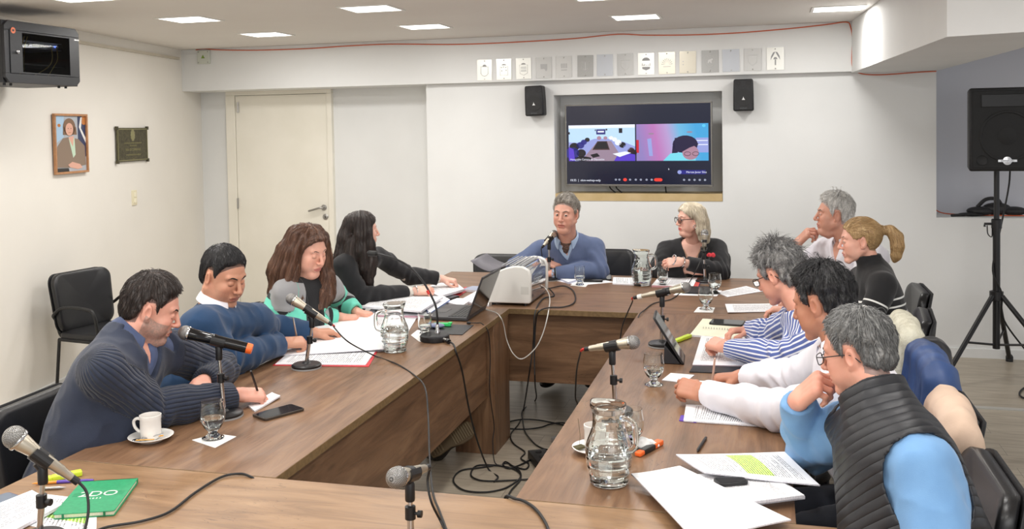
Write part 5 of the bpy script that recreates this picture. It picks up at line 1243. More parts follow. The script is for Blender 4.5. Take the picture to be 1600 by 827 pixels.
# 2 --- man in a blue sweater, writing
def cl(root, org, body, c, B, S, L2W):
    nd = c-body.N
    garment('sweater', root, org, body, C_BLUE, .015, cuff=.93, neck_r=.074, neck_dir=nd, wr=(.008, 9, 2, .009))
    collar(root, org, body, body.N+unit(nd)*.03, nd, C_WHITE, .068, .034, .3, wing=.035)
    short_hair(root, org, c, B, S, H_BLACK, .011, top=.006, messy=.002)
p = dict(head=J(350, 432, 3.68), neck=J(334, 487, 3.66), sR=J(312, 512, 3.48), sL=J(402, 500, 3.88), eR=JZ(352, 562, .83), wR=JZ(444, 536, .81), eL=npv((-2.3, 4.04, .85)), wL=npv((-2.14, 4.2, .81)))
build_person('man in a royal blue sweater writing beside the bearded man', p,
    dict(face=(.94, -.26, -.38), brow=B_BLACK, eye_open=0, hair_root=rgb(26, 24, 24), fat=.9, scale=1.03, lips=rgb(150, 88, 76), beard=rgb(90, 72, 62), beard_w=.12), SK(201, 147, 120),
    dict(w=1.2, belly=1.3, d=1.15, arm=1.2),
    [(p['wR'], (.62, .55, -.05), (-.1, -.5, .85), 1, 'pen', {}), (p['wL'], (.5, .5, -.05), (0, 0, 1), -1, 'relaxed', {})],
    (-2.46, 3.62, .54), cl)

# 3 --- woman in a colour-block cardigan
def cl(root, org, body, c, B, S, L2W):
    nd = c-body.N
    garment('cardigan', root, org, body, C_BLOCK, .016, cuff=.9, neck_r=.075, neck_dir=nd, vneck=(.30, .22), wr=(.008, 9, 3, .008))
    garment('top', root, org, body, C_BLK, .008, h=.008, arms=False, neck_r=.060, neck_dir=nd, wr=None)
    L = [[((.05, -.03, .07), 0.0531), ((.085, -.01, .0), 0.0413), ((.10, .0, -.08), 0.0448), ((.115, .03, -.17), 0.0472), ((.105, .075, -.24), 0.0425)],
         [((-.05, -.03, .07), 0.0531), ((-.088, -.02, .0), 0.0448), ((-.105, -.02, -.08), 0.0496), ((-.125, .0, -.17), 0.0531), ((-.12, .03, -.26), 0.0448), ((-.11, .05, -.31), 0.0236)],
         [((0, -.09, .05), 0.0590), ((0, -.11, -.05), 0.0708), ((.02, -.12, -.15), 0.0826), ((.0, -.13, -.25), 0.0649)],
         [((-.06, -.08, -.02), 0.0590), ((-.09, -.08, -.12), 0.0590), ((-.1, -.07, -.22), 0.0531)], [((.06, -.08, -.02), 0.0590), ((.09, -.07, -.12), 0.0590), ((.1, -.05, -.22), 0.0531)],
         [((.095, .02, -.15), 0.0354), ((.08, .085, -.21), 0.0354), ((.05, .11, -.25), 0.0260)]]
    L.append([((-.06, .02, .06), .036), ((-.088, .045, -.05), .038), ((-.085, .085, -.14), .045), ((-.06, .12, -.21), .048), ((-.025, .135, -.265), .036)])
    long_hair(root, org, c, B, S, H_BROWN, L, thick=.02, messy=.006, line=([-.14, -.02, .02, .036, .05, .07, .09, .13], [-.12, -.12, -.06, .01, .05, .08, .098, .11]))
    # boot of the crossed leg, its lugged sole turned towards the gap between the tables
    hl, to = on_y(676, 706, 4.74), on_y(738, 668, 4.86); L_ = (to-hl).length; M = frame(hl-Vector(org), x=(to-hl), y=(.45, -.35, -.82)) ; M2 = M.to_3x3(); Mb = M
    if (M2 @ Vector((0, 0, 1))).y > 0: Mb = M @ Matrix.Rotation(PI, 4, 'X')
    out = [(-.02, 0), (-.015, -.03), (.03, -.036), (.10, -.030), (.17, -.046), (.23, -.044), (.265, -.02), (.27, .01), (.25, .035), (.18, .045), (.10, .030), (.03, .034), (-.012, .028)]; k_ = L_/.26
    so = MB().prism([(x*k_, y*1.15) for x, y in out], .0, .022, M=Mb).build('boot_sole', mat('brown_rubber', rgb(112, 96, 72), .7), root, bevel=.004)
    lg = MB()
    for q in range(9): lg.box(((.13+q*.014)*k_, -.036, .022), ((.137+q*.014)*k_, .036, .027), M=Mb)
    for q in range(4): lg.box((.0+q*.017)*k_ and ((.0+q*.017)*k_, -.028, .022) or (0, -.028, .022), ((.009+q*.017)*k_, .028, .027), M=Mb)
    lg.build('sole_lugs', mat('brown_rubber_light', rgb(140, 124, 96), .7), so)
    f = Field((-.06, -.08, -.16), (.33, .08, .03), .005); f.add(ellip((.18*k_, 0, -.025), (.095*k_, .046, .04))); f.add(ellip((.05*k_, 0, -.04), (.07*k_, .042, .055)), .03); f.add(cone((.03*k_, 0, -.06), (.0, 0, -.15), .045, .05), .03); f.cutplane((0, 0, .002), (0, 0, 1)); f.cutplane((.0, 0, -.14), (0, 0, -1)); V, Q = f.mesh()
    V2 = V@np.array(Mb.to_3x3()).T+np.array(Mb.translation); np_mesh('boot', [(V2, Q, {})], C_SHOE, root, (0, 0, 0))
p = dict(head=J(481, 392, 4.5), neck=J(474, 437, 4.52), sR=J(446, 458, 4.38), sL=J(514, 450, 4.64), eR=npv((-2.40, 4.40, .84)), wR=npv((-2.20, 4.63, .80)), eL=npv((-2.33, 4.86, .86)), wL=npv((-2.16, 4.76, .80)))
build_person('woman with long brown hair in a teal, grey and black cardigan looking down', p,
    dict(face=(.96, -.30, -.34), roll=-.04, brow=B_BLACK, eye_open=0, fem=1, fat=.5, scale=1.04, lips=rgb(176, 96, 90), hair_root=rgb(50, 36, 30), crossed=((-1.98, 4.62, .56), (-1.74, 4.86, .22))), SK(228, 173, 151),
    dict(w=1.06, belly=1.1, d=1.1, arm=1.0, fem=1, shw=.048),
    [(p['wR'], (.75, .35, -.1), (0, -.1, 1), 1, 'curl', dict(S=.92)), (p['wL'], (.75, -.25, -.05), (0, 0, 1), -1, 'relaxed', dict(S=.92))],
    (-2.48, 4.50, .54), cl, core_o=.0)

# 4 --- woman with long dark hair, black cardigan, cream cuffs
def cl(root, org, body, c, B, S, L2W):
    nd = c-body.N
    garment('blouse', root, org, body, C_CREAM, .006, h=.007, cuff=.97, neck_r=.058, neck_dir=nd, vneck=(.09, .5), wr=None)
    garment('cardigan', root, org, body, C_BLK, .015, cuff=.82, neck_r=.07, neck_dir=nd, vneck=(.34, .3), wr=(.007, 9, 4, .007))
    L = [[((0, -.09, .06), .05), ((0, -.115, -.05), .06), ((0, -.13, -.18), .065), ((0, -.12, -.32), .06), ((0, -.10, -.42), .045)],
         [((-.05, -.05, .06), .05), ((-.085, -.045, -.03), .045), ((-.10, -.05, -.15), .05), ((-.105, -.05, -.28), .05), ((-.09, -.05, -.40), .035)],
         [((.05, -.05, .06), .05), ((.085, -.04, -.03), .04), ((.10, -.03, -.13), .045), ((.11, .0, -.24), .045), ((.10, .03, -.34), .03), ((.10, .04, -.38), .015)],
         [((.06, .0, .06), .04), ((.088, .015, .0), .028), ((.10, .03, -.09), .032), ((.105, .05, -.2), .03), ((.1, .06, -.28), .018)],
         [((-.06, -.09, -.08), .05), ((-.07, -.10, -.2), .055), ((-.06, -.10, -.34), .045)], [((.06, -.09, -.08), .05), ((.07, -.10, -.2), .055), ((.06, -.10, -.34), .045)]]
    long_hair(root, org, c, B, S, H_ESPR, L, thick=.018, messy=.004)
    br = MB(); w_ = body.wr[0]; e_ = body.el[0]; ax = unit(w_-e_)
    M_ = frame(w_-ax*.006-org, z=ax, x=(0, 0, 1)); br.tube([M_ @ Vector((.031*math.cos(a), .031*math.sin(a), 0)) for a in np.linspace(0, 2*PI, 17)[:-1]], .003, 8, close=True); br.build('bracelet', M_CHROME, root, smooth=True)
p = dict(head=J(567, 360, 5.2), neck=J(556, 402, 5.20), sR=npv((-2.37, 5.04, 1.01)), sL=npv((-2.31, 5.40, 1.02)), eR=npv((-2.27, 5.07, .83)), wR=JZ(650, 455, .82), eL=npv((-2.19, 5.62, .87)), wL=JZ(692, 436, .83))
build_person('woman in profile with long straight dark hair and a black cardigan with cream cuffs', p,
    dict(scale=0.88, face=(.80, .60, -.06), brow=B_BLACK, eye_open=.003, fem=1, fat=.0, lips=rgb(186, 104, 98), hair_root=rgb(36, 28, 26)), SK(235, 186, 167),
    dict(w=.96, belly=.9, d=.95, arm=.84, fem=1, shw=.044),
    [(p['wR'], (.9, .25, .05), (-.2, -.6, .75), 1, 'curl', dict(S=.9)), (p['wL'], (.8, .1, -.15), (.1, 0, .95), -1, 'curl', dict(S=.9))],
    (-2.55, 5.18, .54), cl)

# 5 --- grey-haired man in a slate blue sweater, head of the table
def cl(root, org, body, c, B, S, L2W):
    nd = c-body.N
    garment('sweater', root, org, body, C_STEEL, .015, cuff=.9, neck_r=.074, neck_dir=nd, vneck=(.085, .7), wr=(.009, 8, 5, .009))
    garment('shirt', root, org, body, C_LBLUE, .003, h=.008, cuff=.99, neck_r=.062, neck_dir=nd, vneck=(.06, .4), wr=None)
    u = unit(nd); fw_ = unit(body.Fw-u*(body.Fw@u)); rt_ = np.cross(fw_, u); sc_ = Field(body.N-.14, body.N+.15, .004)
    for k in range(14): a = 2*PI*k/14; sc_.add(ellip(body.N+u*(.018-.012*math.cos(a))+fw_*math.cos(a)*.052+rt_*math.sin(a)*.05, (.017, .017, .016)), .012)
    sc_.add(ellip(body.N+fw_*.070-u*.014, (.026, .020, .022), body.B), .012); sc_.add(ellip(body.N+fw_*.074-u*.045, (.020, .016, .026), body.B), .012)
    sc_.disp(lambda x, y, z: .006*(np.abs(2*vnoise(x*40+9, y*40+9, z*40+9)-1)*1.6-.5)); V, Q = sc_.mesh(); np_mesh('neck_scarf', [(V, Q, {})], C_SCARF, root, org)
    collar(root, org, body, body.N+u*.016, nd, C_LBLUE, .069, .036, .55, wing=.035)
    short_hair(root, org, c, B, S, H_GREY, .013, top=.008, messy=.006)
    w_ = body.wr[1]; ax = unit(w_-body.el[1]); M_ = frame(w_-ax*.03-org, z=ax, x=(0, 0, 1))
    wt = MB().tube([M_ @ Vector((.034*math.cos(a), .034*math.sin(a), 0)) for a in np.linspace(0, 2*PI, 17)[:-1]], .007, 8, close=True)
    wt.build('wristwatch', M_BLACK, root, smooth=True)
p = dict(head=J(884, 334, 6.28), neck=J(886, 375, 6.42), sR=J(846, 392, 6.5), sL=J(930, 390, 6.5), eR=npv((-1.70, 6.44, .81)), wR=npv((-1.46, 6.40, .86)), eL=npv((-1.10, 6.40, .81)), wL=npv((-1.42, 6.30, .795)))
build_person('grey-haired man in a slate blue sweater speaking at the far table', p,
    dict(face=(-.16, -1, -.10), roll=.05, brow=B_GREY, eye_open=.003, gaze=(-.25, 1, -.05), hair_root=rgb(130, 124, 118), fat=.35, scale=1.00, mouth_open=.004, brow_thick=.003), SK(214, 162, 142),
    dict(w=1.12, belly=1.1, d=1.1, arm=1.08, shw=.052),
    [(p['wR'], (.85, -.35, -.25), (.2, -.3, .9), 1, 'spread', {}), (p['wL'], (-.95, .0, -.02), (0, -.2, 1), -1, 'relaxed', {})],
    (-1.28, 6.80, .54), cl)

# 6 --- blonde woman with round black glasses, arms folded
def cl(root, org, body, c, B, S, L2W):
    nd = c-body.N
    garment('sweater', root, org, body, C_BLK, .014, cuff=.84, neck_r=.07, neck_dir=nd, vneck=(.165, .40), wr=(.006, 9, 6, .007))
    L = [[((0, -.09, .05), .05), ((0, -.11, -.04), .05), ((.0, -.12, -.11), .045), ((.0, -.13, -.17), .03)],
         [((.05, -.05, .06), .04), ((.08, -.05, -.0), .034), ((.075, -.055, -.08), .034), ((.06, -.07, -.15), .02)],
         [((-.05, -.05, .06), .045), ((-.08, -.05, -.0), .036), ((-.085, -.05, -.08), .036), ((-.08, -.05, -.15), .02)],
         [((-.055, .045, .075), .022), ((-.075, .02, .055), .02), ((-.08, -.02, .03), .02)]]
    long_hair(root, org, c, B, S, H_BLONDE, L, thick=.017, messy=.004, line=([-.14, -.03, -.01, .03, .05, .07, .09, .13], [-.12, -.10, .02, .03, .05, .072, .09, .10]))
    glasses(root, L2W, S, 'round', rim=.0022)
    nk = MB(); 
    for k in range(20):
        a = -1.0+2.0*k/19
    N = body.N-org; pth = [N+body.R*x*.055+body.Fw*(.085+.02*(1-x*x))-body.U*(.005+.10*(1-abs(x)**1.4)) for x in np.linspace(-1, 1, 15)]
    nk.tube([Vector(q) for q in pth], .0015, 6); nk.build('necklace', mat('gold', rgb(200, 160, 90), .3, 1.0), root, smooth=True)
    for k in (1,):
        w_ = body.wr[k]; ax = unit(w_-body.el[k])
        for off in (.012, -.055):
            M_ = frame(w_-ax*off-org, z=ax, x=(0, 0, 1)); MB().tube([M_ @ Vector((.034*math.cos(a), .034*math.sin(a), 0)) for a in np.linspace(0, 2*PI, 17)[:-1]], .0038, 8, close=True).build('bracelet', M_CHROME, root, smooth=True)
    e_ = L2W((-.083, .0, -.04)); MB().tube([Vector(e_)+Vector((.012*math.cos(a), 0, .012*math.sin(a)-.008)) for a in np.linspace(0, 2*PI, 13)[:-1]], .0016, 6, close=True).build('earring', M_CHROME, root, smooth=True)
p = dict(head=J(1078, 343, 6.62), neck=J(1082, 380, 6.72), sR=J(1043, 392, 6.75), sL=J(1119, 389, 6.75), eR=J(1027, 424, 6.56), wR=J(1080, 422, 6.46), eL=J(1127, 426, 6.56), wL=J(1064, 409, 6.42))
build_person('woman with long ash-blonde hair and round black glasses, arms folded at the far table', p,
    dict(face=(-.86, -.50, -.05), brow=B_BR, eye_open=.0035, fem=1, fat=.6, scale=0.90, lips=rgb(196, 40, 50), hair_root=rgb(196, 186, 164)), SK(237, 186, 167),
    dict(w=1.12, belly=1.15, d=1.12, arm=1.08, fem=1, shw=.052),
    [(p['wR'], (.9, .1, .0), (0, -1, .2), 1, 'relaxed', dict(S=.9)), (p['wL'], (-.95, -.05, -.1), (0, -.75, .6), -1, 'relaxed', dict(S=.95))],
    (-.49, 6.88, .54), cl)

# 7 --- silver-haired man in a white shirt, hand at his chin
def cl(root, org, body, c, B, S, L2W):
    nd = c-body.N
    garment('shirt', root, org, body, C_WHITE, .012, cuff=.95, neck_r=.066, neck_dir=nd, vneck=(.16, .32), wr=(.010, 9, 7, .01))
    collar(root, org, body, body.N+unit(nd)*.01, nd, C_WHITE, .066, .036, .55, wing=.05)
    short_hair(root, org, c, B, S, H_SILV, .019, top=.010, messy=.006)
p = dict(head=J(1302, 336, 5.75), neck=J(1325, 378, 5.76), sR=J(1290, 392, 5.96), sL=J(1366, 402, 5.50), eR=npv((.10, 6.02, .80)), wR=J(1246, 380, 5.86), eL=npv((.44, 5.46, .80)), wL=npv((.20, 5.52, .79)))
build_person('silver-haired man in an open white shirt resting his chin on his hand', p,
    dict(face=(-1, -.10, .02), brow=B_GREY, eye_open=.0025, hair_root=rgb(150, 146, 142), fat=.5, scale=0.94), SK(204, 150, 128),
    dict(w=1.12, belly=1.15, d=1.1, arm=1.12),
    [(p['wR'], (.62, -.30, .70), (-.75, -.3, .6), 1, 'curl', dict(S=1.08)), (p['wL'], (-.9, .2, 0), (0, 0, 1), -1, 'relaxed', {})],
    (.70, 5.72, .54), cl)

# 8 --- woman with a ponytail, striped turtleneck
def cl(root, org, body, c, B, S, L2W):
    nd = c-body.N
    garment('turtleneck', root, org, body, C_BAND, .013, cuff=.93, neck_r=.052, neck_dir=nd, wr=(.004, 9, 8, .006), high=.085)
    L = [[((0, -.10, .045), .035), ((0, -.135, .045), .016)], [((0, -.14, .045), .015), ((.0, -.17, .035), .026), ((-.005, -.195, .0), .032), ((-.01, -.195, -.05), .031), ((-.01, -.18, -.10), .022), ((-.005, -.17, -.125), .008)]]
    long_hair(root, org, c, B, S, H_GOLD, L, thick=.009, messy=.002, face_cut=False, back=True, slen=.06, line=([-.14, -.075, -.045, -.028, -.02, .0, .02, .036, .05, .07, .09, .13], [-.07, -.06, -.045, -.01, .034, .032, .02, .02, .045, .07, .09, .10]))
    tie = MB(); M_ = RM = frame((0, 0, 0), x=B[:, 0], y=B[:, 1])
    ctr_ = np.array((0, -.137, .046))
    for k in range(14):
        a = 2*PI*k/14; q = L2W(ctr_+np.array((.0175*math.cos(a), .004*(k % 2), .0175*math.sin(a)))); tie.sphere(q, .0058*S[0], 10, mi=k % 2)
    tie.build('hair_tie', [mat('pearl_bead', rgb(235, 232, 226), .25), M_BLACK], root, smooth=True)
    e_ = L2W((.081, -.0, -.036)); MB().sphere(e_, .005, 12).build('earring', mat('pearl_bead', rgb(235, 232, 226), .25), root, smooth=True)
p = dict(head=J(1343, 376, 5.0), neck=J(1366, 422, 5.0), sR=J(1345, 436, 5.16), sL=J(1380, 446, 4.83), eR=npv((.36, 5.22, .84)), wR=npv((.12, 5.25, .80)), eL=npv((.46, 4.76, .80)), wL=npv((.16, 4.92, .80)))
build_person('woman with a blonde ponytail in a black turtleneck with white stripes', p,
    dict(face=(-1, -.02, -.12), brow=B_BR, eye_open=.002, fem=1, scale=0.93, lips=rgb(188, 104, 100), hair_root=rgb(150, 118, 80)), SK(230, 175, 154),
    dict(w=.96, belly=.9, d=.95, arm=.86, fem=1, shw=.044),
    [(p['wR'], (-1, 0, 0), (0, 0, 1), 1, 'relaxed', dict(S=.9)), (p['wL'], (-1, .1, 0), (0, 0, 1), -1, 'relaxed', dict(S=.9))],
    (.60, 4.97, .54), cl)

# 9 --- grey curly-haired man in a striped shirt
def cl(root, org, body, c, B, S, L2W):
    nd = c-body.N
    garment('shirt', root, org, body, C_STRIPE, .013, cuff=.92, neck_r=.068, neck_dir=nd, wr=(.009, 9, 9, .010))
    short_hair(root, org, c, B, S, H_SALT, .030, top=.010, messy=.011, freq=16)
    glasses(root, L2W, S, 'rect', rim=.0017)
p = dict(head=J(1217, 430, 4.15), neck=J(1254, 484, 4.08), sR=J(1246, 500, 4.26), sL=J(1302, 528, 3.90), eR=npv((.03, 4.48, .83)), wR=JZ(1170, 515, .81), eL=npv((.07, 4.02, .83)), wL=JZ(1133, 542, .82))
build_person('man with tousled salt-and-pepper hair and glasses in a blue and white striped shirt', p,
    dict(face=(-.80, .42, -.42), brow=B_GREY, eye_open=0, hair_root=rgb(90, 88, 86), fat=.2, scale=0.95), SK(222, 162, 140),
    dict(w=1.06, belly=1.05, d=1.05, arm=1.08),
    [(p['wR'], (-.78, -.45, .0), (-.2, .2, .95), 1, 'relaxed', {}), (p['wL'], (-.60, .55, .02), (-.2, -.4, .9), -1, 'curl', {})],
    (.40, 4.02, .54), cl)

# 10 --- black-haired man in a white shirt, writing
def cl(root, org, body, c, B, S, L2W):
    nd = c-body.N
    garment('shirt', root, org, body, C_WHITE, .014, cuff=.93, neck_r=.068, neck_dir=nd, wr=(.011, 8, 10, .011))
    collar(root, org, body, body.N+unit(nd)*.01, nd, C_WHITE, .067, .036, .5, wing=.04)
    short_hair(root, org, c, B, S, H_BLACK, .020, top=.010, messy=.006, freq=18, slen=.04)
p = dict(head=J(1284, 474, 3.35), neck=J(1318, 548, 3.30), sR=J(1302, 562, 3.47), sL=J(1362, 600, 3.12), eR=npv((.10, 3.66, .84)), wR=JZ(1156, 588, .81), eL=npv((.05, 3.30, .825)), wL=JZ(1098, 614, .81))
build_person('man with short black hair in a white shirt writing on papers at the right table', p,
    dict(face=(-.84, .42, -.30), brow=B_BLACK, eye_open=0, hair_root=rgb(30, 28, 28), fat=.3, scale=0.97), SK(188, 131, 104),
    dict(w=1.1, belly=1.1, d=1.08, arm=1.12),
    [(p['wR'], (-.88, -.15, -.08), (-.1, .1, 1), 1, 'pen', {}), (p['wL'], (-.86, .30, .10), (-.3, -.6, .7), -1, 'curl', {})],
    (.42, 3.22, .54), cl)

# 11 --- man in the black quilted vest
def cl(root, org, body, c, B, S, L2W):
    nd = c-body.N
    garment('shirt', root, org, body, C_DENIM, .014, cuff=.985, neck_r=.066, neck_dir=nd, wr=(.012, 8, 11, .012))
    garment('vest', root, org, body, C_VEST, .028, arms=False, neck_r=.070, neck_dir=nd, wr=(.005, 10, 11, 0), high=.075, wall=.022, armhole=.105)
    short_hair(root, org, c, B, S, H_IRON, .016, top=.004, messy=.005)
    glasses(root, L2W, S, 'rect', rim=.0015)
p = dict(head=J(1338, 552, 2.70), neck=J(1378, 648, 2.60), sR=J(1335, 668, 2.78), sL=J(1436, 728, 2.42), eR=JZ(1262, 700, .81), wR=J(1247, 626, 2.78), eL=npv((.40, 2.30, .72)), wL=npv((.24, 2.50, .64)))
build_person('grey-haired man with glasses in a black quilted vest over a light blue shirt', p,
    dict(face=(-.86, .36, -.26), brow=B_GREY, eye_open=.002, hair_root=rgb(96, 96, 96), fat=.3, scale=0.90, trousers=C_JEAN), SK(218, 160, 138),
    dict(w=1.16, belly=1.15, d=1.12, arm=1.15),
    [(p['wR'], (.50, -.40, .62), (-.62, -.35, .60), 1, 'prop', dict(S=1.06)), (p['wL'], (-.6, .3, -.2), (0, 0, 1), -1, 'relaxed', {})],
    (.44, 2.46, .52), cl)

# ================================================================== SEATS AND COATS
CH = [((-2.315, 2.84), -PI/2+.06, 'black padded chair the bearded man sits on'), ((-2.42, 3.64), -PI/2, 'black padded chair under the man in the blue sweater'),
      ((-2.45, 4.52), -PI/2, 'black padded chair under the woman in the teal cardigan'), ((-2.52, 5.20), -PI/2, 'black padded chair under the woman with dark straight hair'),
      ((-1.20, 6.93), PI, 'black padded chair under the man in the slate blue sweater'), ((-.49, 7.0), PI, 'black padded chair under the woman with round glasses'),
      ((.60, 5.74), PI/2, 'black padded chair under the silver-haired man'), ((.505, 4.98), PI/2-.1, 'black padded chair under the woman with the ponytail'),
      ((.375, 4.30), PI/2, 'black padded chair under the man in the striped shirt, a cream coat over it'), ((.375, 3.38), PI/2, 'black padded chair under the black-haired man in white'),
      ((.345, 2.76), PI/2, 'black padded chair in the right foreground, behind the man in the vest')]
for (x, y), rz, lab in CH: chair(lab, (x, y, 0), rz, arms=False, zback=.64, hb=.215)
chair('empty black chair with arms standing against the left wall', (-4.36, 5.50, 0), -PI/2-.15, arms=True, zback=.66, hb=.2)
chair('empty black chair at the far table behind the white printer', (-1.93, 6.72, 0), PI, arms=False, zback=.63, hb=.2)
def coat(label, x, y, ztop, w, drop, th, material, seed, kind='coat', side=0.0, name='coat', flare=.10):
    """a coat hung over a chair back that stands along y: a rounded ridge with folds falling on both sides"""
    f = Field((x-.24, y-w-.14, ztop-drop-.12), (x+.32, y+w+.14, ztop+.1), .006); n = 7
    f.add(cone((x, y-w*.72, ztop-.045), (x, y+w*.72, ztop-.045), .045, .045), .03)
    for k in range(n):
        u = -1+2*k/(n-1); yy = y+u*w*.86; zt = ztop-.05-.03*u*u; r_ = .036+.010*((k*7+seed) % 3)/2
        f.add(cone((x+.015, yy, zt), (x+flare*(.75+.25*((k*5+seed) % 4)/3), yy+u*.025, ztop-drop), r_, r_*.95), .035)
        f.add(cone((x-.015, yy, zt), (x-.06, yy, ztop-drop*.62), r_*.9, r_*.8), .035)
    if side: f.add(cone((x+.01, y-w*.8, ztop-.07), (x+.11, y-w*1.0, ztop-drop), .05, .042), .03)
    f.disp(lambda a, b, c: .010*(np.abs(2*vnoise(a*8+seed, b*9+seed*3, c*5+seed)-1)*1.6-.5)+.005*(np.abs(2*vnoise(a*21+seed, b*21+seed, c*9+seed)-1)*1.6-.5))
    V, Q = f.mesh(); o = np_mesh(name, [(V, Q, {})], material, None, (x, y, 0)); o.location = (x, y, 0); tag(o, label, kind); return o
coat('cream fleece coat draped over the chair back beside the striped turtleneck', .60, 4.44, .94, .20, .36, .085, noisy('cream_fleece', rgb(214, 210, 188), rgb(236, 233, 214), 30, .95, .8, 160, dist=.006), 11)
coat('black garment hanging over the chair back next to the cream fleece coat', .665, 4.20, .89, .07, .46, .06, C_BLK, 17, 'garment', name='dark_garment')
coat('navy blue padded jacket draped over a chair back on the right', .60, 3.84, .94, .24, .55, .085, noisy('navy_nylon', rgb(44, 66, 110), rgb(58, 84, 134), 5, .5, .3, 30), 23, 'jacket', 1, name='jacket')
coat('beige coat draped over a chair back behind the quilted vest', .565, 3.20, .93, .16, .55, .08, noisy('beige_wool', rgb(206, 178, 156), rgb(220, 194, 172), 6, .85, .25, 200), 31)

# ================================================================== MICROPHONES
def mic(label, head, tail, style='silver', r=.025, group='handheld microphones in table stands'):
    h, t_ = Vector(head), Vector(tail); L = (h-t_).length; z = (h-t_).normalized(); M = frame(t_, z=z, x=z.cross(Vector((0.1, .2, 1))))
    t = thing('microphone', label, 'microphone', M=M, group=group)
    zb_ = L-r*.6
    if style == 'wireless':
        MB().lathe([(0, 0), (.017, .0), (.019, .004), (.0195, .02)], 28).build('end_cap', M_ORANGE, t, smooth=True)
        MB().lathe([(.0195, .02), (.0195, zb_*.55), (.0215, zb_*.6), (.0215, zb_*.62), (.020, zb_*.63), (.021, zb_-.02), (.0225, zb_-.008), (.0225, zb_)], 28).build('handle', M_GBLACK, t, smooth=True)
    else:
        MB().lathe([(0, 0), (.0095, 0), (.0105, .004), (.0115, zb_*.18), (.013, zb_*.2), (.0165, zb_*.72), (.0175, zb_*.75), (.0185, zb_*.8), (.0225, zb_*.95), (.0225, zb_)], 28).build('handle', M_CHAMP, t, smooth=True)
        MB().lathe([(.0156, zb_*.52), (.0170, zb_*.525), (.0182, zb_*.69), (.0170, zb_*.7)], 28).build('grip_band', M_BLACK, t, smooth=True)
        MB().box((-.005, .0135, zb_*.56), (.005, .0195, zb_*.66), bev=.001).build('switch', M_CHROME, t)
    MB().lathe([(r*.96, zb_-.001), (r*1.02, zb_+.003), (r*1.0, zb_+.007)], 28).build('grille_ring', M_CHROME, t, smooth=True)
    MB().sphere((0, 0, zb_+r*.55), r, 32, sq=(1, 1, .98)).build('grille', M_MESH, t, smooth=True)
    return t
def mesh_mat():
    t = NT('mic_grille'); tc = t.n('ShaderNodeTexCoord').outputs['Object']; se = t.n('ShaderNodeSeparateXYZ', i_Vector=tc); x, y, z = se.outputs
    a = t.math('SINE', t.math('MULTIPLY', t.math('ARCTAN2', y, x), 26.0)); b = t.math('SINE', t.math('MULTIPLY', z, 1500.0)); m = t.math('MULTIPLY', a, b)
    t.set(Base_Color=t.ramp(m, [(0, rgb(60, 60, 60)), (.3, rgb(200, 198, 194))]), Metallic=.6, Roughness=.35); t.bump(m, .5, .001); return t.m
M_MESH = mesh_mat(); M_GBLACK = mat('gloss_black', rgb(16, 16, 18), .15)
def stand(label, base, clip, mic_dir, rb=.065, group='round-base desk microphone stands', flat=False):
    """base: point on the table; clip: point the clip holds; mic_dir: along the microphone"""
    bx_, by_, bz = base; t = thing('microphone_stand', label, 'microphone stand', (bx_, by_, bz), 0, group); h = clip[2]-bz
    top = Vector((clip[0]-bx_, clip[1]-by_, h)); 
    MB().lathe([(0, 0), (rb, 0), (rb, .006)], 40).build('rubber_rim', mat('pale_rubber', rgb(150, 150, 150), .6), t, smooth=True)
    MB().lathe([(rb*.98, .006), (rb*.99, .014), (rb*.9, .019), (.02, .022), (.012, .03), (0, .03)], 40).build('base', M_BLACK, t, smooth=True)
    hp_ = h-.06
    P0 = Vector((0, 0, .02)); P1 = top-Vector((0, 0, .055))
    MB().tube([P0, P0.lerp(P1, .62)], .0085, 16).tube([P0.lerp(P1, .6), P1], .0062, 14).build('pole', M_CHROME, t, smooth=True)
    c_ = P0.lerp(P1, .60); MB().lathe([(.009, -.018), (.0135, -.016), (.0135, .016), (.009, .018)], 18, M=Matrix.Translation(c_)).build('collar', M_BLACK, t, smooth=True)
    MB().tube([c_, c_+Vector((.026, -.004, 0))], .004, 8).lathe([(.0, -.001), (.009, 0), (.009, .01), (0, .011)], 12, M=Matrix.Translation(c_+Vector((.022, -.004, 0))) @ Matrix.Rotation(PI/2, 4, 'Y')).build('knob', M_BLACK, t, smooth=True)
    MB().lathe([(.0115, -.03), (.0125, -.026), (.0125, .012), (.010, .02)], 18, M=Matrix.Translation(top-Vector((0, 0, .04)))).build('swivel', M_BLACK, t, smooth=True)
    d = Vector(mic_dir).normalized(); x = d.cross(Vector((0, 0, 1))).normalized(); z2 = x.cross(d); M = frame(top, x=x, y=d)
    cl_ = MB(); n = 14; ri, ro = .0182, .0225; pts = []
    ang = [math.radians(-50-260*k/n+0) for k in range(n+1)]
    ang = [math.radians(140+260*k/n) for k in range(n+1)]
    out = [(ro*math.cos(a), ro*math.sin(a)) for a in ang]+[(ri*math.cos(a), ri*math.sin(a)) for a in ang[::-1]]
    Mc = Matrix(((1, 0, 0, 0), (0, 0, 1, 0), (0, 1, 0, 0), (0, 0, 0, 1)))
    cl_.prism(out, -.026, .026, M=M @ Mc); cl_.tube([top-Vector((0, 0, .036)), top-z2*.02], .0095, 12); cl_.build('mic_clip', M_BLACK, t)
    return t
def hang(px, py): return on_x(px, py, LX1+.012)      # just off the inner edge of the left table
def xyz(v): return Vector((v[0], v[1], v[2]))
def lerp(a, b, t): return Vector(a)*(1-t)+Vector(b)*t
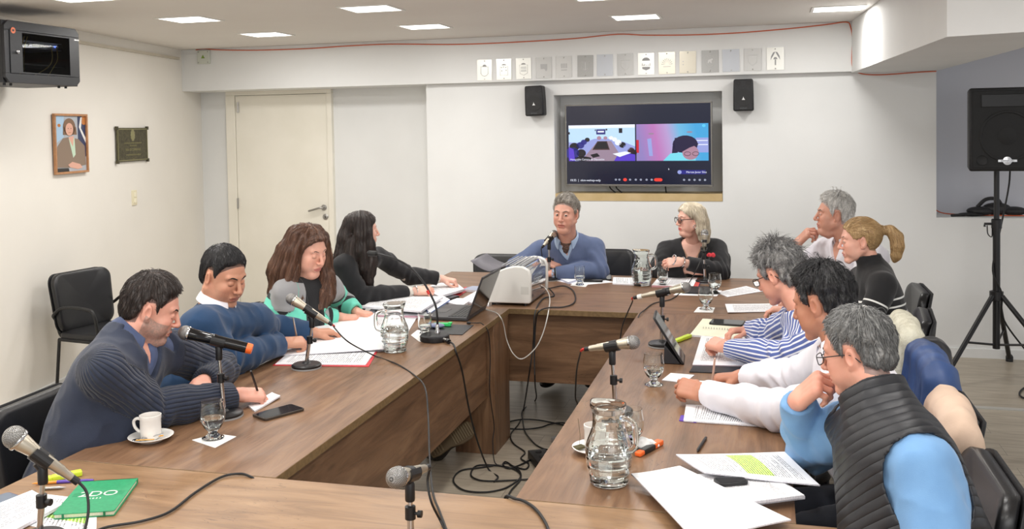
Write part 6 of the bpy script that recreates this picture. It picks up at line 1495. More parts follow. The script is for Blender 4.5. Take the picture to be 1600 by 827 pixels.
def cable(label, pts, r=.0032, m=None, cat='cable', name='microphone_cable', tape=None, sm=6):
    t = thing(name, label, cat, Vector(pts[0])); o0 = Vector(pts[0]); P = [Vector(p)-o0 for p in pts]
    MB().tube(P, r, 8, smooth=sm).build('cord', m or M_RUBBER, t, smooth=True)
    d = (P[1]-P[0]).normalized()
    if tape is not None: MB().tube([P[0]+d*.0, P[0]+d*.02], r*2.6, 12).build('plug', M_BLACK, t, smooth=True)
    if tape: sp_ = spline(P, 6); n0 = max(1, int(tape*6)); MB().tube(sp_[n0:n0+5], r*1.45, 8).build('red_tape', M_RED, t, smooth=True)
    return t
def mic_set(lab, hpx, tpx, Yh, Yt, basept, style, frac=.42, rb=.065, r=.025):
    h, t_ = on_y(*hpx, Yh), on_y(*tpx, Yt); d = (h-t_).normalized(); c = lerp(t_, h, frac)
    mic(lab[0], h, t_, style, r); stand(lab[1], basept, c, d, rb); return h, t_, d
# left table
b1 = on_z(350, 651)
mic_set(('black wireless microphone with an orange end in front of the bearded man', 'chrome desk microphone stand in front of the bearded man'), (289, 520), (394, 546), 3.02, 3.10, (b1.x, b1.y, .7505), 'wireless', .5, .07, .0265)
b2 = on_z(479, 575)
h, t_, d = mic_set(('champagne microphone in front of the man in the blue sweater', 'desk microphone stand holding the champagne microphone on the left table'), (455, 467), (513, 504), 3.74, 3.80, (b2.x, b2.y, .7505), 'silver', .45, .066)
cable('black cable with red tape running over the left table edge and across the gap', [t_, t_-d*.03, on_y(523, 513, 3.80), on_y(545, 535, 3.79), on_z(585, 556, .758), on_z(620, 569, .756), on_z(648, 587, .756), on_y(664, 606, 3.35), on_y(669, 650, 3.15), on_y(671, 710, 2.85), on_z(676, 768, .762), on_z(687, 800, .756), on_z(697, 827, .756), on_z(712, 870, .756)], tape=.8)
# gooseneck microphone
g = on_z(679.5, 532); t = thing('gooseneck_microphone', 'black gooseneck microphone on a round base beside the laptop', 'microphone', (g.x, g.y, .7505))
MB().lathe([(0, 0), (.072, 0), (.074, .004), (.072, .026), (.066, .031), (.018, .034), (0, .034)], 44).build('base', M_DBLACK, t, smooth=True)
gp = [on_y(x, y, g.y)-Vector((g.x, g.y, .75)) for x, y in ((683.5, 521), (683.5, 504), (681.5, 482), (675, 465), (662, 442), (642, 419), (620, 406), (600, 399.5), (590, 397))]
MB().lathe([(.0125, .03), (.0125, .05), (.009, .056), (.009, .075), (.006, .08)], 20, M=TR(gp[0].x, gp[0].y, 0)).build('neck_socket', M_CHROME, t, smooth=True)
MB().tube(gp, .0055, 12, smooth=5).build('gooseneck', M_BLACK, t, smooth=True)
rr = MB(); q0, q1 = on_y(668, 454, g.y)-Vector((g.x, g.y, .75)), on_y(671, 460, g.y)-Vector((g.x, g.y, .75)); rr.tube([q0, q1], .0088, 14).build('red_ring', M_RED, t, smooth=True)
q2 = on_y(574, 396, g.y)-Vector((g.x, g.y, .75)); MB().tube([gp[-1], lerp(gp[-1], q2, .15), lerp(gp[-1], q2, .85), q2], [.007, .014, .014, .008], 14).build('microphone_capsule', M_RUBBER, t, smooth=True)
pl0 = on_z(694, 535, .765); MB().tube([Vector((g.x+.06, g.y-.04, .765))-Vector((g.x, g.y, .75)), Vector((g.x+.085, g.y-.06, .765))-Vector((g.x, g.y, .75))], .009, 12).build('plug', M_STEEL, t, smooth=True)
cable('black cable of the gooseneck microphone hanging down to the floor', [Vector((g.x+.085, g.y-.06, .765)), Vector((g.x+.13, g.y-.10, .758)), hang(713, 552), hang(722, 580), hang(733, 640), hang(746, 690), on_z(763, 733, .01), on_z(778, 745, .006), on_z(772, 753, .006)], .0045, tape=0)
# far table
b = on_z(858, 431); h, t_ = on_y(866, 365, 6.34), on_y(849.5, 384, 6.24); d = (h-t_).normalized()
mic('champagne microphone in front of the man in the slate blue sweater', h, t_, 'silver'); stand('desk microphone stand in front of the man in the slate blue sweater', (on_y(858, 430, 6.3).x, 6.3, .7505), lerp(t_, h, .5), d)
cable('short black cable hanging from the far left microphone', [t_, t_-d*.03, on_y(847, 400, 6.24), on_y(849, 418, 6.26), Vector((on_y(851, 430, 6.28).x, 6.2, .756)), on_z(846, 440, .756)], tape=0)
h, t_ = on_y(1101, 364, 6.36), on_y(1100, 392, 6.34); d = (h-t_).normalized()
mic('champagne microphone standing upright in front of the woman with round glasses', h, t_, 'silver'); stand('desk microphone stand in front of the woman with round glasses', (on_y(1102, 437, 6.36).x, 6.36, .7505), t_+Vector((0, -.02, .015)), Vector((.1, -1, .3)))
fl_ = MB()
for k in range(9): a = k*2.4; fl_.sphere(on_y(1107, 398, 6.32)+Vector((.02*math.cos(a)*(k % 3)*.6+.01, -.01, .022*math.sin(a*1.3))), .009+.002*(k % 3), 10, sq=(1, .6, 1))
tag(fl_.build('ribbon_flower', mat('coral_fabric', rgb(226, 70, 80), .8), smooth=True), 'red fabric flower tied to the microphone stand at the far table', 'ribbon')
cable('black microphone cable crossing the far table from the upright microphone', [t_, t_-Vector((0, 0, .02)), on_y(1096, 404, 6.3), on_y(1088, 422, 6.2), on_z(1075, 444, .757), on_z(1052, 466, .755), on_z(1022, 474, .755), on_z(1008, 484, .756), on_z(998, 494, .757), on_y(994, 520, 5.1), on_y(990, 560, 5.1), Vector((-.8, 5.0, .02))], tape=0)
# right table
b = on_z(1034, 541)
h, t_, d = mic_set(('champagne microphone above the tablet on the right table', 'desk microphone stand behind the tablet'), (1072, 449), (1003, 463), 4.46, 4.50, (b.x, b.y, .7505), 'silver', .46)
MB_ = MB().tube([t_, t_-d*.022], .0118, 14); tag(MB_.build('white_tape', M_WHITE, smooth=True), 'white tape on the tail of the champagne microphone above the tablet', 'tape')
cable('black microphone cable with red tape dropping into the gap from the microphone above the tablet', [t_-d*.022, t_-d*.05, on_y(988, 472, 4.55), on_y(980, 490, 4.6), on_y(972, 512, 4.62), on_y(968, 545, 4.64), on_y(966, 600, 4.66), Vector((-.86, 4.7, .006)), Vector((-1.0, 4.6, .006))], tape=.9)
b = on_z(962, 648)
h, t_, d = mic_set(('champagne microphone pointing right above the glass jug on the right table', 'desk microphone stand behind the glass jug on the right table'), (990, 535), (921, 545), 3.36, 3.40, (b.x, b.y, .7505), 'silver', .52)
cable('black microphone cable with red tape beside the right table, from the microphone above the jug', [t_, t_-d*.03, on_y(906, 556, 3.5), on_y(901, 580, 3.6), on_y(899, 620, 3.7), on_y(899, 660, 3.8), Vector((-.93, 3.95, .006)), Vector((-1.05, 4.3, .006))], tape=.8)
# front table
h, t_ = on_y(619, 747, 2.13), on_y(664, 732, 2.28); d = (h-t_).normalized()
mic('champagne microphone pointing at the camera at the bottom centre of the photo', h, t_, 'silver', .0265); bb = on_y(641, 800, 2.19); stand('desk microphone stand at the bottom centre of the photo', (bb.x, 2.19, .7505), lerp(t_, h, .55), d)
cable('black microphone cable curving down from the bottom centre microphone', [t_, t_-d*.03, on_y(668, 752, 2.32), on_y(674, 785, 2.30), on_z(690, 818, .756), on_z(704, 850, .756), on_z(700, 900, .756)], tape=0)
h, t_ = on_y(22, 683, 1.96), on_y(112, 747, 2.04); d = (h-t_).normalized()
mic('large champagne microphone in the bottom left corner', h, t_, 'silver', .029); bb = on_y(60, 780, 2.0); stand('desk microphone stand in the bottom left corner', (bb.x, 2.0, .7505), lerp(t_, h, .52), d)
cable('black cable of the bottom left corner microphone drooping to the front table', [t_, t_-d*.03, on_y(136, 772, 2.05), on_y(138, 800, 2.03), on_y(132, 830, 2.0), on_z(120, 880, .756)], .0038, tape=0)
cable('black cable lying in a long curve across the front table', [on_z(120, 850, .756), on_z(160, 826, .756), on_z(220, 815, .756), on_z(265, 800, .756), on_z(305, 770, .756), on_z(345, 746, .756), on_z(375, 740.5, .757), on_z(391, 745, .754), on_z(398, 750, .745)], .0038)
cable('black cable coming over the corner of the right table onto the front table', [Vector((-.72, 2.62, .60)), Vector((-.72, 2.56, .74)), on_z(806, 780, .757), on_z(822, 785, .756), on_z(838, 797, .756), on_z(851, 815, .756), on_z(858, 832, .756), on_z(868, 870, .756)], .0042)

# ================================================================== GLASSWARE
def water_glass(label, p, s_=1.0, level=.072, kind='goblet', group='water glasses'):
    t = thing('water_glass', label, 'glass', (p[0], p[1], p[2]), 0, group)
    if kind == 'goblet':
        out = [(0, 0), (.036, 0), (.037, .003), (.024, .009), (.015, .018), (.016, .026), (.029, .038), (.0395, .058), (.043, .080), (.0415, .098), (.038, .116), (.0378, .128)]
        inn = [(.0365, .1285), (.0365, .116), (.0400, .098), (.0415, .080), (.038, .058), (.027, .040), (.012, .031), (0, .030)]
        wl_ = [(0, .0305), (.0118, .0315), (.0267, .0405), (.0377, .058)]+([(.0402, .070)] if level > .07 else [])+[(0, wlv(level, s_))]
    else:
        out = [(0, 0), (.027, 0), (.028, .004), (.020, .012), (.018, .024), (.028, .040), (.034, .046), (.0345, .125)]
        inn = [(.0325, .1253), (.032, .05), (.024, .042), (0, .036)]
        wl_ = [(0, .0365), (.0235, .0425), (.0315, .0505), (.0316, level), (0, level)]
    sc_ = lambda pr: [(r*s_, z*s_) for r, z in pr]
    MB().lathe(sc_(out+inn), 40).build('glass', M_GLASS, t, smooth=True, angle=50)
    if level > 0: MB().lathe(sc_(wl_), 40).build('water', M_WATER, t, smooth=True, angle=50)
    return t
def wlv(l, s): return l
def jug(label, p, rz=0.0, level=.10, s_=1.0):
    t = thing('water_jug', label, 'jug', p, rz, 'glass water jugs')
    out = [(0, 0), (.050, 0), (.054, .004), (.056, .02), (.062, .045), (.066, .075), (.067, .10), (.063, .118), (.055, .138), (.047, .160), (.0445, .185), (.046, .205), (.050, .216), (.052, .222), (.051, .228)]
    inn = [(.048, .2275), (.043, .205), (.041, .185), (.043, .160), (.051, .138), (.059, .118), (.063, .10), (.062, .075), (.058, .045), (.052, .018), (0, .014)]
    fc = lambda a, z: 1+(-.028*max(0, 1-abs(math.sin(5*a))*3.5)+.008)*(1 if z < .125 else max(0, 1-(z-.125)/.03))*(1 if z > .006 else .4)+.005*math.cos(10*a)*(1 if .12 < z < .17 else 0)-.022*max(0, 1-min(abs(z-q) for q in (.03, .055, .080, .105))/.0035)
    fin = []
    for (r1, z1), (r2, z2) in zip(out[:-1], out[1:]):
        n_ = max(1, int((z2-z1)/.0022))
        for k in range(n_): fin.append((r1+(r2-r1)*k/n_, z1+(z2-z1)*k/n_))
    fin.append(out[-1])
    m = MB().lathe([(r*s_, z*s_) for r, z in fin], 96, facet=lambda a, z: fc(a, z/s_)); m.lathe([(r*s_, z*s_) for r, z in [out[-1]]+inn], 96)
    g_ = m.build('jug_glass', M_GLASS, t, smooth=True, angle=50)
    bm = bmesh.new(); bm.from_mesh(g_.data); bmesh.ops.remove_doubles(bm, verts=bm.verts, dist=.0002)
    for v in bm.verts:                   # pour spout
        a = math.atan2(v.co.y, v.co.x); 
        if v.co.z > .195*s_: k = math.exp(-(a/.45)**2)*(v.co.z-.195*s_)/(.033*s_); v.co.x += .012*k; v.co.z += .003*k
    bm.to_mesh(g_.data); bm.free()
    MB().tube([Vector((-.050*s_, 0, .196*s_)), Vector((-.075*s_, 0, .200*s_)), Vector((-.098*s_, 0, .188*s_)), Vector((-.102*s_, 0, .155*s_)), Vector((-.098*s_, 0, .125*s_)), Vector((-.080*s_, 0, .112*s_)), Vector((-.062*s_, 0, .112*s_))], .0085*s_, 12, smooth=5).build('handle', M_GLASS, t, smooth=True)
    wp = [(0, .0145), (.0515, .0185), (.0576, .045), (.0616, .075), (.0624, min(level, .1)), (0, level)]
    MB().lathe([(r*s_, z*s_) for r, z in wp], 72).build('water', M_WATER, t, smooth=True, angle=40)
    return t
def napkin(label, px, z=.7515, rz=None):
    P = [on_z(x, y, z) for x, y in px]; c = sum(P, Vector())/len(P); m = MB(); n = len(P)
    for dz, k in ((0, 1.0), (.0015, .99)):
        pass
    m.prism([((p-c).x, (p-c).y) for p in P][::1], 0, .0018); o = m.build('paper_napkin', M_NAPKIN); o.location = (c.x, c.y, z-.001); tag(o, label, 'napkin', 'white paper napkins under glasses'); return o
Zt = .7525
p = on_z(333, 686); water_glass('water goblet on a square napkin beside the bearded man\'s forearm', (p.x, p.y, .7528), 1.0)
napkin('square white napkin under the goblet by the white cup', ((300, 688), (339, 678), (369, 682.5), (336, 700)))
p = on_z(617, 549); jug('glass water jug with its handle to the left, on the left table', (p.x, p.y, .7508), PI+.95+PI, .105)
p = on_z(664, 528); water_glass('footed water tumbler just behind the gooseneck microphone base', (p.x, p.y, .7528), .98, .062, 'tumbler')
napkin('white napkin under the tumbler behind the gooseneck microphone', ((642, 524), (652, 516), (680, 520), (672, 533), (655, 534)))
p = on_z(1003, 446); jug('glass water jug in the middle of the far table', (p.x, p.y, .7508), 2.8, .115, 1.02)
p = on_z(906, 446); water_glass('footed water tumbler on a napkin in front of the man in the slate blue sweater', (p.x, p.y, .7528), 1.0, .058, 'tumbler')
napkin('white napkin under the tumbler in front of the man in the slate blue sweater', ((891, 446), (900, 441.5), (921, 442.5), (915, 448.5)))
p = on_z(1035.5, 448); water_glass('nearly empty footed tumbler right of the far jug', (p.x, p.y, .7528), 1.0, .05, 'tumbler')
p = on_z(1117, 459); water_glass('water goblet further back of the two goblets near the folded-arms woman', (p.x, p.y, .7508), .97, .07)
p = on_z(1103, 484); water_glass('water goblet on a napkin, nearer of the two goblets before the far table', (p.x, p.y, .7528), 1.0, .07)
napkin('white napkin under the nearer goblet by the far right papers', ((1084, 488), (1091, 480), (1117, 481), (1114, 488.5)))
p = on_z(1021.5, 602); water_glass('water goblet on the right table beside the tablet', (p.x, p.y, .7508), 1.0, .072)
p = on_z(952, 755); jug('large glass water jug in the right foreground', (p.x, p.y, .7508), 2.55, .085, 1.03)
p = on_z(986, 701); water_glass('water goblet half hidden behind the large jug', (p.x, p.y, .7528), 1.0, .062)

def cup_saucer(lab_c, lab_s, pc, rz, tea=False, s_=1.0):
    o = MB().lathe([(0, .0), (.040, 0), (.042, .003), (.050, .006), (.073, .017), (.0745, .019), (.072, .0195), (.05, .009), (.03, .007), (0, .007)], 48).build('saucer', M_CERAM, smooth=True, angle=60)
    o.location = pc; tag(o, lab_s, 'saucer', 'white saucers')
    t = thing('coffee_cup', lab_c, 'cup', (pc[0], pc[1], pc[2]+.0075), rz, 'white cups')
    MB().lathe([(0, 0), (.026, 0), (.029, .003), (.0335, .012), (.0345, .03), (.0345, .066), (.036, .070), (.036, .082), (.0335, .0825), (.0325, .066), (.0315, .012), (0, .008)], 44).build('cup_body', M_CERAM, t, smooth=True, angle=50)
    MB().tube([Vector((-.034, 0, .066)), Vector((-.048, 0, .068)), Vector((-.059, 0, .058)), Vector((-.056, 0, .04)), Vector((-.044, 0, .026)), Vector((-.033, 0, .022))], .0052, 10, smooth=5).build('handle', M_CERAM, t, smooth=True)
    MB().lathe([(0, .055), (.032, .055), (.032, .056), (0, .056)], 30).build('coffee', mat('coffee_dregs', rgb(130, 100, 70), .3), t)
    return t
p = on_z(236, 689); cup_saucer('white coffee cup on a saucer in front of the bearded man', 'white saucer under the coffee cup near the left table corner', (p.x, p.y, .7508), .18)
sp_ = MB().sphere((0, 0, .0), .012, 16, sq=(1.5, 1, .25)); sp_.tube([Vector((.015, 0, 0)), Vector((.05, 0, .002)), Vector((.085, 0, .006))], [.004, .002, .003], 8)
o = sp_.build('teaspoon', M_CHROME, smooth=True); o.location = (p.x-.02, p.y-.045, .7675); o.rotation_euler = (0, -.08, .5); tag(o, 'small metal spoon on the saucer of the left coffee cup', 'spoon')
sg_ = MB().box((-.03, -.004, 0), (.03, .004, .0015), bev=.0007).box((.036, .03, 0), (.05, .04, .002), bev=.0007); o = sg_.build('sugar_wrapper', mat('yellow_paper', rgb(220, 160, 60), .6)); o.location = (p.x+.01, p.y-.045, .768); o.rotation_euler = (0, 0, .35); tag(o, 'torn yellow sugar wrapper on the saucer by the left coffee cup', 'wrapper')
p = on_z(930, 707); cup_saucer('white tea cup on a saucer behind the large jug', 'white saucer half hidden behind the large jug', (p.x, p.y, .7508), 2.6)
tb = MB().box((-.02, -.014, 0), (.02, .014, .008), bev=.004); tb.tube([Vector((.0, 0, .006)), Vector((.03, .03, .03)), Vector((.035, .045, .08))], .0008, 5, smooth=3); o = tb.build('tea_bag', mat('tea_bag', rgb(84, 78, 52), .9)); o.location = (p.x-.05, p.y-.012, .763); o.rotation_euler = (0, 0, .9); tag(o, 'used tea bag on the saucer behind the large jug', 'tea bag')
nk = Field((-.06, -.06, -.01), (.06, .06, .05), .003); nk.add(ellip((0, 0, .014), (.038, .028, .018))); nk.add(ellip((.025, .012, .008), (.03, .018, .009)), .01); nk.disp(lambda x, y, z: .006*(np.abs(2*vnoise(x*60+9, y*60+9, z*60+9)-1)*1.6-.5)); nk.cutplane((0, 0, .0005), (0, 0, -1)); V, Q = nk.mesh()
o = np_mesh('crumpled_napkin', [(V, Q, {})], M_NAPKIN, None); q = on_z(1003, 700); o.location = (q.x, q.y, .7505); tag(o, 'crumpled white napkin right of the goblet behind the large jug', 'napkin')

# ================================================================== PAPERS AND BOOKS
def paper_mat(name, kind='text', hl=None, lines=44, cols=1, top=.1, bottom=.92):
    t = NT('paper_'+name); uv = t.n('ShaderNodeTexCoord').outputs['UV']; se = t.n('ShaderNodeSeparateXYZ', i_Vector=uv); u, v = se.outputs[0], se.outputs[1]
    W_ = rgb(244, 244, 246); col = W_
    if kind != 'blank':
        row = t.math('FLOOR', t.math('MULTIPLY', v, float(lines))); fr_ = t.math('FRACT', t.math('MULTIPLY', v, float(lines)))
        cv = t.n('ShaderNodeCombineXYZ', i_0=t.math('MULTIPLY', u, 70.0), i_1=t.math('MULTIPLY', row, 3.71)).outputs[0]
        w_ = t.n('ShaderNodeTexNoise', i_Vector=cv, i_Scale=1.0, i_Detail=1).outputs[0]; word = t.math('GREATER_THAN', w_, .42)
        cv2 = t.n('ShaderNodeCombineXYZ', i_0=t.math('MULTIPLY', row, 5.3)).outputs[0]; ln = t.n('ShaderNodeTexWhiteNoise', noise_dimensions='3D', i_Vector=cv2).outputs[0]
        inrow = t.math('MULTIPLY', t.math('GREATER_THAN', fr_, .30), t.math('LESS_THAN', fr_, .72))
        right = t.math('LESS_THAN', u, t.math('ADD', .90, t.math('MULTIPLY', t.math('LESS_THAN', ln, .2), -.45)))
        m = t.math('MULTIPLY', t.math('MULTIPLY', inrow, word), t.math('MULTIPLY', t.math('GREATER_THAN', u, .12), right))
        m = t.math('MULTIPLY', m, t.math('MULTIPLY', t.math('GREATER_THAN', v, 1-bottom), t.math('LESS_THAN', v, 1-top)))
        m = t.math('MULTIPLY', m, t.math('GREATER_THAN', ln, .08))
        if hl:
            (u0, u1, v0, v1, c_) = hl; hm = t.math('MULTIPLY', t.math('MULTIPLY', t.math('GREATER_THAN', u, u0), t.math('LESS_THAN', u, u1)), t.math('MULTIPLY', t.math('GREATER_THAN', v, v0), t.math('LESS_THAN', v, v1)))
            hm = t.math('MULTIPLY', hm, t.math('GREATER_THAN', fr_, .12)); col = t.mix(hm, W_, c_)
        col = t.mix(t.math('MULTIPLY', m, .78), col, rgb(60, 60, 66))
    t.set(Base_Color=col, Roughness=.75); return t.m
P_TEXT = paper_mat('text'); P_BLANK = paper_mat('blank', 'blank'); P_FEW = paper_mat('few', lines=30, bottom=.5); P_HAND = paper_mat('notes', lines=18, bottom=.8)
P_HL = paper_mat('highlighted', hl=(.12, .88, .34, .58, rgb(196, 244, 90))); P_GREEN = paper_mat('green_marked', lines=26, hl=(.3, .6, .1, .9, rgb(184, 240, 90))); P_SIDE = noisy('paper_edges', rgb(206, 204, 212), rgb(236, 235, 240), 300, .8)
def sheet(label, px, z=.7512, th=.0012, top=P_TEXT, curl=(0, 0, 0, 0), under=None, name='paper_sheet', cat='paper', group=None, side=None, sag=.0, uvrot=0, n=12):
    """px: four corners seen in the photo, in order round the sheet; z: height of its underside; curl: extra lift of each corner"""
    zs = [z+th+c_ for c_ in curl]; P = [on_z(x, y, zz) for (x, y), zz in zip(px, zs)]; c = sum(P, Vector())/4; c.z = 0
    vs = []; fs = []; uvs = []
    UV = [(0, 1), (1, 1), (1, 0), (0, 0)]; UV = UV[uvrot:]+UV[:uvrot]
    for j in range(n+1):
        for i in range(n+1):
            a, b = i/n, j/n
            w_ = ((1-a)*(1-b), a*(1-b), a*b, (1-a)*b); xy = sum((P[k]*w_[k] for k in range(4)), Vector())
            zz = z+th+sum(curl[k]*(w_[k]**1.6) for k in range(4))+sag*math.sin(PI*a)*math.sin(PI*b)
            vs.append(Vector((xy.x-c.x, xy.y-c.y, zz))); uvs.append((sum(UV[k][0]*w_[k] for k in range(4)), sum(UV[k][1]*w_[k] for k in range(4))))
    N1 = n+1; nv = len(vs)
    for j in range(n):
        for i in range(n): fs.append((j*N1+i, j*N1+i+1, (j+1)*N1+i+1, (j+1)*N1+i))
    nx = (vs[1]-vs[0]).cross(vs[N1]-vs[0])
    if nx.z < 0: fs = [f[::-1] for f in fs]
    m = MB(); m.add(vs, fs, 0, uvs)
    lo = [v-Vector((0, 0, th)) for v in vs]; m.add(lo, [f[::-1] for f in fs], 1)
    ring = [i for i in range(N1)]+[j*N1+n for j in range(1, N1)]+[n*N1+i for i in range(n-1, -1, -1)]+[j*N1 for j in range(n-1, 0, -1)]
    off = 0
    sv = [vs[r_] for r_ in ring]+[lo[r_] for r_ in ring]; R_ = len(ring); sf = [(k, (k+1) % R_, R_+(k+1) % R_, R_+k) for k in range(R_)]
    if nx.z > 0: sf = [f[::-1] for f in sf]
    m.add(sv, sf, 1); o = m.build(name, [top, side or P_SIDE]); o.location = (c.x, c.y, 0); tag(o, label, cat, group)
    o.data.polygons.foreach_set('use_smooth', [True]*len(o.data.polygons)); o.data.set_sharp_from_angle(angle=math.radians(40)); return o
def shift(px, dx, dy): return [(x+dx, y+dy) for x, y in px]
M_REDF = mat('red_folder', rgb(206, 50, 60), .5); M_BLACKF = noisy('black_folder', rgb(28, 28, 32), rgb(36, 36, 40), 20, .5); M_PURP = mat('purple_card', rgb(90, 60, 170), .5); M_PINK = mat('pink_card', rgb(196, 150, 165), .7)
sheet('red folder lying open under the papers of the man in the blue sweater', [(426, 571), (450, 552), (590, 549), (576, 573)], .7505, .002, M_REDF, name='folder', cat='folder', side=M_REDF)
sheet('printed sheet on the red folder', [(430, 569), (452, 550), (588, 547), (571, 570)], .7527, .003, P_TEXT)
sheet('large blank sheet curling up over the red folder', [(455, 508), (585, 490), (600, 545), (442, 555)], .757, .0035, P_BLANK, curl=(.03, .035, .01, .0), sag=.012)
sheet('white papers under the jug on the left table', [(566, 502), (585, 482), (655, 490), (632, 528)], .7505, .004, P_FEW)
sheet('loose white sheet behind the curled page, by the teal cardigan', [(522, 506), (545, 488), (600, 484), (590, 504)], .7505, .003, P_BLANK)
sheet('pinkish booklet left of the jug on the left table', [(570, 513), (600, 511), (602, 524), (573, 527)], .7565, .008, P_FEW, name='booklet', cat='booklet', side=M_PINK)
sheet('printed form with a red stamp left of the jug', [(572, 530), (604, 529), (606, 547), (577, 550)], .7512, .003, P_TEXT)
sheet('pink card folder beneath the tall stack of papers on the left table', [(570, 492), (596, 468), (700, 468), (664, 494)], .7505, .014, P_TEXT, name='folder', cat='folder', side=M_PINK)
for k, (dx, dy, lab) in enumerate(((2, 0, 'lowest thick bundle in the fanned paper stack by the black cardigan'), (-3, -1, 'middle bundle in the fanned paper stack by the black cardigan'), (0, 0, 'top printed bundle of the fanned paper stack by the black cardigan'))):
    sheet(lab, shift([(566, 479), (592, 463), (692, 464), (658, 486)], dx, dy), .7655+k*.0115, .0108, P_TEXT, name='paper_bundle', group='stacked papers beside the woman in black', uvrot=1)
sheet('blue-edged papers fanned out at the right end of the tall paper stack', [(662, 480), (690, 461), (703, 468), (672, 489)], .7660, .010, P_FEW, side=mat('blue_edge', rgb(130, 150, 200), .7))
for k in range(2): sheet(('lower bundle of papers held by the woman in the black cardigan', 'upper papers under the hand of the woman in the black cardigan')[k], shift([(662, 449), (708, 438), (726, 452), (688, 463)], k*-2, 0), .7505+k*.0155, .0148, P_TEXT, name='paper_bundle', uvrot=1)
sheet('red-edged card sticking out beneath the papers near the dark laptop', [(700, 464), (728, 448), (733, 453), (708, 468)], .7505, .002, M_REDF, side=M_REDF)
sheet('white printed leaflet left of the printer', [(716, 470), (744, 455), (764, 455), (764, 476)], .7505, .012, P_BLANK, curl=(0, .006, 0, 0))
sheet('white card box beside the laptop keyboard', [(698, 472), (714, 466), (738, 467), (722, 478)], .7505, .016, P_BLANK, name='card_box', cat='box')
sheet('blue-grey booklet behind the laptop', [(722, 452), (738, 447), (768, 448), (764, 456)], .7505, .014, mat('blue_grey_card', rgb(176, 184, 206), .5), name='booklet', cat='booklet')
def phone(label, px, th=.009, glass=None, case=M_BLACK, z=.7505):
    P = [on_z(x, y, z+th) for x, y in px]; u = ((P[1]-P[0])+(P[2]-P[3])); v = ((P[3]-P[0])+(P[2]-P[1])); c = sum(P, Vector())/4; u /= 2; v /= 2
    L, W_ = u.length, v.length; u.z = v.z = 0; M = frame((c.x, c.y, z), x=u.normalized(), z=(0, 0, 1)); t = thing('mobile_phone', label, 'phone', M=M, group='mobile phones on the tables')
    MB().prism(rrect(L/2, W_/2, .012), 0, th).build('phone_case', case, t, bevel=.0015); MB().prism(rrect(L/2-.004, W_/2-.004, .010), th, th+.0006).build('screen', glass or mat('phone_glass', rgb(30, 34, 40), .06), t)
    MB().lathe([(.0, th+.0007), (.002, th+.0007), (0, th+.0008)], 10, M=TR(L/2-.009, 0, 0)).build('camera_hole', M_BLACK, t)
    return t
phone('mobile phone with a dark screen lying on the left table', [(394, 646), (457, 631), (475, 638), (413, 656)], case=mat('brown_case', rgb(60, 52, 44), .4))
phone('grey phone next to the laptop among the papers', [(686, 463), (700, 459), (712, 463), (698, 468)], z=.7505, th=.012)
# notepad of the bearded man
sheet('small white notepad the bearded man writes on', [(388, 634), (425, 613), (438, 618), (398, 642)], .7505, .006, P_BLANK, name='notepad', cat='notepad', curl=(0, 0, .006, .0))
def pen(label, a, b, r=.0045, m=M_BLACK, tipm=None, name='pen', cap=None, cat='pen'):
    a, b = Vector(a), Vector(b); z = (b-a).normalized(); L = (b-a).length; t = thing(name, label, cat, M=frame(a, z=z, x=z.cross(Vector((.3, .5, .9)))))
    MB().lathe([(.0006, 0), (r*.5, .008), (r, .02), (r, L*.94), (r*.8, L), (0, L)], 16).build('barrel', m, t, smooth=True, angle=40)
    if cap: MB().lathe([(r*1.12, L*.62), (r*1.12, L*.97), (r*.7, L*1.005), (0, L*1.005)], 16).build('cap', cap, t, smooth=True, angle=40)
    return t
pen('black pen in the hand of the bearded man', on_z(407, 625, .758), on_y(392, 580, 3.16), m=M_BLACK)
pen('silver pen in the hand of the man in the blue sweater', on_z(466, 540, .775), on_y(458, 497, 3.98), .0042, M_STEEL)
pen('pale pink pencil held by the black-haired man in white', on_z(1112, 606, .775), on_y(1117, 560, 3.68), .004, mat('pale_pencil', rgb(214, 176, 158), .5), name='pencil')
# mouse pad, green marker, computer mouse
sheet('black mouse pad in front of the laptop', [(655, 521), (668, 506), (740, 508), (722, 523)], .7505, .003, M_BLACKF, name='mouse_pad', cat='mouse pad', side=M_BLACKF)
gm = MB().box((-.05, -.012, 0), (.045, .012, .018), bev=.005).box((.03, -.012, .012), (.05, .012, .022), bev=.004); o = gm.build('green_marker', mat('bright_green', rgb(60, 205, 110), .4), angle=40); q = on_z(692, 508, .76); o.location = (q.x, q.y, .7538); o.rotation_euler = (0, 0, .15); tag(o, 'bright green marker lying on the black mouse pad', 'marker')
q = on_z(682, 511, .76); o = MB().sphere((0, 0, 0), .045, 28, sq=(1, .62, .30)).build('computer_mouse', mat('slate_plastic', rgb(120, 130, 160), .4), smooth=True); o.location = (q.x, q.y, .767); tag(o, 'blue-grey computer mouse behind the gooseneck microphone', 'computer mouse')

# ---- laptop
HX, Ly0, Ly1 = -1.565, 4.865, 5.235
t = thing('laptop', 'dark laptop opened towards the women on the left', 'laptop', (HX, (Ly0+Ly1)/2, .7505)); hw = (Ly1-Ly0)/2
M_LAP = noisy('laptop_black', rgb(54, 54, 57), rgb(62, 62, 65), 200, .45)
bs = MB().box((-.25, -hw, .002), (0, hw, .02), bev=.004).build('base', M_LAP, t, angle=40)
kb = MB()
for i in range(6):
    for j in range(15): kb.box((-.235+.125+i*-.0+ -.0+(-.012)+ .0 + 0.0 - 0.0 + (-(5-i))*.0185+.10, -hw+.022+j*.0215, .0203), (-.235+.125-.012-(5-i)*.0185+.10+.0155, -hw+.022+j*.0215+.0185, .0222))
kb.build('keyboard', M_BLACK, bs)
MB().box((-.235, -.055, .0203), (-.165, .05, .0208)).build('touchpad', mat('touchpad', rgb(58, 58, 60), .35), bs)
MB().box((-.245, -hw+.015, .0203), (-.215, -hw+.05, .0207)).build('sticker', M_WHITE, bs)
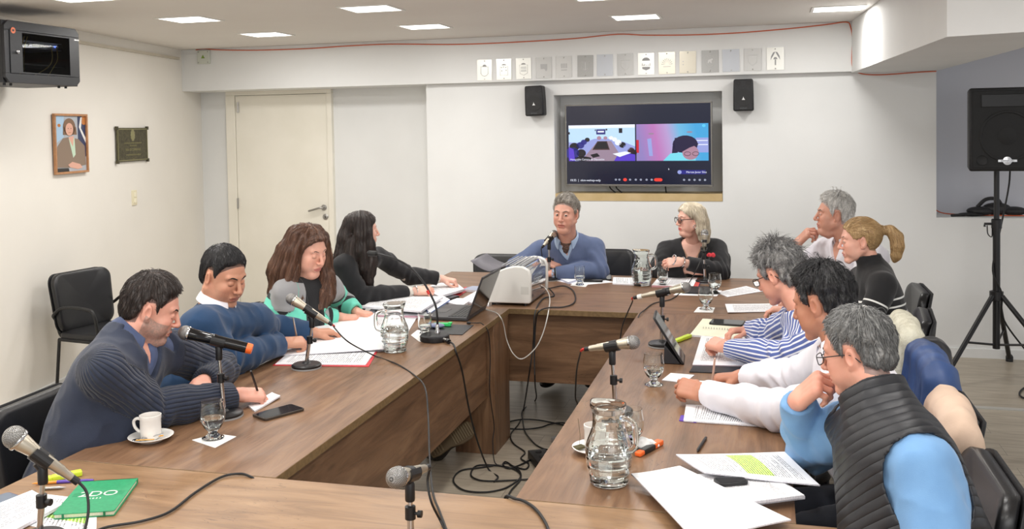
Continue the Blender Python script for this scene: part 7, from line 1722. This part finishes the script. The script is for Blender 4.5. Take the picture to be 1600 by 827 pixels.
tl = .38; Ms_ = frame((0, 0, .016), x=(0, 1, 0), y=(math.sin(tl), 0, math.cos(tl)))
lid = MB().box((-hw, 0, -.004), (hw, .245, .004), M=Ms_, bev=.003).build('lid', M_LAP, t, angle=40)
MB().box((-hw+.012, .018, .004), (hw-.012, .232, .0046), M=Ms_).box((-hw+.012, .018, -.0046), (hw-.012, .232, -.004), M=Ms_).build('screen', mat('laptop_screen_off', rgb(40, 42, 44), .12), lid)
cable('thin black charger cable from the laptop down to the floor', [Vector((HX+.02, 4.80, .758)), on_z(745, 505, .757), on_z(753, 506, .757), hang(763, 520), hang(766, 560), hang(765, 610), hang(772, 665), hang(770, 690), Vector((-1.40, 4.80, .006)), on_z(795, 724, .006)], .0028, name='charger_cable', tape=0)

# ---- white printer with smoked cover
px0, px1, py0, py1, ph = -1.59, -1.325, 5.345, 5.82, .235
t = thing('printer', 'white desktop printer with a smoked translucent cover', 'printer', (0, 0, .7505))
prof = [(px0, .015), (px1-.01, .015), (px1, .03), (px1, ph-.055), (px1-.012, ph-.022), (px1-.045, ph-.004), (px1-.09, ph), (px0+.115, ph-.012), (px0+.07, ph-.03), (px0+.045, ph-.06), (px0+.0, .05)]
Mpr = lambda y: Matrix(((1, 0, 0, 0), (0, 0, 1, y), (0, 1, 0, 0), (0, 0, 0, 1)))
for y_ in (py0, py1-.035): MB().prism(prof, 0, .035, M=Mpr(y_)).build('side_panel', M_WHITE, t, bevel=.007)
MB().prism([(px0+.01, .012), (px1-.012, .012), (px1-.012, .085), (px0+.02, .085)], 0, py1-py0-.07, M=Mpr(py0+.035)).build('paper_bin', mat('printer_grey', rgb(120, 122, 126), .4), t, bevel=.004)
ins = [((px0+px1)/2+(x-(px0+px1)/2)*.95, .012+(z-.012)*.97) for x, z in prof]
MB().prism(ins, 0, py1-py0-.07, M=Mpr(py0+.035)).build('smoked_cover', mat('smoked_plastic', rgb(118, 120, 124), .08, 0, Transmission_Weight=.55, IOR=1.3), t, bevel=.004)
for k in range(6): MB().box((px0+.08+k*.024, py0+.04, ph+.0-.004), (px0+.088+k*.024, py1-.04, ph+.001)).build('cover_rib', mat('cover_rib', rgb(150, 152, 156), .3), t)
MB().box((px1-.06, py0-.0012, .07), (px1-.012, py0+.001, .115)).build('side_hatch', mat('hatch_white', rgb(214, 213, 207), .4), t)
for x in (px0+.03, px1-.04):
    for y in (py0+.03, py1-.04): MB().lathe([(.012, 0), (.012, .016)], 12, M=TR(x, y, 0)).build('foot', M_BLACK, t)
fs_ = on_y(735, 408, 5.72), on_y(760, 396.5, 5.95), on_y(796, 414, 5.95), on_y(766, 425, 5.72)
gs = MB(); N_ = 8; vs = [(fs_[0]*(1-a)*(1-b)+fs_[1]*(1-a)*b+fs_[2]*a*b+fs_[3]*a*(1-b))+Vector((0, 0, -.012*math.sin(PI*a))) - Vector((0, 0, .7505)) for a in [i/N_ for i in range(N_+1)] for b in (0, 1)]
gs.add(vs, [(2*i, 2*i+1, 2*i+3, 2*i+2) for i in range(N_)]); o = gs.build('paper_tray', mat('tray_grey', rgb(112, 110, 116), .5), t, smooth=True); sd = o.modifiers.new('s', 'SOLIDIFY'); sd.thickness = .004
# cables of the printer
cable('white cable hanging in a loop from the printer over the table edge', [Vector((px1+.0, py1-.2, .83)), on_y(853, 452, 5.7), on_y(859, 466, 5.5), on_y(856, 492, 5.22), on_y(848, 522, 5.2), on_y(836, 545, 5.2), on_y(816, 561, 5.19), on_y(802, 553, 5.17), hang(792, 532), hang(787, 508), hang(782, 496), on_z(775, 489, .757), on_z(760, 484, .757)], .003, M_WHITE, name='white_cable')
cable('black power cable looping on the far table and dropping into the gap', [on_y(851, 453, 5.80), on_z(862, 450, .76), on_z(880, 447, .757), on_z(893, 452, .757), on_z(899, 463, .757), on_z(896, 474, .757), on_z(880, 480, .757), on_z(858, 481, .757), on_z(842, 487, .76), on_y(837, 505, 5.22), on_y(835, 555, 5.2), on_y(836, 600, 5.15), on_z(837, 625, .012), on_z(817, 641, .006), on_z(817, 658.7, .006), on_z(821, 676, .006), on_z(837, 695, .006), on_z(854.8, 702.8, .006), on_z(870, 702, .006)], .0042, name='power_cable', tape=0)
cable('second black cable dropping beside the power cable from the printer', [on_y(855, 448, 5.85), on_z(866, 462, .757), on_z(850, 466, .757), on_z(840, 478, .757), on_y(835, 496, 5.23), on_y(833, 540, 5.22), on_y(826, 590, 5.2), on_z(818, 640, .012), on_z(811, 661.6, .006), on_z(798, 679, .006), on_z(802.5, 693.5, .006), on_z(820, 706.5, .006), on_z(814, 716.7, .006), on_z(826, 725, .006), on_z(820, 733.5, .006), on_z(796.7, 727, .006)], .0042, name='power_cable')
cable('black cable coiled on the floor in the gap, the largest loop', [on_z(*q, .006) for q in ((770.6, 728), (750, 731), (722, 735), (709.6, 746), (711, 757), (727, 767), (756, 769.5), (785, 764.6), (805, 754), (814, 743), (802, 733), (776, 727.7), (745, 728), (735.8, 742), (747, 750), (770, 752), (814, 750), (830, 749), (850, 748))], .0045, name='floor_cable')
cable('black cable forming a small loop near the power strip', [on_z(*q, .008) for q in ((791.5, 784), (798, 767.5), (812.7, 750), (812, 737), (800, 728), (790, 722), (786, 727), (796, 732), (812, 727), (826, 720), (832, 716))], .0045, name='floor_cable')
cable('black cable lying across the floor further back in the gap', [on_z(*q, .006) for q in ((775, 664), (789, 661), (814, 655.8), (843, 657), (878, 664), (900, 668))]+[on_z(*q, .006) for q in ((880, 661), (860, 663), (845, 668), (820, 671), (789, 669.7), (775, 667))], .0045, name='floor_cable')
pp = on_z(839, 726, .0); ps = thing('power_strip', 'black power strip on the floor by the right table', 'power strip', (pp.x+.03, pp.y, .0), .5)
MB().box((-.05, -.12, .0), (.05, .12, .045), bev=.006).build('housing', M_BLACK, ps, angle=40)
for k in range(3): MB().lathe([(.018, .045), (.018, .047), (.015, .0455), (0, .0455)], 20, M=TR(0, -.075+k*.075, 0)).build('socket', M_RUBBER, ps)
pa = on_z(863, 690, .0); ad = MB().box((-.03, -.05, 0), (.03, .05, .035), bev=.006).tube([Vector((0, .05, .018)), Vector((0, .075, .018))], .006, 10); o = ad.build('plug_adapter', mat('grey_plastic', rgb(150, 150, 150), .4), angle=40); o.location = (pa.x+.05, pa.y, 0.0); o.rotation_euler = (0, 0, -.6); tag(o, 'grey plug adapter on the floor at the edge of the right table', 'adapter')

# ---- far table things
sheet('thick notebook with a blue binding in front of the man in the slate blue sweater', [(866, 431), (897, 424), (920, 431), (888, 441)], .7505, .014, P_FEW, name='notebook', cat='notebook', side=mat('notebook_blue_white', rgb(196, 200, 222), .6))
sheet('loose white paper under the notebook on the far table', [(860, 437), (905, 430), (960, 441), (905, 446)], .7502, .0015, P_BLANK)
pen('grey pen lying on the notebook at the far table', on_z(885, 428, .768), on_z(897, 434, .768), .004, M_STEEL)
phone('black phone lying beside the wallet on the far table', [(918, 436), (922, 429), (953, 430), (957, 437)])
ws = MB().box((-.065, -.035, 0), (.065, .035, .022), bev=.009); o = ws.build('wallet', M_GBLACK, angle=60); q = on_z(927, 440.5); o.location = (q.x, q.y, .7508); o.rotation_euler = (0, 0, .1); tag(o, 'glossy black wallet on the far table right of the tumbler', 'wallet')
sheet('small pile of white cards with a handwritten stroke, left of the far jug', [(957, 443), (958, 433), (1000, 434), (1002, 445)], .7505, .008, P_HAND, curl=(0, .004, .004, 0))
sheet('white papers beneath the empty tumbler on the far table', [(1018, 446), (1030, 432), (1090, 434), (1083, 448)], .7505, .012, P_TEXT, side=mat('red_white_edge', rgb(206, 150, 156), .7))
sheet('red and blue folder edge right of the far papers', [(1078, 449), (1086, 435), (1096, 436), (1090, 450)], .7505, .009, mat('red_card', rgb(210, 90, 84), .5), name='folder', cat='folder', side=mat('blue_card', rgb(70, 90, 190), .5))
sheet('black tablet case lying beside the upright microphone stand', [(1066, 456), (1078, 447), (1116, 449), (1108, 458)], .7505, .012, M_BLACKF, name='tablet_case', cat='case', side=M_BLACKF)
sheet('white sheet under the black tablet case', [(1052, 461), (1068, 452), (1128, 454), (1120, 463)], .7500, .001, P_BLANK)
sheet('white papers at the far right corner of the far table', [(1120, 457), (1166, 447), (1193, 455), (1137, 464)], .7505, .003, P_TEXT, uvrot=1)
sheet('printed sheets with a curled corner next to the striped-shirt man\'s head', [(1133, 475), (1219, 474), (1232, 486), (1137, 488)], .7505, .003, P_TEXT, curl=(.008, 0, 0, .004))
# ---- right table things
sheet('open cream notebook under the black phone', [(1078, 523), (1098, 498), (1168, 502), (1158, 530)], .7505, .010, noisy('cream_paper', rgb(232, 230, 204), rgb(238, 236, 214), 9, .8), name='notebook', cat='notebook', curl=(0, .004, .0, 0))
sp2 = MB()
for k in range(14): a = on_z(1099+k*4.2, 512.5+.3*k, .763); sp2.tube([a+Vector((0, .006*math.cos(b), .006*math.sin(b))) for b in np.linspace(0, 2*PI, 9)[:-1]], .0011, 5, close=True)
tag(sp2.build('spiral_binding', M_STEEL), 'metal spiral binding of the open cream notebook', 'spiral binding')
phone('black phone lying on the cream notebook', [(1107, 505), (1114, 498), (1165, 501), (1160, 508)], z=.7612)
sheet('black folder beneath the striped-shirt man\'s papers', [(1077, 581), (1088, 564), (1190, 566), (1176, 584)], .7505, .004, M_BLACKF, name='folder', cat='folder', side=M_BLACKF)
sheet('printed sheet beneath the striped-shirt man\'s hands', [(1082, 570), (1096, 524), (1196, 528), (1186, 572)], .7548, .004, P_TEXT, side=mat('multi_edge', rgb(190, 170, 180), .7))
# tablet propped on its cover
A0 = on_z(1068, 571); dirY = Vector((-.06, 1, 0)).normalized(); top_ = on_y(1021.5, 496, A0.y+.005); up_ = (top_-A0).normalized(); M = frame(A0, x=dirY, y=up_)
t = thing('tablet', 'tablet propped up on a black folding cover facing the seated men on the right', 'tablet', M=M); ht = (top_-A0).length
MB().prism([(x+.09, y+ht/2) for x, y in rrect(.09, ht/2, .012)], -.005, .004).build('tablet_body', M_BLACK, t, bevel=.001)
sgn = -1 if (M.to_3x3() @ Vector((0, 0, 1))).x < 0 else 1
MB().prism([(x+.09, y+ht/2) for x, y in rrect(.082, ht/2-.008, .006)], (.004 if sgn > 0 else -.0058), (.0048 if sgn > 0 else -.005)).build('screen', mat('tablet_glass', rgb(70, 74, 78), .06), t)
ct = thing('tablet_cover', 'black folded triangular cover that props up the tablet', 'tablet cover', (A0.x, A0.y, .7505))
xm = on_y(1036, 545, A0.y).x-A0.x
MB().prism([(0.0, -.02+.022), (-.075, .002), (-.07+.0, .085)], .004, .17, M=Matrix(((1, 0, 0, -.012), (0, 0, 1, 0), (0, 1, 0, 0), (0, 0, 0, 1)))).build('cover_wedge', M_BLACKF, ct, bevel=.002)
def highlighter(label, a, b, body, cap, z=.758, group='highlighter pens'):
    a, b = on_z(*a, z), on_z(*b, z); u = (b-a); L = u.length; t = thing('highlighter', label, 'highlighter', M=frame((a.x, a.y, .7508), x=u.normalized(), z=(0, 0, 1)), group=group)
    MB().box((L*.18, -.012, 0), (L*.66, .012, .016), bev=.004).build('barrel', body, t, angle=40); MB().box((L*.64, -.0125, 0), (L, .0125, .0165), bev=.004).build('cap', cap, t, angle=40); MB().box((0, -.0115, .0005), (L*.2, .0115, .0155), bev=.005).build('end_plug', cap, t, angle=40); return t
highlighter('lime yellow highlighter beside the propped tablet', (1054, 534), (1078, 525), M_LIME, M_LIME)
highlighter('orange highlighter with a black barrel right of the large jug', (996, 711), (1032, 691), M_BLACK, M_ORANGE)
highlighter('lime yellow highlighter left of the green notebook', (70, 750), (128, 739), M_LIME, M_LIME)
sheet('folded white napkin next to the goblet and tablet', [(1034, 594), (1048, 583), (1085, 586), (1070, 598)], .7505, .003, P_BLANK, name='paper_napkin', cat='napkin')
sheet('clipped papers the black-haired man in white writes on', [(1060, 592), (1150, 596), (1235, 600), (1130, 614)], .765, .004, P_TEXT, curl=(.022, .004, 0, .0), name='paper_bundle', side=mat('grey_edge', rgb(90, 90, 100), .6))
sheet('printed papers under the forearm of the black-haired man', [(1068, 657), (1072, 632), (1240, 640), (1215, 667)], .7515, .005, P_TEXT)
sheet('purple card sticking out under the printed papers', [(1061, 657), (1064, 649), (1090, 649), (1088, 660)], .7502, .003, M_PURP, name='card', cat='card', side=M_PURP)
pen('black pen lying near the papers on the right table', on_z(1089, 706, .7555), on_z(1103, 684, .7555), .005, M_BLACK)
for k, (dx, dy, lab) in enumerate(((4, 2, 'lowest printed bundle under the black phone in the right foreground'), (-2, 1, 'second printed bundle from below in the right foreground stack'), (3, 0, 'third printed bundle from below in the right foreground stack'), (0, 0, 'printed bundle directly beneath the black phone in the right foreground stack'))):
    sheet(lab, shift([(1010, 745), (1196, 736), (1254, 774), (1064, 798)], dx, dy), .7505+k*.0085, .0078, P_TEXT, name='paper_bundle', group='stacked papers in the right foreground')
phone('black phone resting on the paper stack in the right foreground', [(1112, 746), (1160, 742), (1169, 753), (1126, 757)], z=.7848)
sheet('printed sheets with a bright highlighted block, curling over the table edge', [(1056, 710), (1226, 706), (1281, 758), (1100, 738)], .786, .004, P_HL, curl=(.0, .012, -.004, .012), name='paper_bundle', sag=.012, uvrot=1)
sheet('large blank white sheet lying across the right foreground stack', [(986, 740), (1062, 728), (1236, 812), (1090, 850)], .786, .004, P_BLANK, curl=(-.01, .024, -.022, -.01), sag=.010)
# ---- front table things
Pg = [on_z(x, y, .765) for x, y in ((100.5, 755), (190, 751), (207, 794), (111, 802))]; c = sum(Pg, Vector())/4; u = (Pg[1]-Pg[0]+Pg[2]-Pg[3])/2; v = (Pg[0]-Pg[3]+Pg[1]-Pg[2])/2; u.z = 0
M = frame((c.x, c.y, .7508), x=u.normalized(), z=(0, 0, 1)); L_, W_ = u.length/2, v.length/2*.99
t = thing('notebook', 'green hardcover notebook with white lettering on the front table', 'notebook', M=M); M_GRN = noisy('green_cover', rgb(30, 140, 92), rgb(36, 150, 100), 100, .5, .1, 500)
cv = MB().prism(rrect(L_, W_, .008), .0125, .0145).build('front_cover', M_GRN, t); MB().prism(rrect(L_, W_, .008), 0, .002).box((-L_+.0, W_-.003, .001), (L_, W_, .0145)).build('back_cover', M_GRN, t)
MB().box((-L_+.004, -W_+.004, .002), (L_-.004, W_-.003, .0125)).build('pages', noisy('cream_pages', rgb(226, 222, 196), rgb(240, 236, 214), 300, .8), t)
for x_ in (L_-.03, -L_+.024): MB().box((x_, -W_-.0008, .0), (x_+.006, -W_, .0148)).build('elastic_band', mat('elastic_green', rgb(24, 118, 76), .6), t)
text_mesh('2DO', .052, TR(0, .012, .0147)).build('title', M_WHITE, cv); text_mesh('2 0 2 3', .012, TR(.0, -.022, .0147)).build('subtitle', M_WHITE, cv)
st_ = MB()
for k in range(3): st_.box((-.07, .001+k*.011, .01508), (.07, .0028+k*.011, .0152))
st_.build('lettering_stripes', M_GRN, cv)
pen('orange pen lying behind the green notebook', on_z(50, 756, .755), on_z(113, 752, .755), .0045, mat('orange_pen', rgb(230, 150, 60), .4), cap=mat('violet', rgb(96, 70, 170), .4)); pen('silver pen pointing at the green notebook', on_z(104, 762, .755), on_z(64, 764, .755), .0045, M_STEEL)
pen('violet pen tip behind the lime highlighter', on_z(112, 752, .755), on_z(146, 751, .7555), .0045, mat('violet', rgb(96, 70, 170), .4))
phone('phone with a violet case at the left edge of the front table', [(-30, 782), (20, 768), (28, 776), (-20, 796)], case=mat('violet_case', rgb(70, 60, 110), .4), glass=mat('phone_glass_grey', rgb(120, 130, 145), .1))
sheet('white page with green highlighter marks under the green notebook', [(-10, 812), (52, 770), (152, 782), (150, 840)], .7503, .0003, P_GREEN)
sheet('pile of handwritten note sheets in the bottom left corner', [(-60, 810), (50, 766), (96, 789), (-20, 850)], .7512, .009, P_HAND, curl=(0, 0, .006, 0))
